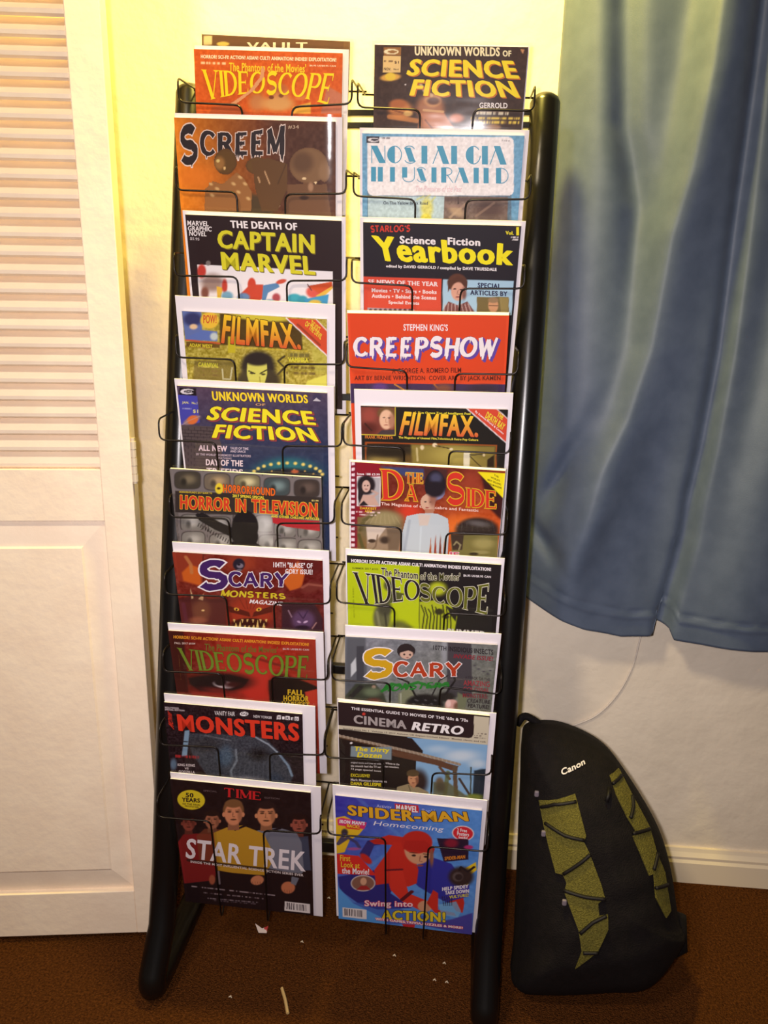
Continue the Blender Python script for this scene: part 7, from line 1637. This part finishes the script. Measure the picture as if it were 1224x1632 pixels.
def build_magazine(K, d, label, sleeve=True):
    C, u, v, n = frame(d); h = d['h']*.001; base = C+v*h
    e = empty('magazine', base, label, 'magazine', 'magazines displayed in the wire rack')
    e.matrix_world = Matrix(((u.x,n.x,-v.x,base.x),(u.y,n.y,-v.y,base.y),(u.z,n.z,-v.z,base.z),(0,0,0,1)))
    build_cover(K, d, e); w = d['w']*.001
    th = .004
    mb = MB(); mb.box(-w/2+.0006, .0003, .0006, w/2-.0006, th, h-.0004); mb.build('pages', M_PAGES, e)
    x0, x1, z1, z0 = -w/2, w/2, h, 0
    if d['board']:
        b = d['board']; x0, x1, z1 = b[0]*.001, b[1]*.001, h-b[2]*.001; z0 = min(0, z1-.281)
        mb = MB(); mb.box(x0, th+.0002, z0, x1, th+.0014, z1); mb.build('backing_board', M_BOARD, e)
    if sleeve:
        # clear film bag: front sheet with a slight sag, wrapped round the sides
        nx, nz = 14, 16; V_ = []; F_ = []; r = random.Random(K)
        ph = [r.uniform(0, 6) for _ in range(4)]
        a0, a1, c0, c1 = x0-.003, x1+.004, z0-.002, z1+.003
        for j in range(nz+1):
            for i in range(nx+1):
                s, t = i/nx, j/nz; x = a0+(a1-a0)*s; zz = c0+(c1-c0)*t
                y = -.0034-.0009*math.sin(5*s+ph[0])*math.sin(4*t+ph[1])-.0004*math.sin(13*s+ph[2]+5*t)
                ed = min(1, min(s, 1-s)*nx/1.0); y = y*ed+(1-ed)*.003
                V_.append((x, y, zz))
        for j in range(nz):
            for i in range(nx):
                a = j*(nx+1)+i; F_.append((a, a+1, a+nx+2, a+nx+1))
        k = len(V_); V_ += [(a0,.003,c0),(a1,.003,c0),(a1,.0066,c1),(a0,.0066,c1),(a0+.002,.0066,c0),(a1-.002,.0066,c0)]
        F_ += [(k+4, k+3, k+2, k+5)]
        obj('plastic_sleeve', mesh('plastic_sleeve', V_, F_, True), M_FILM, e)
    return e
LABELS = {
'L0': 'brown magazine peeking out behind the topmost red-orange one on the left',
'L1': 'red-orange magazine with arched yellow title in the top left pocket',
'L2': 'magazine with black dripping title and brown monster heads, second pocket down on the left',
'L3': 'black magazine with yellow two-line title over a white picture strip',
'L4': 'mustard magazine with pale woman\'s face and red corner band, on a wide white board',
'L5': 'navy magazine with slanted yellow title, brick wall and green saucer',
'L6': 'grey magazine of television screens with red title and black silhouette',
'L7': 'red-brown magazine with purple white-edged title and horned monster faces',
'L8': 'red magazine with green arched title and one glaring eye',
'L9': 'black magazine with big red block title over a blue-grey beast head',
'L10': 'black magazine with five uniformed figures and a yellow oval, bottom left pocket',
'R1': 'dark brown magazine with slanted yellow title in the top right pocket',
'R2': 'pale blue magazine with white panel and thick-and-thin blue art deco title',
'R3': 'black magazine with rounded yellow title over red and light blue panels',
'R4': 'plain orange-red magazine with white dripping purple-shadowed title',
'R5': 'black magazine with yellow-to-orange title, man\'s portrait and red corner band',
'R6': 'red magazine with yellow-edged red title and white-robed woman, film strip on its left edge',
'R7': 'lime green and black magazine with arched outlined title',
'R8': 'misty grey magazine with orange-red title, green lettering and a giant ant',
'R9': 'magazine with black header, beige band and soldier under a tin roof',
'R10': 'blue magazine with gold title and leaping red figure, bottom right pocket'}
for K in ['L%d'%i for i in range(0, 11)]+['R%d'%i for i in range(1, 11)]:
    build_magazine(K, COVERS[K], LABELS[K], sleeve=True)

# ------------------------------------------------------------------ wire rack
RK = empty('magazine_rack', (-.18, 1.1, 0), 'tall black wire magazine rack with two columns of pockets, leaning before the wall', 'magazine rack')
RO = Vector((-.18, 1.1, 0))
def rel(pts): return [Vector(p)-RO for p in pts]
ypost = lambda z: RACK['b']+RACK['sl']*z
for nm, ft, zt in (('left', RACK['xl'], RACK['ztop'][0]), ('right', RACK['xr'], RACK['ztop'][1])):
    X = lambda z: ft[0]*z+ft[1]
    path = []
    # foot runs back over the carpet, then bends up into the post
    yb = ypost(.0)
    path += [(X(0)+.004, yb+.235, .020), (X(0)+.002, yb+.10, .020), (X(0), yb-.045, .020), (X(0), yb-.018, .07)]
    path = fillet(path, .05, 6)[:-1]
    zs = np.linspace(.10, zt-.012, 14)
    path += [Vector((X(z), ypost(z)-(.02*(1-(z/.16)**1) if z < .16 else 0), z)) for z in zs]
    rr = [.0212]*len(path)
    top = path[-1]; up = (path[-1]-path[-2]).normalized()
    for a in (30, 55, 75, 88):
        path.append(top+up*.014*math.sin(math.radians(a))); rr.append(.0212*math.cos(math.radians(a)))
    mb = MB(); mb.tube(rel(path), rr, 20); mb.build('side_post', M_STEEL, RK, True)
for i, z in enumerate(RACK['bars']):
    x0 = RACK['xl'][0]*z+RACK['xl'][1]; x1 = RACK['xr'][0]*z+RACK['xr'][1]; y = ypost(z)
    hh = (.004, .004, .005, .007, .009)[i]
    mb = MB(); mb.box(x0-RO.x, y-.006-RO.y, z-hh, x1-RO.x, y+.006-RO.y, z+hh); mb.build('crossbar', M_STEEL, RK, bevel=.001)
for K in ['L%d'%i for i in range(1, 11)]+['R%d'%i for i in range(1, 11)]:
    d = COVERS[K]; C, u, v, n = frame(d); A, Bq, Dq, Eq = WIRES[K]
    pt = lambda p, off=.006: C+u*(p[0]*.001)+v*(p[1]*.001)-n*off
    mb = MB(); r = .00135; UP = Vector((0,0,.03)); BK = Vector((0,.082,.002))
    hb = d['h']+(14 if K[1:] != '10' else 22)
    for side, a, b in ((-1, A, Bq), (1, Eq, Dq)):
        p0 = pt(a); lo = pt((b[0]-side*0-side*2, hb)); back = lo+Vector((0,.05,.035)); up2 = back+Vector((0,.006,.03))
        path = [p0+UP+BK, p0+UP, p0, pt(b), lo, back, up2]
        mb.tube(fillet(rel(path), .010, 4), r, 8)
    xl_ = pt((Bq[0], hb))+Vector((0,.05,.035)); xr_ = pt((Dq[0], hb))+Vector((0,.05,.035)); ex = u*.07
    mb.tube(rel([xl_-ex, xr_+ex]), r, 8)
    # hook wire at the back, joining pocket to its neighbour and post
    a = pt(A)+UP+BK; b = pt(Eq)+UP+BK
    mb.tube(rel([a-u*.004, b+u*.010]), r, 8)
    mb.build('wire_pocket', M_WIRE, RK, True)

# ------------------------------------------------------------------ curtain
def xline(tab):
    t = sorted([(z, x) for x, z in tab]); return lambda z: interp(t, z)
XL, XR_, XP, XV, XM = [xline(CURTAIN[k]) for k in ('left','ridge','pleat','valley','mid')]
HEM = [(x, z) for x, z in CURTAIN['hem']]
def ycurt(x, z):
    f = 0.0
    g = lambda t: math.exp(-t*t)
    top = min(1, max(0, (z-.55)/.8))
    dr = x-XR_(z); f -= .044*(.25+.75*top)*(g(dr/.024) if dr < 0 else g(dr/.065))
    dv = x-XV(z); f += .020*max(0, min(1, (z-1.0)/.25))*g(dv/.022)
    dl_ = x-XL(z); f += .045*math.exp(-max(dl_,0)/.03); f -= .012*g((dl_-.07)/.05)
    dp = x-XP(z); s = 1/(1+math.exp(-dp/.0022)); f -= .013*s; f += .012*g((dp+.012)/.012)
    f -= .014*g((dp-.10)/.06); f += .020*g((dp-.035-.03*top)/.03)*top
    # pinched folds low on the left
    f += .020*g((x-.150-.35*(z-.75))/.018)*g((z-.80)/.07); f += .018*g((x-.15+.6*(z-.68))/.016)*g((z-.68)/.035); f -= .012*g((x-.215-.3*(z-.72))/.03)*g((z-.72)/.12)
    f += .006*g((x-.30+.1*(z-.9))/.03)*g((z-.75)/.15)
    f += .0015*math.sin(31*x+5*z)+.0008*math.sin(47*x-13*z)+.0008*math.sin(120*x+40*z)*math.exp(-abs(z-.6)/.08)
    return CURTAIN['YC']+f
NX, NZ = 190, 150; V = []; F = []
for i in range(NX+1):
    for j in range(NZ+1):
        t = j/NZ; s = i/NX
        xb = .075+s*(.80-.075)
        zb = interp(HEM, xb); z = zb+(1.78-zb)*t**1.15
        xl_ = XL(z); x = xl_+(xb-.075)/(.80-.075)*(.80-xl_)
        if t < .25: x = x*min(1,t/.25)+xb*(1-min(1,t/.25))
        y = ycurt(x, z)
        dz = z-zb; y -= .0028*math.exp(-((dz-.037)/.003)**2); y += .0016*math.exp(-((dz-.043)/.003)**2)*(1+.8*math.sin(150*x))
        V.append((x, y, z))
F = [(i*(NZ+1)+j, (i+1)*(NZ+1)+j, (i+1)*(NZ+1)+j+1, i*(NZ+1)+j+1) for i in range(NX) for j in range(NZ)]
cu = obj('curtain', mesh('curtain', V, F, True), M_CURT)
so = cu.modifiers.new('thickness', 'SOLIDIFY'); so.thickness = .0016
tag(cu, 'dusty blue satin curtain with stitched hem hanging on the right wall', 'curtain')

# ------------------------------------------------------------------ cable on the wall
mb = MB(); pts = [Vector(p) for p in CORD]; sm = []
for i in range(len(pts)-1):
    for k in range(6):
        t = k/6; p0 = pts[max(i-1,0)]; p1 = pts[i]; p2 = pts[i+1]; p3 = pts[min(i+2,len(pts)-1)]
        sm.append(.5*((2*p1)+(p2-p0)*t+(2*p0-5*p1+4*p2-p3)*t*t+(3*p1-p0-3*p2+p3)*t**3))
mb.tube(sm, .0017, 8)
tag(mb.build('cable', M_CORD, None, True), 'thin white cable on the wall between curtain hem and backpack', 'cable')

# ------------------------------------------------------------------ backpack
BO = Vector(BAG['O']); BA = math.radians(BAG['ang'])
bp = empty('backpack', BO, 'black backpack with olive mesh strips, leaning beside the rack on the carpet', 'backpack')
outl = [Vector((max(p[0], -84.0), p[1])) for p in BAG['outline']]
k = len(outl); dense = []
for i in range(k):
    p0, p1, p2, p3 = outl[i-1], outl[i], outl[(i+1)%k], outl[(i+2)%k]
    for j in range(6):
        t = j/6; q = .5*((2*p1)+(p2-p0)*t+(2*p0-5*p1+4*p2-p3)*t*t+(3*p1-p0-3*p2+p3)*t**3); dense.append(q)
BC = Vector((35.0, 205.0)); BD = 92.0
poly = np.array([(p.x, p.y) for p in dense])
def tpar(u_, v_):
    d = np.array([u_-BC.x, v_-BC.y]); l = np.hypot(*d)
    if l < 1e-6: return 0.0
    d /= l; best = 1e9
    a = poly-np.array([BC.x, BC.y]); b = np.roll(poly, -1, 0)-np.array([BC.x, BC.y]); e = b-a
    den = d[0]*e[:,1]-d[1]*e[:,0]; den = np.where(abs(den) < 1e-9, 1e-9, den)
    tt = (a[:,0]*e[:,1]-a[:,1]*e[:,0])/den; ss = (a[:,0]*d[1]-a[:,1]*d[0])/den
    ok = (ss >= 0) & (ss <= 1) & (tt > 0)
    return l/tt[ok].min() if ok.any() else 1.0
def depth(t): return -BD*(max(0, 1-t**2.7))**.62
def bpt(u_, v_, y): # bag plane mm -> local metres
    c, s = math.cos(BA), math.sin(BA)
    return Vector((u_*.001, y*.001*c+v_*.001*s, -y*.001*s+v_*.001*c))
def on_bag(u_, v_, lift): return bpt(u_, v_, depth(min(1, tpar(u_, v_)))-lift)
V = [bpt(BC.x, BC.y, depth(0))]; F = []; NR = 18; n = len(dense)
for r in range(1, NR+1):
    t = (r/NR)**.75
    for p in dense:
        q = BC+(p-BC)*t
        y = depth(t)+2.2*math.sin(q.x*.09+q.y*.05)*(1-t)+1.5*math.sin(q.y*.11-q.x*.03)*(1-t**4)
        V.append(bpt(q.x, q.y, y))
for j in range(n): F.append((0, 1+(j+1)%n, 1+j))
for r in range(NR-1):
    for j in range(n):
        a = 1+r*n; F.append((a+j, a+(j+1)%n, a+n+(j+1)%n, a+n+j))
last = 1+(NR-1)*n
for yy, sc in ((30, 1.0), (50, .96), (58, .88)):
    st = len(V)
    for p in dense:
        q = BC+(p-BC)*sc; V.append(bpt(q.x, q.y, yy))
    for j in range(n): F.append((last+j, last+(j+1)%n, st+(j+1)%n, st+j))
    last = st
V.append(bpt(BC.x, BC.y, 58))
for j in range(n): F.append((last+j, last+(j+1)%n, len(V)-1))
V = [Vector((p.x, p.y, max(p.z, .003))) for p in V]
obj('body', mesh('body', V, F, True), M_PACK, bp)
def patch(name, poly_, m, lift, parent):
    pts = [Vector((p[0], p[1], 0)) for p in poly_]; bm = bmesh.new(); vs = [bm.verts.new(p) for p in pts]
    for tri in tessellate_polygon([pts]): bm.faces.new([vs[i] for i in tri])
    for _ in range(4):
        es = [e for e in bm.edges if e.calc_length() > 14]
        if not es: break
        bmesh.ops.subdivide_edges(bm, edges=es, cuts=1, use_grid_fill=False)
        bmesh.ops.triangulate(bm, faces=bm.faces[:])
    for vv in bm.verts: vv.co = on_bag(vv.co.x, vv.co.y, lift)
    bmesh.ops.recalc_face_normals(bm, faces=bm.faces[:])
    me = bpy.data.meshes.new(name); bm.to_mesh(me); bm.free()
    o = obj(name, me, m, parent); s = o.modifiers.new('thickness', 'SOLIDIFY'); s.thickness = .002; s.offset = 0
    return o
for side, cords in (('left','lc'), ('right','rc')):
    p = patch('mesh_strip', BAG[side], M_NET, 3.0, bp); p['label'] = 'olive mesh strip'
    for c in BAG[cords]:
        seg = []
        for a, b in zip(c, c[1:]):
            for i in range(6):
                t = i/6; seg.append(on_bag(a[0]+(b[0]-a[0])*t, a[1]+(b[1]-a[1])*t, 6.5))
        seg.append(on_bag(*c[-1], 6.5)); mb = MB(); mb.tube(seg, .0027, 8); mb.build('elastic_lacing', M_ELAST, bp, True)
q = BAG['logo']; V, F = font_text('Canon', .022, 0.0); A = np.array(V)[:,:2]; lo, hi = A.min(0), A.max(0)
V = []
for a in (A-lo)/(hi-lo):
    x, y = a; b0 = np.array(q[0])*(1-x)+np.array(q[1])*x; b1 = np.array(q[3])*(1-x)+np.array(q[2])*x; p = b0*(1-y)+b1*y
    V.append(on_bag(p[0], p[1], 3.5))
lg = obj('logo', mesh('logo', V, F), M_LOGO, bp); s = lg.modifiers.new('thickness', 'SOLIDIFY'); s.thickness = .0008; lg['label'] = 'white stitched lettering'
mb = MB(); st = [bpt(max(p[0],-88), p[1], 22) for p in BAG['strap'][:3]]
mb.tube(fillet([bpt(-92,428,30)]+[bpt(-82,446,26), bpt(-60,436,18), bpt(-40,420,10)], .02, 5), .006, 10); mb.build('carry_handle', M_PACK, bp, True)
mb = MB(); a, b = BAG['pull']; mb.tube([on_bag(*a, 5), on_bag((a[0]+b[0])/2, (a[1]+b[1])/2, 9), on_bag(*b, 5)], .003, 8); mb.build('zipper_pull', M_ELAST, bp, True)
for p in BAG['buckle']:
    c = on_bag(p[0], p[1], 5); mb = MB(); mb.box(c.x-.0035, c.y-.002, c.z-.005, c.x+.0035, c.y+.003, c.z+.005); mb.build('strap_buckle', M_BUCKLE, bp, bevel=.002)
mb = MB(); c = BAG['lump'][0]
mb.tube([bpt(c[0]-30, c[1]+10, 10), bpt(c[0]+4, c[1], 8), bpt(c[0]+6, c[1]-40, 14), bpt(c[0]-30, c[1]-70, 16)], [.012,.016,.018,.012], 10); mb.build('side_strap', M_PACK, bp, True)

# ------------------------------------------------------------------ litter on the carpet
V = [(p[0], p[1], .004) for p in BITS['scrap']]; cx = sum(p[0] for p in V)/5; cy = sum(p[1] for p in V)/5
V = [(p[0], p[1], .003+(.005 if i in (0,2) else .001)) for i, p in enumerate(V)]+[(cx, cy, .006)]
sc_ = obj('paper_scrap', mesh('paper_scrap', V, [(i, (i+1)%5, 5) for i in range(5)]), M_SCRAP)
s = sc_.modifiers.new('thickness', 'SOLIDIFY'); s.thickness = .0006
tag(sc_, 'small torn white paper scrap with red mark on carpet under the rack', 'paper scrap')
mb = MB(); a, b = [Vector(p) for p in BITS['stick']]
mb.tube([a+Vector((0,0,.004)), (a+b)/2+Vector((.001,0,.005)), b+Vector((0,0,.004))], .0026, 6); tag(mb.build('splinter', M_WOOD), 'pale wooden splinter lying on the carpet in front of the rack', 'splinter')
mb = MB()
for p in BITS['speck']:
    r = random.Random(p[0]); x, y = p[0], p[1]
    mb.tube([(x-.002, y, .003), (x+.001, y+.001, .0045), (x+.003, y-.001, .003)], [.0008,.0014,.0006], 6)
li = mb.build('carpet_lint', M_LINT); tag(li, 'scattered crumbs of pale lint on the brown carpet', 'lint'); li['kind'] = 'stuff'
